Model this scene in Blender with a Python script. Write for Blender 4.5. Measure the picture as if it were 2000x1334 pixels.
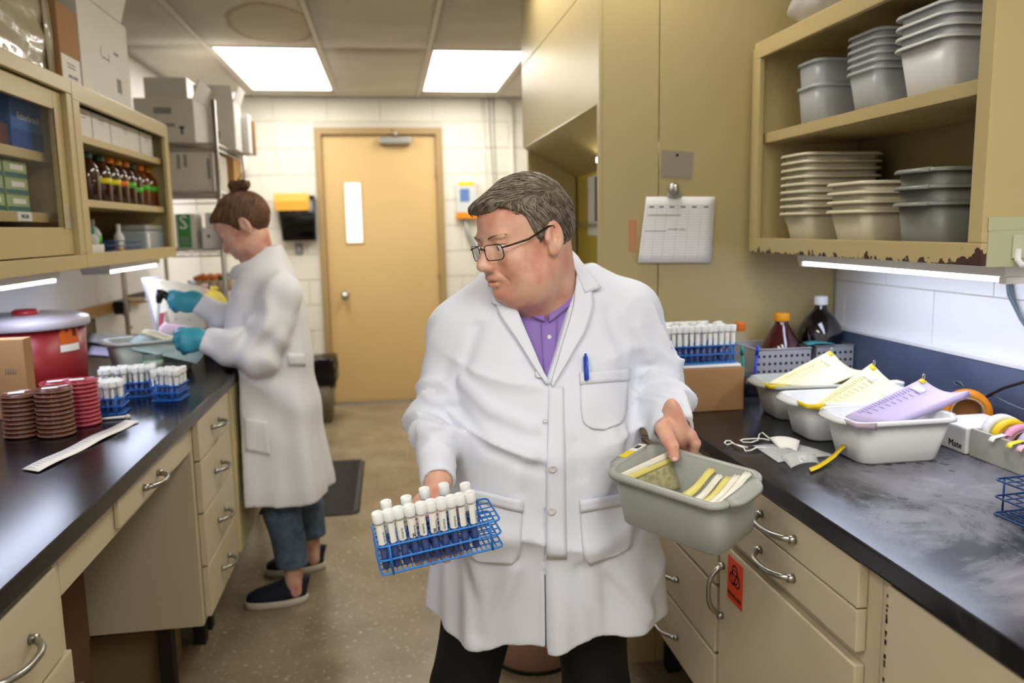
import bpy, bmesh, math, random
import numpy as np
from mathutils import Vector, Matrix, Euler, noise as mnoise
random.seed(7)
for o in list(bpy.data.objects): bpy.data.objects.remove(o)
SC = bpy.context.scene
COL = SC.collection
R_ = math.radians
# ---------------------------------------------------------------- camera
H = 1.40
F = 1556.0
def _axes(yaw, pitch, roll):
    f0 = np.array([math.sin(yaw), math.cos(yaw), 0]); r0 = np.array([math.cos(yaw), -math.sin(yaw), 0]); u0 = np.array([0, 0, 1.])
    f = f0*math.cos(pitch)+u0*math.sin(pitch); u = u0*math.cos(pitch)-f0*math.sin(pitch)
    return f, r0*math.cos(roll)+u*math.sin(roll), u*math.cos(roll)-r0*math.sin(roll)
AXF, AXR, AXU = _axes(R_(8.574), R_(-8.154), R_(-1.03))
cam = bpy.data.cameras.new('camera'); cam.lens = F*36/2000; cam.sensor_width = 36; cam.clip_start = .05
cam.dof.use_dof = True; cam.dof.focus_distance = 1.42; cam.dof.aperture_fstop = 3.2
camo = bpy.data.objects.new('camera', cam); COL.objects.link(camo)
camo.matrix_world = Matrix(((AXR[0], AXU[0], -AXF[0], 0), (AXR[1], AXU[1], -AXF[1], 0), (AXR[2], AXU[2], -AXF[2], H), (0, 0, 0, 1)))
SC.camera = camo
# ---------------------------------------------------------------- world, exposure
w = bpy.data.worlds.new('world'); SC.world = w; w.use_nodes = True
w.node_tree.nodes['Background'].inputs[0].default_value = (.9, .93, 1, 1)
w.node_tree.nodes['Background'].inputs[1].default_value = .3
SC.view_settings.view_transform = 'Standard'; SC.view_settings.look = 'None'
SC.view_settings.gamma = 1; SC.view_settings.use_curve_mapping = False
SC.view_settings.exposure = 0.38
SC.cycles.max_bounces = 5; SC.cycles.diffuse_bounces = 3; SC.cycles.glossy_bounces = 3; SC.cycles.transmission_bounces = 4; SC.cycles.transparent_max_bounces = 12
SC.cycles.use_light_tree = False; SC.cycles.adaptive_threshold = .03
SC.cycles.caustics_reflective = False; SC.cycles.caustics_refractive = False
CEIL_E, TUBE_E, REAR_E = 8.8, 8.0, 9.0
# photograph pixel -> point on a plane of the room
def ray(px, py):
    v = AXF*F+AXR*(px-1000)-AXU*(py-667); return v/np.linalg.norm(v)
def GY(px, py, Y): v = ray(px, py); return Vector(v*(Y/v[1]))+Vector((0, 0, H))
def GX(px, py, X): v = ray(px, py); return Vector(v*(X/v[0]))+Vector((0, 0, H))
def GZ(px, py, z): v = ray(px, py); return Vector(v*((z-H)/v[2]))+Vector((0, 0, H))
# ---------------------------------------------------------------- materials
def lin(h):
    if isinstance(h, str):
        h = h.lstrip('#'); c = [int(h[i:i+2], 16)/255 for i in (0, 2, 4)]
        return tuple(x/12.92 if x <= .04045 else ((x+.055)/1.055)**2.4 for x in c)+(1,)
    return tuple(h)+(1,) if len(h) == 3 else tuple(h)
MATS = {}
def M(name, col='808080', rough=.5, metal=0., var=None, bump=None, alpha=1., emit=0., sss=0., spec=.5, coat=0., trans=0., ior=1.45, stretch=(1, 1, 1), sheen=0., col2=None):
    """var=(scale,amount) mottled colour; bump=(scale,strength)"""
    if name in MATS: return MATS[name]
    m = bpy.data.materials.new(name); m.use_nodes = True; MATS[name] = m
    nt = m.node_tree; b = nt.nodes['Principled BSDF']; L = nt.links.new
    c = lin(col); b.inputs['Base Color'].default_value = c
    b.inputs['Roughness'].default_value = rough; b.inputs['Metallic'].default_value = metal
    b.inputs['Specular IOR Level'].default_value = spec; b.inputs['IOR'].default_value = ior
    b.inputs['Coat Weight'].default_value = coat; b.inputs['Transmission Weight'].default_value = trans
    b.inputs['Alpha'].default_value = alpha
    if sheen: b.inputs['Sheen Weight'].default_value = sheen
    if sss:
        b.inputs['Subsurface Weight'].default_value = sss; b.inputs['Subsurface Radius'].default_value = (.012, .005, .003); b.inputs['Subsurface Scale'].default_value = .3
    if emit:
        b.inputs['Emission Color'].default_value = c; b.inputs['Emission Strength'].default_value = emit
    if var or bump:
        tc = nt.nodes.new('ShaderNodeTexCoord'); mp = nt.nodes.new('ShaderNodeMapping'); L(tc.outputs['Object'], mp.inputs[0]); mp.inputs['Scale'].default_value = stretch
    if var:
        n = nt.nodes.new('ShaderNodeTexNoise'); n.inputs['Scale'].default_value = var[0]; n.inputs['Detail'].default_value = 5; L(mp.outputs[0], n.inputs[0])
        mx = nt.nodes.new('ShaderNodeMix'); mx.data_type = 'RGBA'
        mx.inputs[6].default_value = c
        d = lin(col2) if col2 else tuple(x*(1-var[1]) for x in c[:3])+(1,)
        mx.inputs[7].default_value = d
        rp = nt.nodes.new('ShaderNodeMapRange'); rp.inputs[1].default_value = .35; rp.inputs[2].default_value = .68
        L(n.outputs[0], rp.inputs[0]); L(rp.outputs[0], mx.inputs[0]); L(mx.outputs[2], b.inputs['Base Color'])
    if bump:
        n2 = nt.nodes.new('ShaderNodeTexNoise'); n2.inputs['Scale'].default_value = bump[0]; n2.inputs['Detail'].default_value = 4; L(mp.outputs[0], n2.inputs[0])
        bp = nt.nodes.new('ShaderNodeBump'); bp.inputs['Strength'].default_value = bump[1]; bp.inputs['Distance'].default_value = .004; L(n2.outputs[0], bp.inputs['Height']); L(bp.outputs[0], b.inputs['Normal'])
    return m
def nodes_of(m): return m.node_tree.nodes, m.node_tree.links.new, m.node_tree.nodes['Principled BSDF']
# ---------------------------------------------------------------- mesh helpers
class MB:
    """collects verts and faces of one mesh"""
    def __init__(s): s.v = []; s.f = []; s.sm = []
    def add(s, v, f, smooth=False, X=None):
        k = len(s.v); s.v += [tuple((X @ Vector(p)) if X is not None else p) for p in v]
        s.f += [tuple(i+k for i in q) for q in f]; s.sm += [smooth]*len(f); return s
    def box(s, x0, x1, y0, y1, z0, z1, b=0., X=None):
        if x0 > x1: x0, x1 = x1, x0
        if y0 > y1: y0, y1 = y1, y0
        if z0 > z1: z0, z1 = z1, z0
        if b <= 0:
            v = [(x, y, z) for z in (z0, z1) for y in (y0, y1) for x in (x0, x1)]
            return s.add(v, [(0, 2, 3, 1), (4, 5, 7, 6), (0, 1, 5, 4), (2, 6, 7, 3), (0, 4, 6, 2), (1, 3, 7, 5)], False, X)
        b = min(b, (x1-x0)*.49, (y1-y0)*.49, (z1-z0)*.49)
        bm = bmesh.new(); bmesh.ops.create_cube(bm, size=1.)
        for q in bm.verts: q.co = ((x0+x1)/2+q.co.x*(x1-x0), (y0+y1)/2+q.co.y*(y1-y0), (z0+z1)/2+q.co.z*(z1-z0))
        bmesh.ops.bevel(bm, geom=bm.edges[:], offset=b, segments=2, affect='EDGES', profile=.7)
        s.bm(bm, X, False); return s
    def bm(s, bm, X=None, smooth=False):
        bm.verts.index_update(); s.add([q.co[:] for q in bm.verts], [[q.index for q in f.verts] for f in bm.faces], smooth, X); bm.free(); return s
    def tube(s, pts, r, n=8, closed=False, caps=True, X=None):
        pts = [Vector(p) for p in pts]; N = len(pts); rs = r if isinstance(r, (list, tuple)) else [r]*N
        rings = []; up = None
        for i, p in enumerate(pts):
            if closed: t = pts[(i+1) % N]-pts[i-1]
            else: t = pts[min(i+1, N-1)]-pts[max(i-1, 0)]
            t.normalize()
            if up is None: up = t.orthogonal()
            else: up = up-t*up.dot(t)
            if up.length < 1e-6: up = t.orthogonal()
            up.normalize(); q = t.cross(up)
            rings.append([p+(up*math.cos(2*math.pi*k/n)+q*math.sin(2*math.pi*k/n))*rs[i] for k in range(n)])
        v = [p for g in rings for p in g]; f = []
        for i in range(N if closed else N-1):
            j = (i+1) % N
            for k in range(n): f.append((i*n+k, i*n+(k+1) % n, j*n+(k+1) % n, j*n+k))
        if caps and not closed: f.append(tuple(range(n-1, -1, -1))); f.append(tuple((N-1)*n+k for k in range(n)))
        return s.add(v, f, True, X)
    def lathe(s, prof, n=20, X=None):
        v = []; f = []
        for (r, z) in prof: v += [(r*math.cos(2*math.pi*k/n), r*math.sin(2*math.pi*k/n), z) for k in range(n)]
        for i in range(len(prof)-1):
            for k in range(n): f.append((i*n+k, i*n+(k+1) % n, (i+1)*n+(k+1) % n, (i+1)*n+k))
        if prof[0][0] > 1e-5: f.append(tuple(range(n-1, -1, -1)))
        if prof[-1][0] > 1e-5: f.append(tuple((len(prof)-1)*n+k for k in range(n)))
        return s.add(v, f, True, X)
    def loft(s, rings, cap0=True, cap1=True, smooth=True, X=None):
        n = len(rings[0]); v = [p for g in rings for p in g]; f = []
        for i in range(len(rings)-1):
            for k in range(n): f.append((i*n+k, i*n+(k+1) % n, (i+1)*n+(k+1) % n, (i+1)*n+k))
        if cap0: f.append(tuple(range(n-1, -1, -1)))
        if cap1: f.append(tuple((len(rings)-1)*n+k for k in range(n)))
        return s.add(v, f, smooth, X)
    def sheet(s, grid, t=.0006, X=None, smooth=True):
        """grid[i][j] of points -> sheet with thickness t"""
        a, b = len(grid), len(grid[0]); G = [[Vector(p) for p in r] for r in grid]; top = []; bot = []
        for i in range(a):
            for j in range(b):
                du = G[min(i+1, a-1)][j]-G[max(i-1, 0)][j]; dv = G[i][min(j+1, b-1)]-G[i][max(j-1, 0)]
                n = du.cross(dv); n = n.normalized() if n.length > 1e-12 else Vector((0, 0, 1))
                top.append(G[i][j]+n*t/2); bot.append(G[i][j]-n*t/2)
        f = []; o = a*b
        for i in range(a-1):
            for j in range(b-1):
                q = (i*b+j, (i+1)*b+j, (i+1)*b+j+1, i*b+j+1); f.append(q); f.append(tuple(o+k for k in reversed(q)))
        edge = [(i*b, (i+1)*b) for i in range(a-1)]+[((a-1)*b+j, (a-1)*b+j+1) for j in range(b-1)]+[((i+1)*b+b-1, i*b+b-1) for i in range(a-1)]+[(j+1, j) for j in range(b-1)]
        for p, q in edge: f.append((q, p, o+p, o+q))
        return s.add(top+bot, f, smooth, X)
    def mesh(s, name):
        me = bpy.data.meshes.new(name); me.from_pydata([tuple(p) for p in s.v], [], s.f); me.polygons.foreach_set('use_smooth', s.sm); me.update()
        return me
def mesh_ob(name, mb, mat, parent=None, **pr):
    me = mb.mesh(name) if isinstance(mb, MB) else mb
    if mat is not None and not me.materials: me.materials.append(mat)
    o = bpy.data.objects.new(name, me); COL.objects.link(o)
    if parent is not None: attach(o, parent)
    for k, v in pr.items(): o[k] = v
    return o
def attach(o, parent):
    """parts are modelled in world space: keep them there under a parent standing at its own base"""
    o.parent = parent
    if not parent.get('_local'): o.matrix_parent_inverse = world_of(parent).inverted()
def world_of(o):
    m = o.matrix_basis
    return m if o.parent is None else world_of(o.parent) @ o.matrix_parent_inverse @ m
def thing(name, label, cat, loc=(0, 0, 0), group=None, rot=None, local=False):
    o = bpy.data.objects.new(name, None); COL.objects.link(o); o.location = loc; o.empty_display_size = .05
    if rot is not None: o.rotation_euler = rot
    o['label'] = label; o['category'] = cat
    if group: o['group'] = group
    if local: o['_local'] = 1
    return o
def tag(o, label, cat, group=None, kind=None):
    if label: o['label'] = label
    if cat: o['category'] = cat
    if group: o['group'] = group
    if kind: o['kind'] = kind
    return o
def struct(name, mb, mat, parent=None):
    o = mesh_ob(name, mb, mat, parent)
    if parent is None: o['kind'] = 'structure'
    return o
def dup(root, loc=None, rot=None, label=None, group=None):
    def cp(o, par):
        c = o.copy(); COL.objects.link(c)
        if par is not None: c.parent = par; c.matrix_parent_inverse = o.matrix_parent_inverse.copy()
        for ch in [x for x in bpy.data.objects if x.parent == o]: cp(ch, c)
        return c
    kids = KIDS.get(root.name)
    r = cp(root, None) if kids is None else _dupk(root, kids)
    if loc is not None: r.location = loc
    if rot is not None: r.rotation_euler = rot
    if label: r['label'] = label
    if group: r['group'] = group
    return r
KIDS = {}
def _dupk(root, kids):
    c = root.copy(); COL.objects.link(c)
    for k, sub in kids:
        d = k.copy(); COL.objects.link(d); d.parent = c; d.matrix_parent_inverse = k.matrix_parent_inverse.copy()
        for g in sub:
            e = g.copy(); COL.objects.link(e); e.parent = d; e.matrix_parent_inverse = g.matrix_parent_inverse.copy()
    return c
def proto(root):
    KIDS[root.name] = [(k, list(k.children)) for k in root.children]; return root
def kids_now(root): return [o for o in bpy.data.objects if o.parent == root]
def rrect(w, l, r, n=4, z=0., cx=0., cy=0.):
    """rounded rectangle ring, w along x, l along y"""
    r = min(r, w/2*.98, l/2*.98); P = []
    for (sx, sy, a0) in ((1, 1, 0), (-1, 1, 90), (-1, -1, 180), (1, -1, 270)):
        for k in range(n+1):
            a = R_(a0+90*k/n); P.append((cx+sx*(w/2-r)+r*math.cos(a), cy+sy*(l/2-r)+r*math.sin(a), z))
    return P
def text_mb(txt, size, mat, parent, X, name='lettering', depth=.0004, align='CENTER'):
    cu = bpy.data.curves.new('txt', 'FONT'); cu.body = txt; cu.size = size; cu.align_x = align; cu.align_y = 'CENTER'; cu.extrude = depth; cu.resolution_u = 2
    to = bpy.data.objects.new('txt', cu); COL.objects.link(to); dg = bpy.context.evaluated_depsgraph_get(); dg.update()
    me = bpy.data.meshes.new_from_object(to.evaluated_get(dg)); bpy.data.objects.remove(to); me.name = name
    me.transform(X); me.materials.clear(); me.materials.append(mat)
    o = bpy.data.objects.new(name, me); COL.objects.link(o)
    if parent is not None: attach(o, parent)
    return o
def frame(o, ex, ey):
    """matrix with origin o, x axis ex, y axis ey (made square)"""
    ex = Vector(ex).normalized(); ez = ex.cross(Vector(ey)).normalized(); ey = ez.cross(ex); o = Vector(o)
    return Matrix(((ex.x, ey.x, ez.x, o.x), (ex.y, ey.y, ez.y, o.y), (ex.z, ey.z, ez.z, o.z), (0, 0, 0, 1)))
# ================================================================ STRUCTURE
ZC, YB, XL, XRW, YF = 2.42, 6.49, -1.45, 1.38, -1.6
m_wall = M('painted_block', 'e4dfd2', .55, var=(3, .05), bump=(60, .25))
m_wallr = M('painted_wall_white', 'e6e6e6', .5, bump=(50, .15))
m_mortar = M('painted_joint', 'd3cdbf', .7)
m_ceil = M('ceiling_tile', 'd9d2c4', .9, var=(2.2, .12), bump=(180, .35))
m_grid = M('ceiling_grid_metal', 'd8d2c6', .5)
m_floor = M('floor_vinyl', '8f816a', .32, var=(5, .3), col2='7a6c55', spec=.5)
n_, L_, b_ = nodes_of(m_floor)
tc = n_.new('ShaderNodeTexCoord'); vo = n_.new('ShaderNodeTexNoise'); vo.inputs['Scale'].default_value = 55; vo.inputs['Detail'].default_value = 8; L_(tc.outputs['Object'], vo.inputs[0])
rp = n_.new('ShaderNodeMapRange'); rp.inputs[1].default_value = .60; rp.inputs[2].default_value = .68; L_(vo.outputs[0], rp.inputs[0])
mx = n_.new('ShaderNodeMix'); mx.data_type = 'RGBA'; mx.inputs[7].default_value = lin('b9aa8e'); old = b_.inputs['Base Color'].links[0].from_socket
L_(rp.outputs[0], mx.inputs[0]); L_(old, mx.inputs[6]); L_(mx.outputs[2], b_.inputs['Base Color'])
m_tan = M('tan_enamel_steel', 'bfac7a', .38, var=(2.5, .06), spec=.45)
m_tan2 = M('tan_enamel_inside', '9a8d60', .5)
m_cream = M('cream_cabinet_enamel', 'cdbfa2', .42, var=(3, .05))
m_black = M('black_counter_resin', '14141a', .2, var=(6, .35), bump=(150, .02), spec=.5)
m_dark = M('dark_steel', '1a1713', .7)  # near-black steel of the cabinet legs; small dark parts share it
m_chrome = M('brushed_pewter', 'a8a6a0', .32, metal=1.)
m_white = M('white_plastic', 'e8e8e6', .45)
m_paper = M('white_paper', 'eeeeec', .8)
m_door = M('yellow_tan_door_paint', 'd2b27a', .42, var=(2, .05))
m_frame = M('door_frame_paint', 'a58a5c', .45)
m_steel = M('satin_steel', 'b9b9b6', .35, metal=1.)
m_rub = M('black_rubber', '15140f', .7)

fl = MB().box(XL-.1, XRW+.1, YF-.1, YB+.1, -.05, 0); struct('floor', fl, m_floor)
# ceiling: slab, tee grid and one mesh per tile
ceil = struct('ceiling', MB().box(XL-.1, XRW+.1, YF-.1, YB+.1, ZC+.03, ZC+.08), m_ceil)
gx = [-1.45, -.955, -.345, .27, .87, 1.38]
gy = [-1.6, -.90, .52, 1.94, 3.36, 4.775, 6.19, 6.49]
LIGHTS = [(1, 5), (3, 5), (3, 3), (1, 1), (3, 1)]
for x in gx[1:-1]: struct('grid_tee', MB().box(x-.012, x+.012, YF, YB, ZC-.001, ZC+.02), m_grid, ceil)
for y in gy[1:-1]: struct('grid_tee', MB().box(XL, XRW, y-.012, y+.012, ZC, ZC+.02), m_grid, ceil)
for i in range(len(gx)-1):
    for j in range(len(gy)-1):
        if (i, j) in LIGHTS: continue
        x0, x1, y0, y1 = gx[i], gx[i+1], gy[j], gy[j+1]; g = []
        sag = .010 if (i, j) == (2, 5) else random.uniform(.0, .003)
        for a in range(7):
            r = []
            for b in range(9):
                u, v = a/6, b/8
                r.append((x0+.008+(x1-x0-.016)*u, y0+.008+(y1-y0-.016)*v, ZC+.006-sag*(1-(2*u-1)**2)*(1-(2*v-1)**2*.4)))
            g.append(r)
        mt = m_ceil
        if (i, j) == (1, 4):   # the tile with a brown ring left by a leak
            mt = M('ceiling_tile_stained', 'd9d2c4', .9, bump=(180, .35)); nn, LL, bb = nodes_of(mt)
            t = nn.new('ShaderNodeTexCoord'); mpg = nn.new('ShaderNodeMapping'); LL(t.outputs['Object'], mpg.inputs[0])
            mpg.inputs['Location'].default_value = (.54/.27, -4.28/.52, 0); mpg.inputs['Scale'].default_value = (1/.27, 1/.52, 0)
            ns = nn.new('ShaderNodeTexNoise'); ns.inputs['Scale'].default_value = 3; LL(t.outputs['Object'], ns.inputs[0])
            ln = nn.new('ShaderNodeVectorMath'); ln.operation = 'LENGTH'; LL(mpg.outputs[0], ln.inputs[0])
            ad = nn.new('ShaderNodeMath'); ad.operation = 'MULTIPLY_ADD'; ad.inputs[1].default_value = .35; LL(ns.outputs[0], ad.inputs[0]); LL(ln.outputs['Value'], ad.inputs[2])
            cr = nn.new('ShaderNodeValToRGB'); e = cr.color_ramp.elements
            e[0].position = .0; e[0].color = lin('d2c9b7'); e[1].position = 1.; e[1].color = lin('d9d2c4')
            for p, c in ((.84, 'd0c6b2'), (.91, 'b5a386'), (.95, 'c2b499'), (.985, 'd9d2c4')):
                q = e.new(p); q.color = lin(c)
            LL(ad.outputs[0], cr.inputs[0]); LL(cr.outputs[0], bb.inputs['Base Color'])
        struct('ceiling_tile', MB().sheet(g, .008), mt, ceil)
# recessed ceiling lights
m_diff = M('lit_diffuser', 'fffaf2', .5, emit=CEIL_E)
LL_ = ['left of the pair of lit ceiling panels before the door', 'right of the pair of lit ceiling panels before the door', 'lit ceiling panel over the man', 'rear lit ceiling panel over the left', 'rear lit ceiling panel over the right']
for k, (i, j) in enumerate(LIGHTS):
    x0, x1, y0, y1 = gx[i]+.012, gx[i+1]-.012, gy[j]+.012, gy[j+1]-.012
    t = thing('ceiling_light', LL_[k], 'ceiling light', ((x0+x1)/2, (y0+y1)/2, ZC), 'ceiling light panels')
    fb = MB().box(x0, x0+.018, y0, y1, ZC-.003, ZC+.02).box(x1-.018, x1, y0, y1, ZC-.003, ZC+.02).box(x0+.018, x1-.018, y0, y0+.018, ZC-.003, ZC+.02).box(x0+.018, x1-.018, y1-.018, y1, ZC-.003, ZC+.02)
    mesh_ob('light_frame', fb, m_grid, t)
    mesh_ob('diffuser', MB().box(x0+.018, x1-.018, y0+.018, y1-.018, ZC, ZC+.006), m_diff, t)
# back wall, built of painted blocks around the door
DX0, DX1, DZ = GY(627, 520, YB).x-.0, GY(870, 520, YB).x, GY(740, 250, YB).z
wb = struct('wall_back', MB().box(XL-.1, DX0+.02, YB, YB+.1, 0, ZC+.05).box(DX1-.02, XRW+.1, YB, YB+.1, 0, ZC+.05).box(DX0+.02, DX1-.02, YB, YB+.1, DZ-.02, ZC+.05), m_mortar)
BH, BW = .2033, .406
blocks = {}
def blocks_on(wall, u0, u1, z0, z1, put, holes=(), off=0.):
    r = int(z0/BH)
    while r*BH < z1-.01:
        a, b = max(r*BH, z0), min((r+1)*BH, z1); u = u0-BW+(off+(r % 2)*BW/2) % BW
        while u < u1:
            c, d = max(u, u0), min(u+BW, u1); u += BW
            segs = [(c, d)]
            for (h0, h1, hz0, hz1) in holes:
                if b > hz0+.01 and a < hz1-.01:
                    segs = [s for q in segs for s in ((q[0], min(q[1], h0)), (max(q[0], h1), q[1]))]
            for (s0, s1) in segs:
                if s1-s0 > .03: put(s0, s1, a, b)
        r += 1
def put_back(u0, u1, a, b):
    g = .003
    struct('block', MB().box(u0+g, u1-g, YB-.006, YB+.01, a+g, b-g, .0025), m_wall, wb)
blocks_on(wb, XL, XRW, 0, ZC, put_back, [(DX0, DX1, 0, DZ)])
struct('baseboard_back', MB().box(DX1+.002, XRW, YB-.012, YB-.0065, 0, .1, .002).box(XL, DX0-.002, YB-.012, YB-.0065, 0, .1, .002), m_rub)
struct('wall_left', MB().box(XL-.1, XL, YF, YB, 0, ZC+.05), m_wallr)
wr = struct('wall_right', MB().box(XRW, XRW+.1, YF, YB, 0, ZC+.05), m_mortar)
def put_right(u0, u1, a, b):
    g = .0015
    struct('block', MB().box(XRW-.005, XRW+.01, u0+g, u1-g, a+g, b-g, .002), m_wallr, wr)
blocks_on(wr, .3, 2.31, .95, 1.95, put_right, off=.13)
struct('wall_front', MB().box(XL-.1, XRW+.1, YF-.1, YF, 0, ZC+.05), m_wallr)
# door in the back wall
dr = struct('door_1', MB().box(DX0, DX0+.05, YB-.03, YB+.09, 0, DZ, .004).box(DX1-.05, DX1, YB-.03, YB+.09, 0, DZ, .004).box(DX0+.05, DX1-.05, YB-.03, YB+.09, DZ-.05, DZ, .004), m_frame)
lx0, lx1, lz1 = DX0+.053, DX1-.053, DZ-.053
w0, w1 = GY(672, 356, YB).x, GY(704, 356, YB).x; wz1, wz0 = GY(688, 356, YB).z, GY(690, 474, YB).z
lf = MB()
for (a, b, c, d) in ((lx0, w0, .012, lz1), (w1, lx1, .012, lz1), (w0, w1, .012, wz0), (w0, w1, wz1, lz1)): lf.box(a, b, YB+.01, YB+.055, c, d)
leaf = struct('door_leaf', lf, m_door, dr)
m_day = M('corridor_light_pane', 'f4f8ff', .1, emit=1.1)
struct('glass_pane', MB().box(w0, w1, YB+.028, YB+.036, wz0, wz1), m_day, leaf)
lf = MB()
for (a, b, c, d) in ((w0-.008, w0+.004, wz0-.008, wz1+.008), (w1-.004, w1+.008, wz0-.008, wz1+.008), (w0+.004, w1-.004, wz0-.008, wz0+.004), (w0+.004, w1-.004, wz1-.004, wz1+.008)): lf.box(a, b, YB+.002, YB+.012, c, d)
struct('pane_trim', lf, m_door, leaf)
kp = GY(674, 577, YB)
X = Matrix.Translation((kp.x, YB+.01, kp.z)) @ Matrix.Rotation(R_(90), 4, 'X')
struct('door_knob', MB().lathe([(.033, 0), (.033, .006), (.013, .012), (.012, .035), (.024, .045), (.029, .06), (.024, .075), (.0, .079)], 20, X), m_steel, leaf)
c0 = GY(740, 276, YB); c1 = GY(802, 276, YB)
struct('door_closer', MB().box(c0.x, c1.x, YB-.06, YB+.008, c0.z-.025, c0.z+.028, .012), M('closer_grey', '9a9a94', .4, metal=.4), leaf)
struct('closer_arm', MB().tube([(c0.x+.13, YB-.03, c0.z+.028), (c0.x+.135, YB-.03, c0.z+.06), (c0.x+.10, YB-.02, DZ-.02)], .011, 8), m_steel, leaf)
for z in (.28, 1.05, 1.85): struct('hinge', MB().tube([(lx1+.002, YB+.004, z-.055), (lx1+.002, YB+.004, z+.055)], .009, 8), m_frame, dr)
struct('threshold', MB().box(lx0, lx1, YB-.02, YB+.06, 0, .011, .003), m_steel, dr)
# conduits on the back wall beside the hood
for px, r, c in ((945, .011, m_wall), (1000, .018, m_wall)):
    p = GY(px, 300, YB-.03)
    tag(struct('conduit', MB().tube([(p.x, YB-.006-r, 0), (p.x, YB-.006-r, ZC)], r, 10), c), 'thin painted conduit running up the back wall' if r < .015 else 'thick white pipe running up the back wall beside the hood', 'pipe')['kind'] = 'structure'
for k, px in enumerate((957, 965)):
    p = GY(px, 250, YB-.02); q = GY(px+12-4*k, 420, YB-.02)
    tag(mesh_ob('wall_cable', MB().tube([(p.x, YB-.012, ZC), (p.x, YB-.012, p.z), (q.x, YB-.012, q.z), (q.x+.01, YB-.012, .9)], .004, 6), M('grey_cable', '8d8a84', .6)), ['grey cable down the back wall nearest the thin conduit', 'grey cable down the back wall nearest the thick pipe'][k], 'cable')

# ================================================================ CASEWORK
def pull(parent, c, along, out, L=.125, name='handle', mat=None):
    """arched pewter pull with two feet"""
    c, a, o = Vector(c), Vector(along).normalized(), Vector(out).normalized(); P = []; W = []
    for k in range(13):
        u = -1+2*k/12; P.append(c+a*(u*L/2*(1-.12*(1-abs(u))))+o*(.006+.028*(1-abs(u)**3.2))); W.append(.0062-.0012*(1-abs(u)))
    mb = MB().tube(P, W, 8)
    for s in (-1, 1): mb.tube([c+a*(s*L/2)-o*.001, c+a*(s*L/2)+o*.012], [.0085, .0075], 8)
    return mesh_ob(name, mb, mat or m_chrome, parent)
def panel(parent, name, X, side, y0, y1, z0, z1, t=.018, mat=None, b=.003):
    """front panel on a cabinet face at X; side=+1 faces -x (right run), -1 faces +x (left run)"""
    return mesh_ob(name, MB().box(X-side*t, X, y0, y1, z0, z1, b), mat or m_cream, parent)
def carcass(t, X, side, back, y0, y1, z0=.27, z1=.88):
    x = X+side*.001
    mb = MB().box(x, back, y0, y1, z0, z1)
    mesh_ob('body', mb, m_cream, t)
    for yy in (y0+.05, y1-.05):
        mesh_ob('leg', MB().box(x+side*.10, x+side*.14, yy-.02, yy+.02, 0, z0), m_dark, t)
        mesh_ob('leg', MB().box(back-side*.10, back-side*.06, yy-.02, yy+.02, 0, z0), m_dark, t)
FR, FL = .715, -.575
# --- right run
t = thing('drawer_cabinet', 'cream drawer cabinet behind the man, beside the tall tan hood', 'cabinet', (FR+.2, 1.95, 0))
carcass(t, FR, 1, XRW-.02, 1.603, 2.31)
for (z0, z1) in ((.79, .873), (.595, .785), (.43, .59), (.28, .425)):
    for (ya, yb) in (((1.61, 1.90), (1.91, 2.30)) if z0 > .7 else ((1.61, 2.30),)):
        d = panel(t, 'drawer', FR, 1, ya+.002, yb-.002, z0+.002, z1-.002); pull(d, (FR-.018, 1.91 if z0 < .7 else (ya+yb)/2, (z0+z1)/2-.01), (0, 1, 0), (-1, 0, 0))
t = thing('base_cabinet', 'cream base cabinet with two shallow drawers and biohazard sticker on its door', 'cabinet', (FR+.2, 1.3, 0))
carcass(t, FR, 1, XRW-.02, 1.04, 1.600)
for (z0, z1) in ((.803, .877), (.730, .80)):
    d = panel(t, 'drawer', FR, 1, 1.075, 1.565, z0, z1); pull(d, (FR-.018, 1.335, z0+.035), (0, 1, 0), (-1, 0, 0), .13)
dd = panel(t, 'cabinet_door', FR, 1, 1.075, 1.590, .285, .707)
pull(dd, (FR-.018, 1.572, .60), (0, 0, 1), (-1, 0, 0), .115)
st = mesh_ob('biohazard_sticker', MB().box(FR-.0188, FR-.0181, 1.475, 1.548, .598, .695), M('sticker_orange', 'e8451c', .5), dd)
m_ink = M('black_ink', '0c0c0c', .6)
def ring_arc(mb, c, r0, r1, a0, a1, X, n=14):
    v = []; f = []
    for k in range(n+1):
        a = R_(a0+(a1-a0)*k/n)
        for r in (r0(k/n) if callable(r0) else r0, r1): v.append((c[0]+r*math.cos(a), c[1]+r*math.sin(a), 0))
    for k in range(n): f.append((2*k, 2*k+1, 2*k+3, 2*k+2))
    mb.add(v, f, False, X)
Xs = frame((FR-.0190, 1.512, .657), (0, -1, 0), (0, 0, 1))
mb = MB()
for a in (90, 210, 330):
    c = (.0125*math.cos(R_(a)), .0125*math.sin(R_(a)))
    ring_arc(mb, c, lambda u: .0105-.0*u, .0148, a-145, a+145, Xs)
ring_arc(mb, (0, 0), .0035, .0062, 0, 360, Xs, 18)
ring_arc(mb, (0, 0), .014, .0168, 0, 360, Xs, 24)
mesh_ob('biohazard_symbol', mb, m_ink, st)
text_mb('BIOHAZARD', .0115, m_ink, st, Xs @ Matrix.Translation((0, -.044, 0)))
t = thing('base_cabinet', 'cream base cabinet at the right frame edge with worn door edges', 'cabinet', (FR+.2, .7, 0))
carcass(t, FR, 1, XRW-.02, .25, 1.038)
m_worn = M('cream_enamel_worn', 'cdbfa2', .42, var=(3, .05))
dd = panel(t, 'cabinet_door', FR, 1, .45, 1.003, .29, .875); pull(dd, (FR-.018, .52, .6), (0, 0, 1), (-1, 0, 0))
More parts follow.
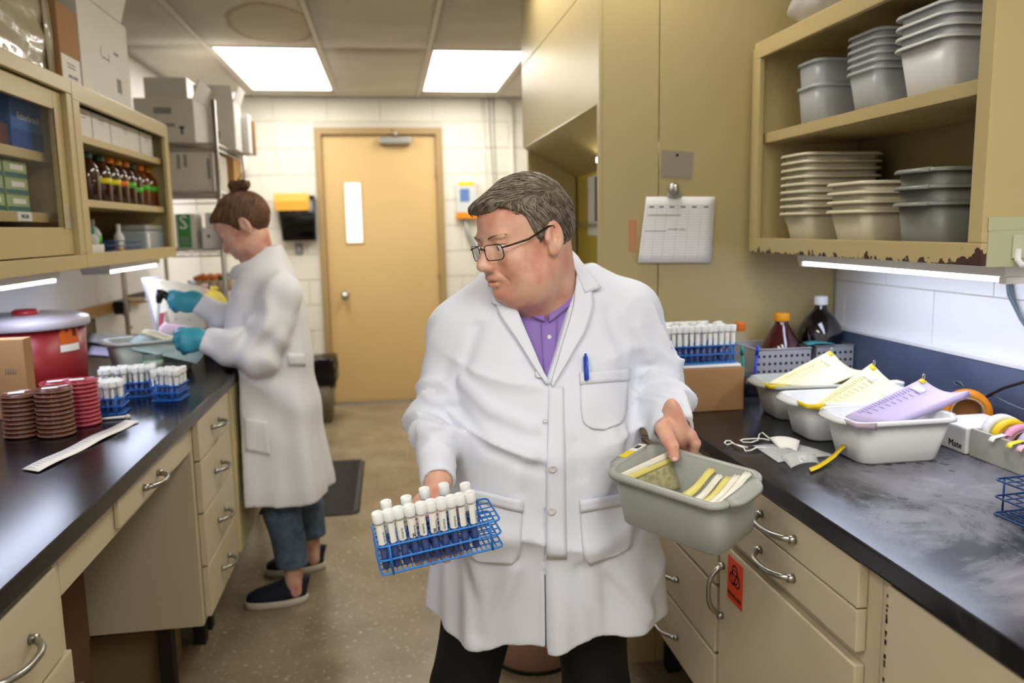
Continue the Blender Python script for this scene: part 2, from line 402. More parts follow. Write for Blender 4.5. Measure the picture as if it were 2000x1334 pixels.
# hairline rust chips along the door edge
mb = MB()
for k in range(16):
    z = random.uniform(.72, .86); mb.box(FR-.0186, FR-.018, 1.0005-random.uniform(.001, .003), 1.0025, z, z+random.uniform(.002, .008))
mesh_ob('rust_chip', mb, M('rust_brown', '4a2f22', .8), dd)['kind'] = 'stuff'
# right worktop
m_blackr = M('black_counter_worn', '15151a', .3, bump=(160, .02))
n_, L_, b_ = nodes_of(m_blackr)
tc = n_.new('ShaderNodeTexCoord'); n1 = n_.new('ShaderNodeTexNoise'); n1.inputs['Scale'].default_value = 3.2; n1.inputs['Detail'].default_value = 9; n1.inputs['Roughness'].default_value = .68; n1.inputs['Distortion'].default_value = .8; L_(tc.outputs['Object'], n1.inputs[0])
sx = n_.new('ShaderNodeSeparateXYZ'); L_(tc.outputs['Object'], sx.inputs[0])
def band(sock, a, b):
    r = n_.new('ShaderNodeMapRange'); r.inputs[1].default_value = a; r.inputs[2].default_value = b; L_(sock, r.inputs[0]); return r.outputs[0]
def mul(a, b, op='MULTIPLY'):
    m = n_.new('ShaderNodeMath'); m.operation = op
    for k, s in enumerate((a, b)):
        if isinstance(s, float): m.inputs[k].default_value = s
        else: L_(s, m.inputs[k])
    return m.outputs[0]
# chalky residue wiped over the near half of the top, with rings left by dishes
zone = mul(mul(band(sx.outputs[1], 1.55, 1.25), band(sx.outputs[0], .70, .80)), band(sx.outputs[0], 1.33, 1.15))
vo = n_.new('ShaderNodeTexVoronoi'); vo.inputs['Scale'].default_value = 32; vo.inputs['Randomness'].default_value = .8; L_(tc.outputs['Object'], vo.inputs[0])
spots = band(vo.outputs['Distance'], .27, .36)
zs = mul(mul(band(sx.outputs[1], 1.16, 1.22), band(sx.outputs[1], 1.5, 1.40)), mul(band(sx.outputs[0], .84, .9), band(sx.outputs[0], 1.2, 1.12)))
spotm = mul(mul(1.0, mul(zs, spots, 'MULTIPLY'), 'MULTIPLY'), .7)
res_ = mul(mul(band(n1.outputs[0], .40, .66), zone), .8)
tot = mul(res_, mul(spotm, .6), 'MAXIMUM')
dust = mul(band(n1.outputs[0], .5, .75), .08)
tot = mul(tot, dust, 'MAXIMUM')
mx = n_.new('ShaderNodeMix'); mx.data_type = 'RGBA'; mx.inputs[6].default_value = lin('16161a'); mx.inputs[7].default_value = lin('b4b4c0'); L_(tot, mx.inputs[0]); L_(mx.outputs[2], b_.inputs['Base Color'])
rr = n_.new('ShaderNodeMapRange'); rr.inputs[3].default_value = .2; rr.inputs[4].default_value = .55; L_(tot, rr.inputs[0]); L_(rr.outputs[0], b_.inputs['Roughness'])
XT = .694
wt = thing('worktop', 'worn black worktop with chalky residue along the right wall', 'worktop', (1., 1.2, .88))
mesh_ob('slab', MB().box(XT, XRW-.006, .2, 2.312, .881, .915, .004), m_blackr, wt)
m_bs = M('slate_backsplash', '596480', .35, var=(8, .25), spec=.4)
for (a, b) in ((.2, 1.46), (1.462, 2.312)):
    mesh_ob('backsplash', MB().box(XRW-.028, XRW-.006, a, b, .9155, 1.072, .003), m_bs, wt)
mb = MB()
for k in range(26):
    y = random.uniform(1.15, 1.45); z = random.uniform(.97, 1.055); s = random.uniform(.001, .004); mb.box(XRW-.0284, XRW-.0279, y, y+s, z, z+s*1.4)
mesh_ob('paint_fleck', mb, m_paper, wt)['kind'] = 'stuff'
mesh_ob('ledge_strip', MB().box(XRW-.03, XRW-.006, .2, 2.312, 1.0725, 1.083, .002), M('white_ledge', 'dfdfe2', .4), wt)
# --- left run
t = thing('base_cabinet', 'cream base cabinet at the lower left frame edge with one wide drawer', 'cabinet', (FL-.2, .9, 0))
carcass(t, FL, -1, XL+.02, .5, 1.385)
d = panel(t, 'drawer', FL, -1, .75, 1.33, .715, .868); pull(d, (FL+.018, 1.155, .80), (0, 1, 0), (1, 0, 0), .13)
dd = panel(t, 'cabinet_door', FL, -1, .75, 1.36, .285, .708); mesh_ob('knob', MB().box(FL+.018, FL+.045, 1.315, 1.33, .625, .665, .004), m_chrome, dd)
t = thing('kneehole_apron', 'cream apron with a pencil drawer bridging the kneehole under the left worktop', 'drawer unit', (FL-.05, 1.8, .79))
mesh_ob('apron_panel', MB().box(FL-.02, FL-.001, 1.387, 2.285, .792, .88), m_cream, t)
mesh_ob('apron_floor', MB().box(FL-.50, FL-.02, 1.387, 2.285, .785, .80), m_cream, t)
d = panel(t, 'drawer', FL, -1, 1.66, 2.12, .806, .872, .010); pull(d, (FL+.010, 1.88, .838), (0, 1, 0), (1, 0, 0), .11)
t = thing('drawer_cabinet', 'cream four-drawer cabinet between the kneehole and the woman', 'cabinet', (FL-.2, 2.5, 0))
carcass(t, FL, -1, XL+.02, 2.287, 2.765)
for k, (z0, z1) in enumerate(((.755, .872), (.60, .75), (.44, .595), (.285, .435))):
    d = panel(t, 'drawer', FL, -1, 2.315, 2.74, z0, z1); pull(d, (FL+.018, 2.53, (z0+z1)/2+.0), (0, 1, 0), (1, 0, 0), .10)
t = thing('base_cabinet', 'pale tan base cabinet beyond the four-drawer one, mostly behind the woman', 'cabinet', (FL-.2, 3.3, 0))
carcass(t, FL, -1, XL+.02, 2.768, 4.05)
for a, b in ((2.79, 3.40), (3.41, 4.03)):
    dd = panel(t, 'cabinet_door', FL, -1, a, b, .285, .872, mat=M('tan_base_door', 'd8cb9c', .4)); pull(dd, (FL+.018, b-.05 if a < 3 else a+.05, .62), (0, 0, 1), (1, 0, 0), .11)
wt = thing('worktop', 'glossy black worktop along the left wall', 'worktop', (-1., 2.2, .88))
mesh_ob('slab', MB().box(-.548, XL+.002, .45, 4.10, .881, .915, .005), m_black, wt)
mesh_ob('backsplash', MB().box(XL+.002, XL+.03, .45, 4.10, .9155, 1.0, .003), m_black, wt)
m_wood = M('varnished_rail_wood', 'b98f52', .45, var=(6, .2), stretch=(8, .5, 8))
rl = tag(mesh_ob('wall_rail', MB().box(XL+.002, XL+.03, .6, 4.9, 1.005, 1.055, .003), m_wood), 'tan wooden rail along the left wall above the worktop', 'rail')
rl['kind'] = 'structure'
p = GX(240, 612, XL+.06)
t = thing('plug_adapter', 'black power adapter plugged in at the tan wall rail', 'adapter', (XL+.03, p.y, 1.03))
mesh_ob('adapter_body', MB().box(XL+.031, XL+.085, p.y-.05, p.y+.05, .99, 1.06, .008), M('black_plastic', '131318', .4), t)
mesh_ob('cord', MB().tube([(XL+.06, p.y, .99), (XL+.075, p.y+.0, .96), (XL+.09, p.y-.03, .93), (XL+.12, p.y-.06, .9195)], .003, 6), M('black_plastic'), t)

# ================================================================ LEFT WALL CABINETS
CX, CB, CT = -.94, 1.298, 1.862     # face, bottom, top
def cyl(px, py): return GX(px, py, CX)
Y1 = 2.655                           # division between the two cabinets
Y2 = cyl(340, 500).y
t = thing('wall_cabinet', 'tan steel wall cabinet with sliding glass doors at upper left', 'cabinet', (CX-.2, 1.9, CB))
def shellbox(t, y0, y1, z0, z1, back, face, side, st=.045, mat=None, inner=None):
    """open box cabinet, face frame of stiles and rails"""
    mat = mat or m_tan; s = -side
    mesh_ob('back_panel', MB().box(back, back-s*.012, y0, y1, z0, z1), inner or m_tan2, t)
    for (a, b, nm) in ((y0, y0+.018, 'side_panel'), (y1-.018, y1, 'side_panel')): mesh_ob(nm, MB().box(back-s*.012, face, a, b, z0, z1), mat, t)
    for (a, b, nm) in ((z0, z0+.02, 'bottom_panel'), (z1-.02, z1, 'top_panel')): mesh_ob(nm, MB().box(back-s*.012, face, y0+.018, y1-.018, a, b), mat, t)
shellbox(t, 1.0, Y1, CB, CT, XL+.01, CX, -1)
# face frame of the sliding door cabinet
mesh_ob('face_rail', MB().box(CX-.004, CX+.012, 1.0, Y1-.0, CT-.042, CT, .003), m_tan, t)
mesh_ob('face_rail', MB().box(CX-.004, CX+.012, 1.0, Y1-.0, CB, CB+.042, .003), m_tan, t)
mesh_ob('face_stile', MB().box(CX-.02, CX+.010, Y1-.040, Y1-.001, CB+.042, CT-.042, .002), m_tan, t)
zs0, zs1 = cyl(60, 295).z, cyl(60, 425).z
for z in (GX(40, 298, CX-.05).z, GX(60, 424, CX-.05).z):
    mesh_ob('shelf', MB().box(XL+.03, CX-.05, 1.02, Y1-.02, z-.014, z+.014, .002), m_tan, t)
m_glass = M('dark_door_glass', '20242a', .05, alpha=.07, spec=.6)
def sliding(y0, y1, x):
    d = mesh_ob('sliding_door', MB().box(x-.016, x, y0, y0+.05, CB+.045, CT-.045, .002).box(x-.016, x, y1-.058, y1, CB+.045, CT-.045, .002).box(x-.016, x, y0+.05, y1-.058, CB+.045, CB+.125, .002).box(x-.016, x, y0+.05, y1-.058, CT-.10, CT-.045, .002), m_tan, t)
    mesh_ob('glass_pane', MB().box(x-.009, x-.006, y0+.05, y1-.058, CB+.125, CT-.10), m_glass, d)
    mesh_ob('gasket', MB().box(x-.0005, x+.001, y1-.061, y1-.057, CB+.12, CT-.095), m_rub, d)
    return d
d1 = sliding(1.95, Y1-.045, CX-.006)
hp = cyl(134, 424); mesh_ob('recessed_pull', MB().box(CX-.008, CX-.003, Y1-.070, Y1-.056, hp.z-.037, hp.z+.037, .003), m_steel, d1)
sliding(1.05, 2.0, CX-.026)
# open cabinet
t = thing('wall_cabinet', 'tan open-front wall cabinet holding amber bottles', 'cabinet', (CX-.2, 3.2, CB))
shellbox(t, Y1, Y2, CB, CT, XL+.01, CX, -1)
zA, zB = GX(240, 292, CX).z, GX(240, 402, CX).z
mesh_ob('face_rail', MB().box(CX-.003, CX+.012, Y1+.001, Y2, CT-.055, CT, .003), m_tan, t)
mesh_ob('face_rail', MB().box(CX-.003, CX+.012, Y1+.001, Y2, CB, CB+.045, .003), m_tan, t)
mesh_ob('face_stile', MB().box(CX-.003, CX+.012, Y1+.001, Y1+.055, CB+.045, CT-.055, .003), m_tan, t)
mesh_ob('face_stile', MB().box(CX-.003, CX+.012, Y2-.055, Y2, CB+.045, CT-.055, .003), m_tan, t)
for z in (zA, zB): mesh_ob('shelf', MB().box(XL+.03, CX-.012, Y1+.02, Y2-.02, z-.012, z+.012, .002), m_tan, t)
SHELF = dict(A=zA+.012, B=zB+.012, C=CB+.02)
# under-cabinet lamps, left
m_tube = M('lit_cool_tube', 'dce4ff', .4, emit=TUBE_E)
m_tubel = M('lit_cool_tube_left', 'dce4ff', .4, emit=TUBE_E*1.35)
def strip(label, x0, x1, y0, y1, z, tm=m_tube):
    s = thing('strip_light', label, 'light fitting', ((x0+x1)/2, (y0+y1)/2, z), 'under-cabinet strip lights')
    mesh_ob('housing', MB().box(x0, x1, y0, y1, z-.022, z, .003), m_white, s)
    mesh_ob('diffuser', MB().box(x0+.012, x1-.012, y0+.02, y1-.02, z-.034, z-.022, .005), tm, s)
    for yy in (y0, y1-.02): mesh_ob('end_cap', MB().box(x0+.005, x1-.005, yy, yy+.02, z-.036, z-.022, .003), m_white, s)
strip('white strip light under the sliding-door cabinet', -1.07, -.97, 1.85, 2.55, CB-.001, m_tubel)
strip('white strip light under the open bottle cabinet', -1.07, -.97, 2.98, 3.6, CB-.001, m_tubel)

# ================================================================ RIGHT WALL CABINET
RX, RB, RT = 1.065, 1.315, 1.905
RY0, RY1 = 1.30, 2.235
t = thing('wall_cabinet', 'chipped tan open wall cabinet full of stacked tubs at upper right', 'cabinet', (RX+.15, 1.8, RB))
shellbox(t, RY0, RY1, RB, RT, XRW-.008, RX, 1)
zS = GX(1700, 220, RX+.012).z
mesh_ob('face_rail', MB().box(RX-.012, RX+.003, RY0, RY1, RT-.045, RT, .003), m_tan, t)
m_chip = M('tan_enamel_chipped', 'bfac7a', .4); n_, L_, b_ = nodes_of(m_chip)
tc = n_.new('ShaderNodeTexCoord'); n1 = n_.new('ShaderNodeTexNoise'); n1.inputs['Scale'].default_value = 38; n1.inputs['Detail'].default_value = 6; L_(tc.outputs['Object'], n1.inputs[0])
sx = n_.new('ShaderNodeSeparateXYZ'); L_(tc.outputs['Object'], sx.inputs[0])
e1 = band(sx.outputs[2], RB+.022, RB-.004); e2 = band(sx.outputs[1], RY0+.10, RY0+.03)
thr = mul(mul(e1, .33), mul(e2, .22), 'ADD'); msk = mul(n1.outputs[0], thr, 'ADD'); hard = band(msk, .745, .765)
mx = n_.new('ShaderNodeMix'); mx.data_type = 'RGBA'; mx.inputs[6].default_value = lin('bfac7a'); mx.inputs[7].default_value = lin('43281f'); L_(hard, mx.inputs[0]); L_(mx.outputs[2], b_.inputs['Base Color'])
mesh_ob('face_rail', MB().box(RX-.012, RX+.003, RY0, RY1, RB, RB+.042, .003), m_chip, t)
mesh_ob('face_stile', MB().box(RX-.012, RX+.003, RY0, RY0+.035, RB+.042, RT-.045, .003), m_tan, t)
mesh_ob('face_stile', MB().box(RX-.012, RX+.003, RY1-.035, RY1, RB+.042, RT-.045, .003), m_tan, t)
mesh_ob('shelf', MB().box(RX+.012, XRW-.022, RY0+.018, RY1-.018, zS-.014, zS+.014, .002), m_tan, t)
mesh_ob('filler_panel', MB().box(RX+.02, XRW-.008, RY1, 2.314, RB, RT), m_tan, t)
strip('white strip light under the chipped right cabinet', 1.13, 1.24, 1.33, 2.1, RB-.001)
RZ0, RZ1 = RB+.02, zS+.014
# tape patch and hook on the end of the cabinet
m_tape = M('pale_green_tape', 'b5b894', .5)
h0 = GY(1965, 470, RY0-.001)
t = thing('tape_hook', 'white adhesive hook on pale green tape at cabinet end', 'hook', (h0.x, RY0, h0.z-.05))
a, b = GY(1932, 424, RY0), GY(1998, 520, RY0)
mesh_ob('tape', MB().box(a.x, b.x, RY0-.0016, RY0-.0002, b.z, a.z-.022, .0004).box(a.x-.002, b.x+.004, RY0-.0022, RY0-.0012, a.z-.024, a.z, .0004), m_tape, t)
hk = GY(1985, 500, RY0)
mesh_ob('hook_plate', MB().box(hk.x-.012, hk.x+.012, RY0-.005, RY0-.0023, hk.z-.004, hk.z+.038, .001), M('clear_tape_plate', 'c2c4a8', .4), t)
mesh_ob('hook_arm', MB().tube([(hk.x, RY0-.004, hk.z+.012), (hk.x-.004, RY0-.008, hk.z-.006), (hk.x-.003, RY0-.018, hk.z-.016), (hk.x+.006, RY0-.028, hk.z-.012), (hk.x+.012, RY0-.032, hk.z+.002)], [.006, .006, .006, .0055, .004], 10), m_white, t)
# cable hanging down the wall beside the cabinet end
pts = [GX(1955, 538, XRW-.012), GX(1975, 575, XRW-.012), GX(1998, 625, XRW-.012), GX(2020, 665, XRW-.012), GX(2040, 700, XRW-.02)]
pts[0].z = RB+.03
t = thing('hanging_cord', 'grey-blue bundled cord hanging below the chipped cabinet end', 'cord', pts[-1])
mc = M('grey_blue_cord', '66737c', .5)
for k in range(4):
    mesh_ob('strand', MB().tube([p+Vector((-.003*(k % 2), .006*math.sin(k*2+i*1.3), .004*math.cos(k+i))) for i, p in enumerate(pts)], .0028, 6), mc, t)

# ================================================================ TALL HOOD
HX, HY0, HY1 = .62, 2.317, GX(1020, 200, .62).y
zc1, zc2 = GX(1022, 285, HX).z, GX(1172, 205, HX).z
zlo = (zc1+zc2)/2
m_hood = M('tan_hood_enamel', 'bba978', .33, var=(1.6, .08), spec=.5)
t = thing('fume_hood', 'tall tan steel hood enclosure rising to the ceiling', 'hood', (1.0, 3., 0))
xs = GY(1287, 300, HY0).x
mesh_ob('end_panel', MB().box(HX+.001, xs-.0015, HY0, HY0+.02, 0, ZC-.002, .002), m_hood, t)
mesh_ob('end_panel', MB().box(xs+.0015, XRW-.008, HY0, HY0+.02, 0, ZC-.002, .002), m_hood, t)
mesh_ob('corner_post', MB().box(HX-.004, HX+.006, HY0-.004, HY0+.022, 0, ZC-.002, .002), m_hood, t)
zseam = GX(1024, 125, HX).z
mesh_ob('upper_panel', MB().box(HX, HX+.02, HY0+.022, HY1, zseam+.002, ZC-.002, .002), m_hood, t)
mesh_ob('front_panel', MB().box(HX, HX+.02, HY0+.022, HY1, zlo, zseam-.002, .002), m_hood, t)
mesh_ob('far_panel', MB().box(HX+.02, XRW-.008, HY1-.02, HY1, 0, ZC-.002), m_hood, t)
# sloping underside leading into the recess
RXI = .86; zin = zlo-.13
mesh_ob('sloped_soffit', MB().sheet([[(HX, HY0+.022, zlo), (HX, HY1-.02, zlo)], [(RXI, HY0+.022, zin), (RXI, HY1-.02, zin)]], .006, smooth=False), m_hood, t)
mesh_ob('inner_panel', MB().box(RXI, RXI+.02, HY0+.022, HY0+.06, .93, zin), m_hood, t)
yg = GX(1098, 420, RXI).y
mesh_ob('inner_panel', MB().box(RXI, RXI+.02, yg, HY1-.02, .93, zin), m_hood, t)
mesh_ob('sash_post', MB().box(RXI-.012, RXI+.002, yg-.05, yg, .93, zin, .003), M('pale_tan_post', 'c4b98c', .35), t)
mesh_ob('gasket', MB().box(RXI-.004, RXI+.006, yg-.063, yg-.05, .93, zin), M('dark_green_gasket', '2c3a1c', .5), t)
sash = mesh_ob('yellow_sash', MB().box(RXI+.006, RXI+.014, HY0+.06, yg-.05, .93, zin), M('amber_tinted_sash', 'd2bb38', .12, spec=.6, var=(1.2, .2)), t)
a, b = GX(1146, 346, RXI), GX(1172, 460, RXI)
mesh_ob('window_reflection', MB().box(RXI+.0045, RXI+.0058, b.y-.0, a.y, b.z, a.z), m_paper, sash)  # white sheet standing in for a window reflected in the sash
a2, b2 = GX(1160, 345, RXI), GX(1176, 432, RXI)
mesh_ob('reflection_dark_part', MB().box(RXI+.003, RXI+.0044, b2.y, a2.y, b2.z, a2.z), M('reflection_grey', '4c5054', .6), sash)  # grey part of that reflection, put in as a flat colour
mesh_ob('sash_rail', MB().tube([(RXI-.006, HY0+.08, GX(1160, 440, RXI).z), (RXI-.006, yg-.09, GX(1120, 440, RXI).z)], .006, 8), m_hood, sash)
mesh_ob('hood_lamp', MB().box(RXI-.09, RXI-.03, HY0+.08, HY0+.62, zin+.005, zin+.025, .004), M('lit_hood_tube', 'fff6dc', .4, emit=7.), t)
mesh_ob('hood_floor', MB().box(HX, XRW-.03, HY0+.022, HY1-.02, .885, .928), m_black, t)
mesh_ob('lower_panel', MB().box(HX+.02, HX+.04, HY0+.022, HY1-.02, .27, .884), m_cream, t)
mesh_ob('leg', MB().box(HX+.06, HX+.10, HY1-.1, HY1-.06, 0, .27), m_dark, t)
# ================================================================ PROPS
m_blue = M('blue_epoxy_wire', '2a7cd0', .35)
m_blued = M('dark_blue_epoxy_wire', '143f7c', .4)
m_liq = M('blue_reagent', '06307c', .12, spec=.6)
m_tglass = M('tube_glass', 'dfe9ee', .05, alpha=.05, spec=.8)
m_cap = M('frosted_white_cap', 'e9eceb', .4, sss=0)
m_lab = M('tube_label_paper', 'ecece6', .7)
m_labink = M('label_print', '39394a', .8)
m_card = M('kraft_cardboard', 'ad8458', .8, var=(5, .1), bump=(90, .1))
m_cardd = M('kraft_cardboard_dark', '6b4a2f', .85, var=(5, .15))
m_wbox = M('white_carton', 'e8e6e2', .7, var=(4, .04))
m_wbox2 = M('grey_white_carton', 'd6d3ca', .75, var=(4, .04))
m_print = M('faint_carton_print', '8f8f8c', .8)
m_gprint = M('green_carton_print', '2f6a5c', .8)
m_gtub = M('grey_tub_plastic', '8d908a', .35, spec=.5)
m_gtub2 = M('light_grey_tub_plastic', 'a9aca4', .35)
m_wtub = M('translucent_white_tub', 'dcdfe0', .3, sss=0.)
m_ctub = M('cream_tub_plastic', 'd9d0b4', .4)
m_cleart = M('clear_frosted_tub', 'c9ced0', .25, alpha=.62)
m_yel = M('yellow_tape', 'f0d21c', .5); m_yelp = M('pale_yellow_paper', 'efe9b8', .8); m_pur = M('lilac_paper', 'c3b6de', .8)
m_green = M('mint_paper', 'b4cdcf', .8); m_pink = M('pink_paper', 'e6c4d2', .8); m_pyel = M('pale_cream_paper', 'efeccf', .8)
m_line = M('form_rule_grey', '8f8fa0', .9); m_linep = M('form_rule_violet', '8379a8', .9); m_liney = M('form_rule_olive', 'cbbf84', .9)

def wire_rack(name, label, X, cols, rows, p, h, mat, group=None, lev=(0, .5, 1)):
    """welded wire tube rack; returns thing and the local slot centres"""
    t = thing(name, label, 'tube rack', local=True, group=group); t.matrix_world = X
    t.location = X.to_translation(); t.rotation_euler = X.to_euler(); L, W = cols*p, rows*p; w = .0012
    for k, q in enumerate(lev):
        mb = MB(); z = q*h
        ring = rrect(L+.004, W+.004, .008, 3, z); mb.tube(ring, .0018, 6, closed=True)
        n = 1 if q > 0 else 2
        for i in range(1, cols*n): x = -L/2+i*p/n; mb.tube([(x, -W/2, z), (x, W/2, z)], w, 5)
        for j in range(1, rows): y = -W/2+j*p; mb.tube([(-L/2, y, z), (L/2, y, z)], w, 5)
        mesh_ob(['base_grid', 'middle_grid', 'top_grid'][k], mb, mat, t)
    for sx in (-1, 1):
        for sy in (-1, 1):
            x = sx*(L/2-p*1.0); mesh_ob('upright', MB().tube([(x, sy*(W/2+.003), -.002), (x, sy*(W/2+.003), h+.002)], .0018, 6), mat, t)
    return t, (lambda i, j: Vector((-L/2+(i+.5)*p, -W/2+(j+.5)*p, .002)))
def make_tube(label, r=.0060, L=.098, fill=.052, liq=None, group='g', lab=True, marks=True, name='test_tube'):
    t = thing(name, label, 'test tube', local=True, group=group)
    prof = [(0, 0), (r*.55, .0012), (r*.85, .0035), (r, .007), (r, L-.012)]
    mesh_ob('glass_wall', MB().lathe(prof, 12), m_tglass, t)
    q = r-.0007; mesh_ob('liquid', MB().lathe([(0, .001), (q*.55, .002), (q*.85, .004), (q, .0075), (q, fill), (0, fill)], 12), liq or m_liq, t)
    c = r+.0027; mesh_ob('cap', MB().lathe([(r+.0002, L-.016), (c*.93, L-.0155), (c, L-.013), (c, L+.001), (c*.93, L+.002), (c*.8, L+.0021), (c*.72, L+.0005), (0, L+.0005)], 14), m_cap, t)
    if lab:
        mb = MB(); a = [R_(-160+k*140/7) for k in range(8)]; R = r+.0003
        mb.add([(R*math.cos(x), R*math.sin(x), z) for z in (fill-.002, L-.018) for x in a], [(k, k+1, k+9, k+8) for k in range(7)], True)
        lb = mesh_ob('label_sticker', mb, m_lab, t)
        if marks:
            mb = MB(); R += .0002
            for k in range(9):
                z = fill+.001+k*.0021; x0 = R_(-78); x1 = R_(-50 if k % 3 else -60)
                mb.add([(R*math.cos(x), R*math.sin(x), zz) for zz in (z, z+.0011) for x in (x0, (x0+x1)/2, x1)], [(0, 1, 4, 3), (1, 2, 5, 4)])
            mesh_ob('barcode', mb, m_labink, lb)['kind'] = 'stuff'
    KIDS[t.name] = [(k, kids_now(k)) for k in kids_now(t)]
    return t
_first = {}
def put_tube(key, src, M4, label, group):
    if key not in _first: _first[key] = src; o = src
    else: o = _dupk(src, KIDS[src.name])
    o.location = M4.to_translation(); o.rotation_euler = M4.to_euler(); o['label'] = label; o['group'] = group
    return o
def tub_meshes(L, W, Hh, taper=.86, rim=.011, r=.025, t=.0028, lip=.006, tabs=True):
    """nesting tub, rim outline L x W; origin at base centre"""
    n = 5; l, w = L-2*rim, W-2*rim
    def ring(f, z, d=0.): return rrect(l*f-2*d, w*f-2*d, r, n, z)
    b = MB(); b.loft([ring(taper*.96, 0), ring(taper, .004), ring(1., Hh-.001), ring(1., Hh-.001, t), ring(taper, .006, t), ring(taper*.9, .004, t)], True, True)
    def rring(o, z):
        P = rrect(l+2*o, w+2*o, r+o, n, z); Q = []
        for (x, y, zz) in P:
            if tabs and o > .004 and abs(y) < w*.32: pass
            Q.append((x, y, zz))
        return Q
    m = MB(); m.loft([rring(-t, Hh-.004), rring(-t, Hh), rring(.002, Hh+.0025), rring(rim*.7, Hh+.0018), rring(rim, Hh-.002), rring(rim, Hh-lip), rring(rim-.002, Hh-lip), rring(rim-.0025, Hh-.003), rring(.0002, Hh-.003)], False, False)
    if tabs:
        for s in (-1, 1):
            g = []
            for k in range(9):
                v = -1+2*k/8; e = rim+.016*max(0, 1-abs(v)**4); y = v*w*.36
                g.append([(s*(l/2-t+.002), y, Hh+.001), (s*(l/2+rim*.6), y, Hh+.0025), (s*(l/2+e), y, Hh-.002), (s*(l/2+e), y, Hh-lip*1.1)])
            m.sheet(g if s > 0 else g[::-1], .0026)
    return b, m
def tub(label, X, dims, mat, group=None, cache={}, name='plastic_tub', **kw):
    key = (dims, mat.name, tuple(sorted(kw.items())))
    if key not in cache:
        b, m = tub_meshes(*dims, **kw); cache[key] = (b.mesh('tub_body'), m.mesh('rim'))
    bm, rm = cache[key]
    t = thing(name, label, 'tub', group=group, local=True); t.location = X.to_translation(); t.rotation_euler = X.to_euler()
    mesh_ob('tub_body', bm, mat, t); mesh_ob('rim', rm, mat, t); return t
ORD = 'first second third fourth fifth sixth seventh eighth ninth tenth eleventh twelfth thirteenth fourteenth'.split()
def XF(x, y, z, rz=0, rx=0, ry=0): return Matrix.Translation((x, y, z)) @ Euler((R_(rx), R_(ry), R_(rz))).to_matrix().to_4x4()
def carton(name, label, x0, x1, y0, y1, z0, z1, mat, flaps=0, b=.003, cat='box', rz=0., group=None):
    cx, cy = (x0+x1)/2, (y0+y1)/2
    t = thing(name, label, cat, (cx, cy, z0), rot=(0, 0, R_(rz)), local=True, group=group)
    mesh_ob('box_body', MB().box(x0-cx, x1-cx, y0-cy, y1-cy, 0, z1-z0-(0.003 if flaps else 0), b), mat, t)
    if flaps:
        X_, Y_, Z_ = (x1-x0)/2, (y1-y0)/2, z1-z0
        fl = [((-X_, -Y_, Z_-.003), (X_, -Y_, Z_-.003), (0, -1, 0)), ((X_, -Y_, Z_-.003), (X_, Y_, Z_-.003), (1, 0, 0)), ((X_, Y_, Z_-.003), (-X_, Y_, Z_-.003), (0, 1, 0)), ((-X_, Y_, Z_-.003), (-X_, -Y_, Z_-.003), (-1, 0, 0))]
        for k, (a, c, o) in enumerate(fl):
            if not (flaps >> k) & 1: continue
            a, c, o = Vector(a), Vector(c), Vector(o); up = (Vector((0, 0, 1))*.9+o*.35)*min(.10, Y_*.9)
            mesh_ob('flap', MB().sheet([[a, c], [a+up, c+up]], .004, smooth=False), mat, t)
    return t
def mark(t, pts, mat, name='printed_mark', d=.0006):
    """flat print: list of (x0,x1,z0,z1) on the -y face at y of the local box"""
    mb = MB()
    for (x0, x1, y, z0, z1) in pts: mb.box(x0, x1, y-d, y, z0, z1)
    return mesh_ob(name, mb, mat, t)
def markx(t, pts, mat, name='printed_mark', d=.0006):
    mb = MB()
    for (x, y0, y1, z0, z1) in pts: mb.box(x, x+d, y0, y1, z0, z1)
    return mesh_ob(name, mb, mat, t)
def patch4(P, na=8, nb=8, bend=0., sag=(0, 0, 1), f=None):
    """bilinear sheet through four corner points a b c d (a-b first edge, d-c opposite)"""
    a, b, c, d = [Vector(p) for p in P]; s = Vector(sag); g = []
    for i in range(na+1):
        u = i/na; r = []
        for j in range(nb+1):
            v = j/nb; p = (a*(1-u)+b*u)*(1-v)+(d*(1-u)+c*u)*v
            p = p+s*bend*(4*u*(1-u)) + (f(u, v) if f else Vector())
            r.append(p)
        g.append(r)
    return g
def on_grid(g, u, v):
    a, b = len(g)-1, len(g[0])-1; x, y = min(u*a, a-1e-6), min(v*b, b-1e-6); i, j = int(x), int(y); fx, fy = x-i, y-j
    return (Vector(g[i][j])*(1-fx)+Vector(g[i+1][j])*fx)*(1-fy)+(Vector(g[i][j+1])*(1-fx)+Vector(g[i+1][j+1])*fx)*fy
def rules(g, rects, off):
    """thin printed strips on a sheet; rects in (u0,u1,v0,v1)"""
    mb = MB(); off = Vector(off)
    for (u0, u1, v0, v1) in rects:
        nu = max(1, int((u1-u0)*8)); nv = max(1, int((v1-v0)*8)); G = [[on_grid(g, u0+(u1-u0)*i/nu, v0+(v1-v0)*j/nv)+off for j in range(nv+1)] for i in range(nu+1)]
        mb.sheet(G, .0002)
    return mb

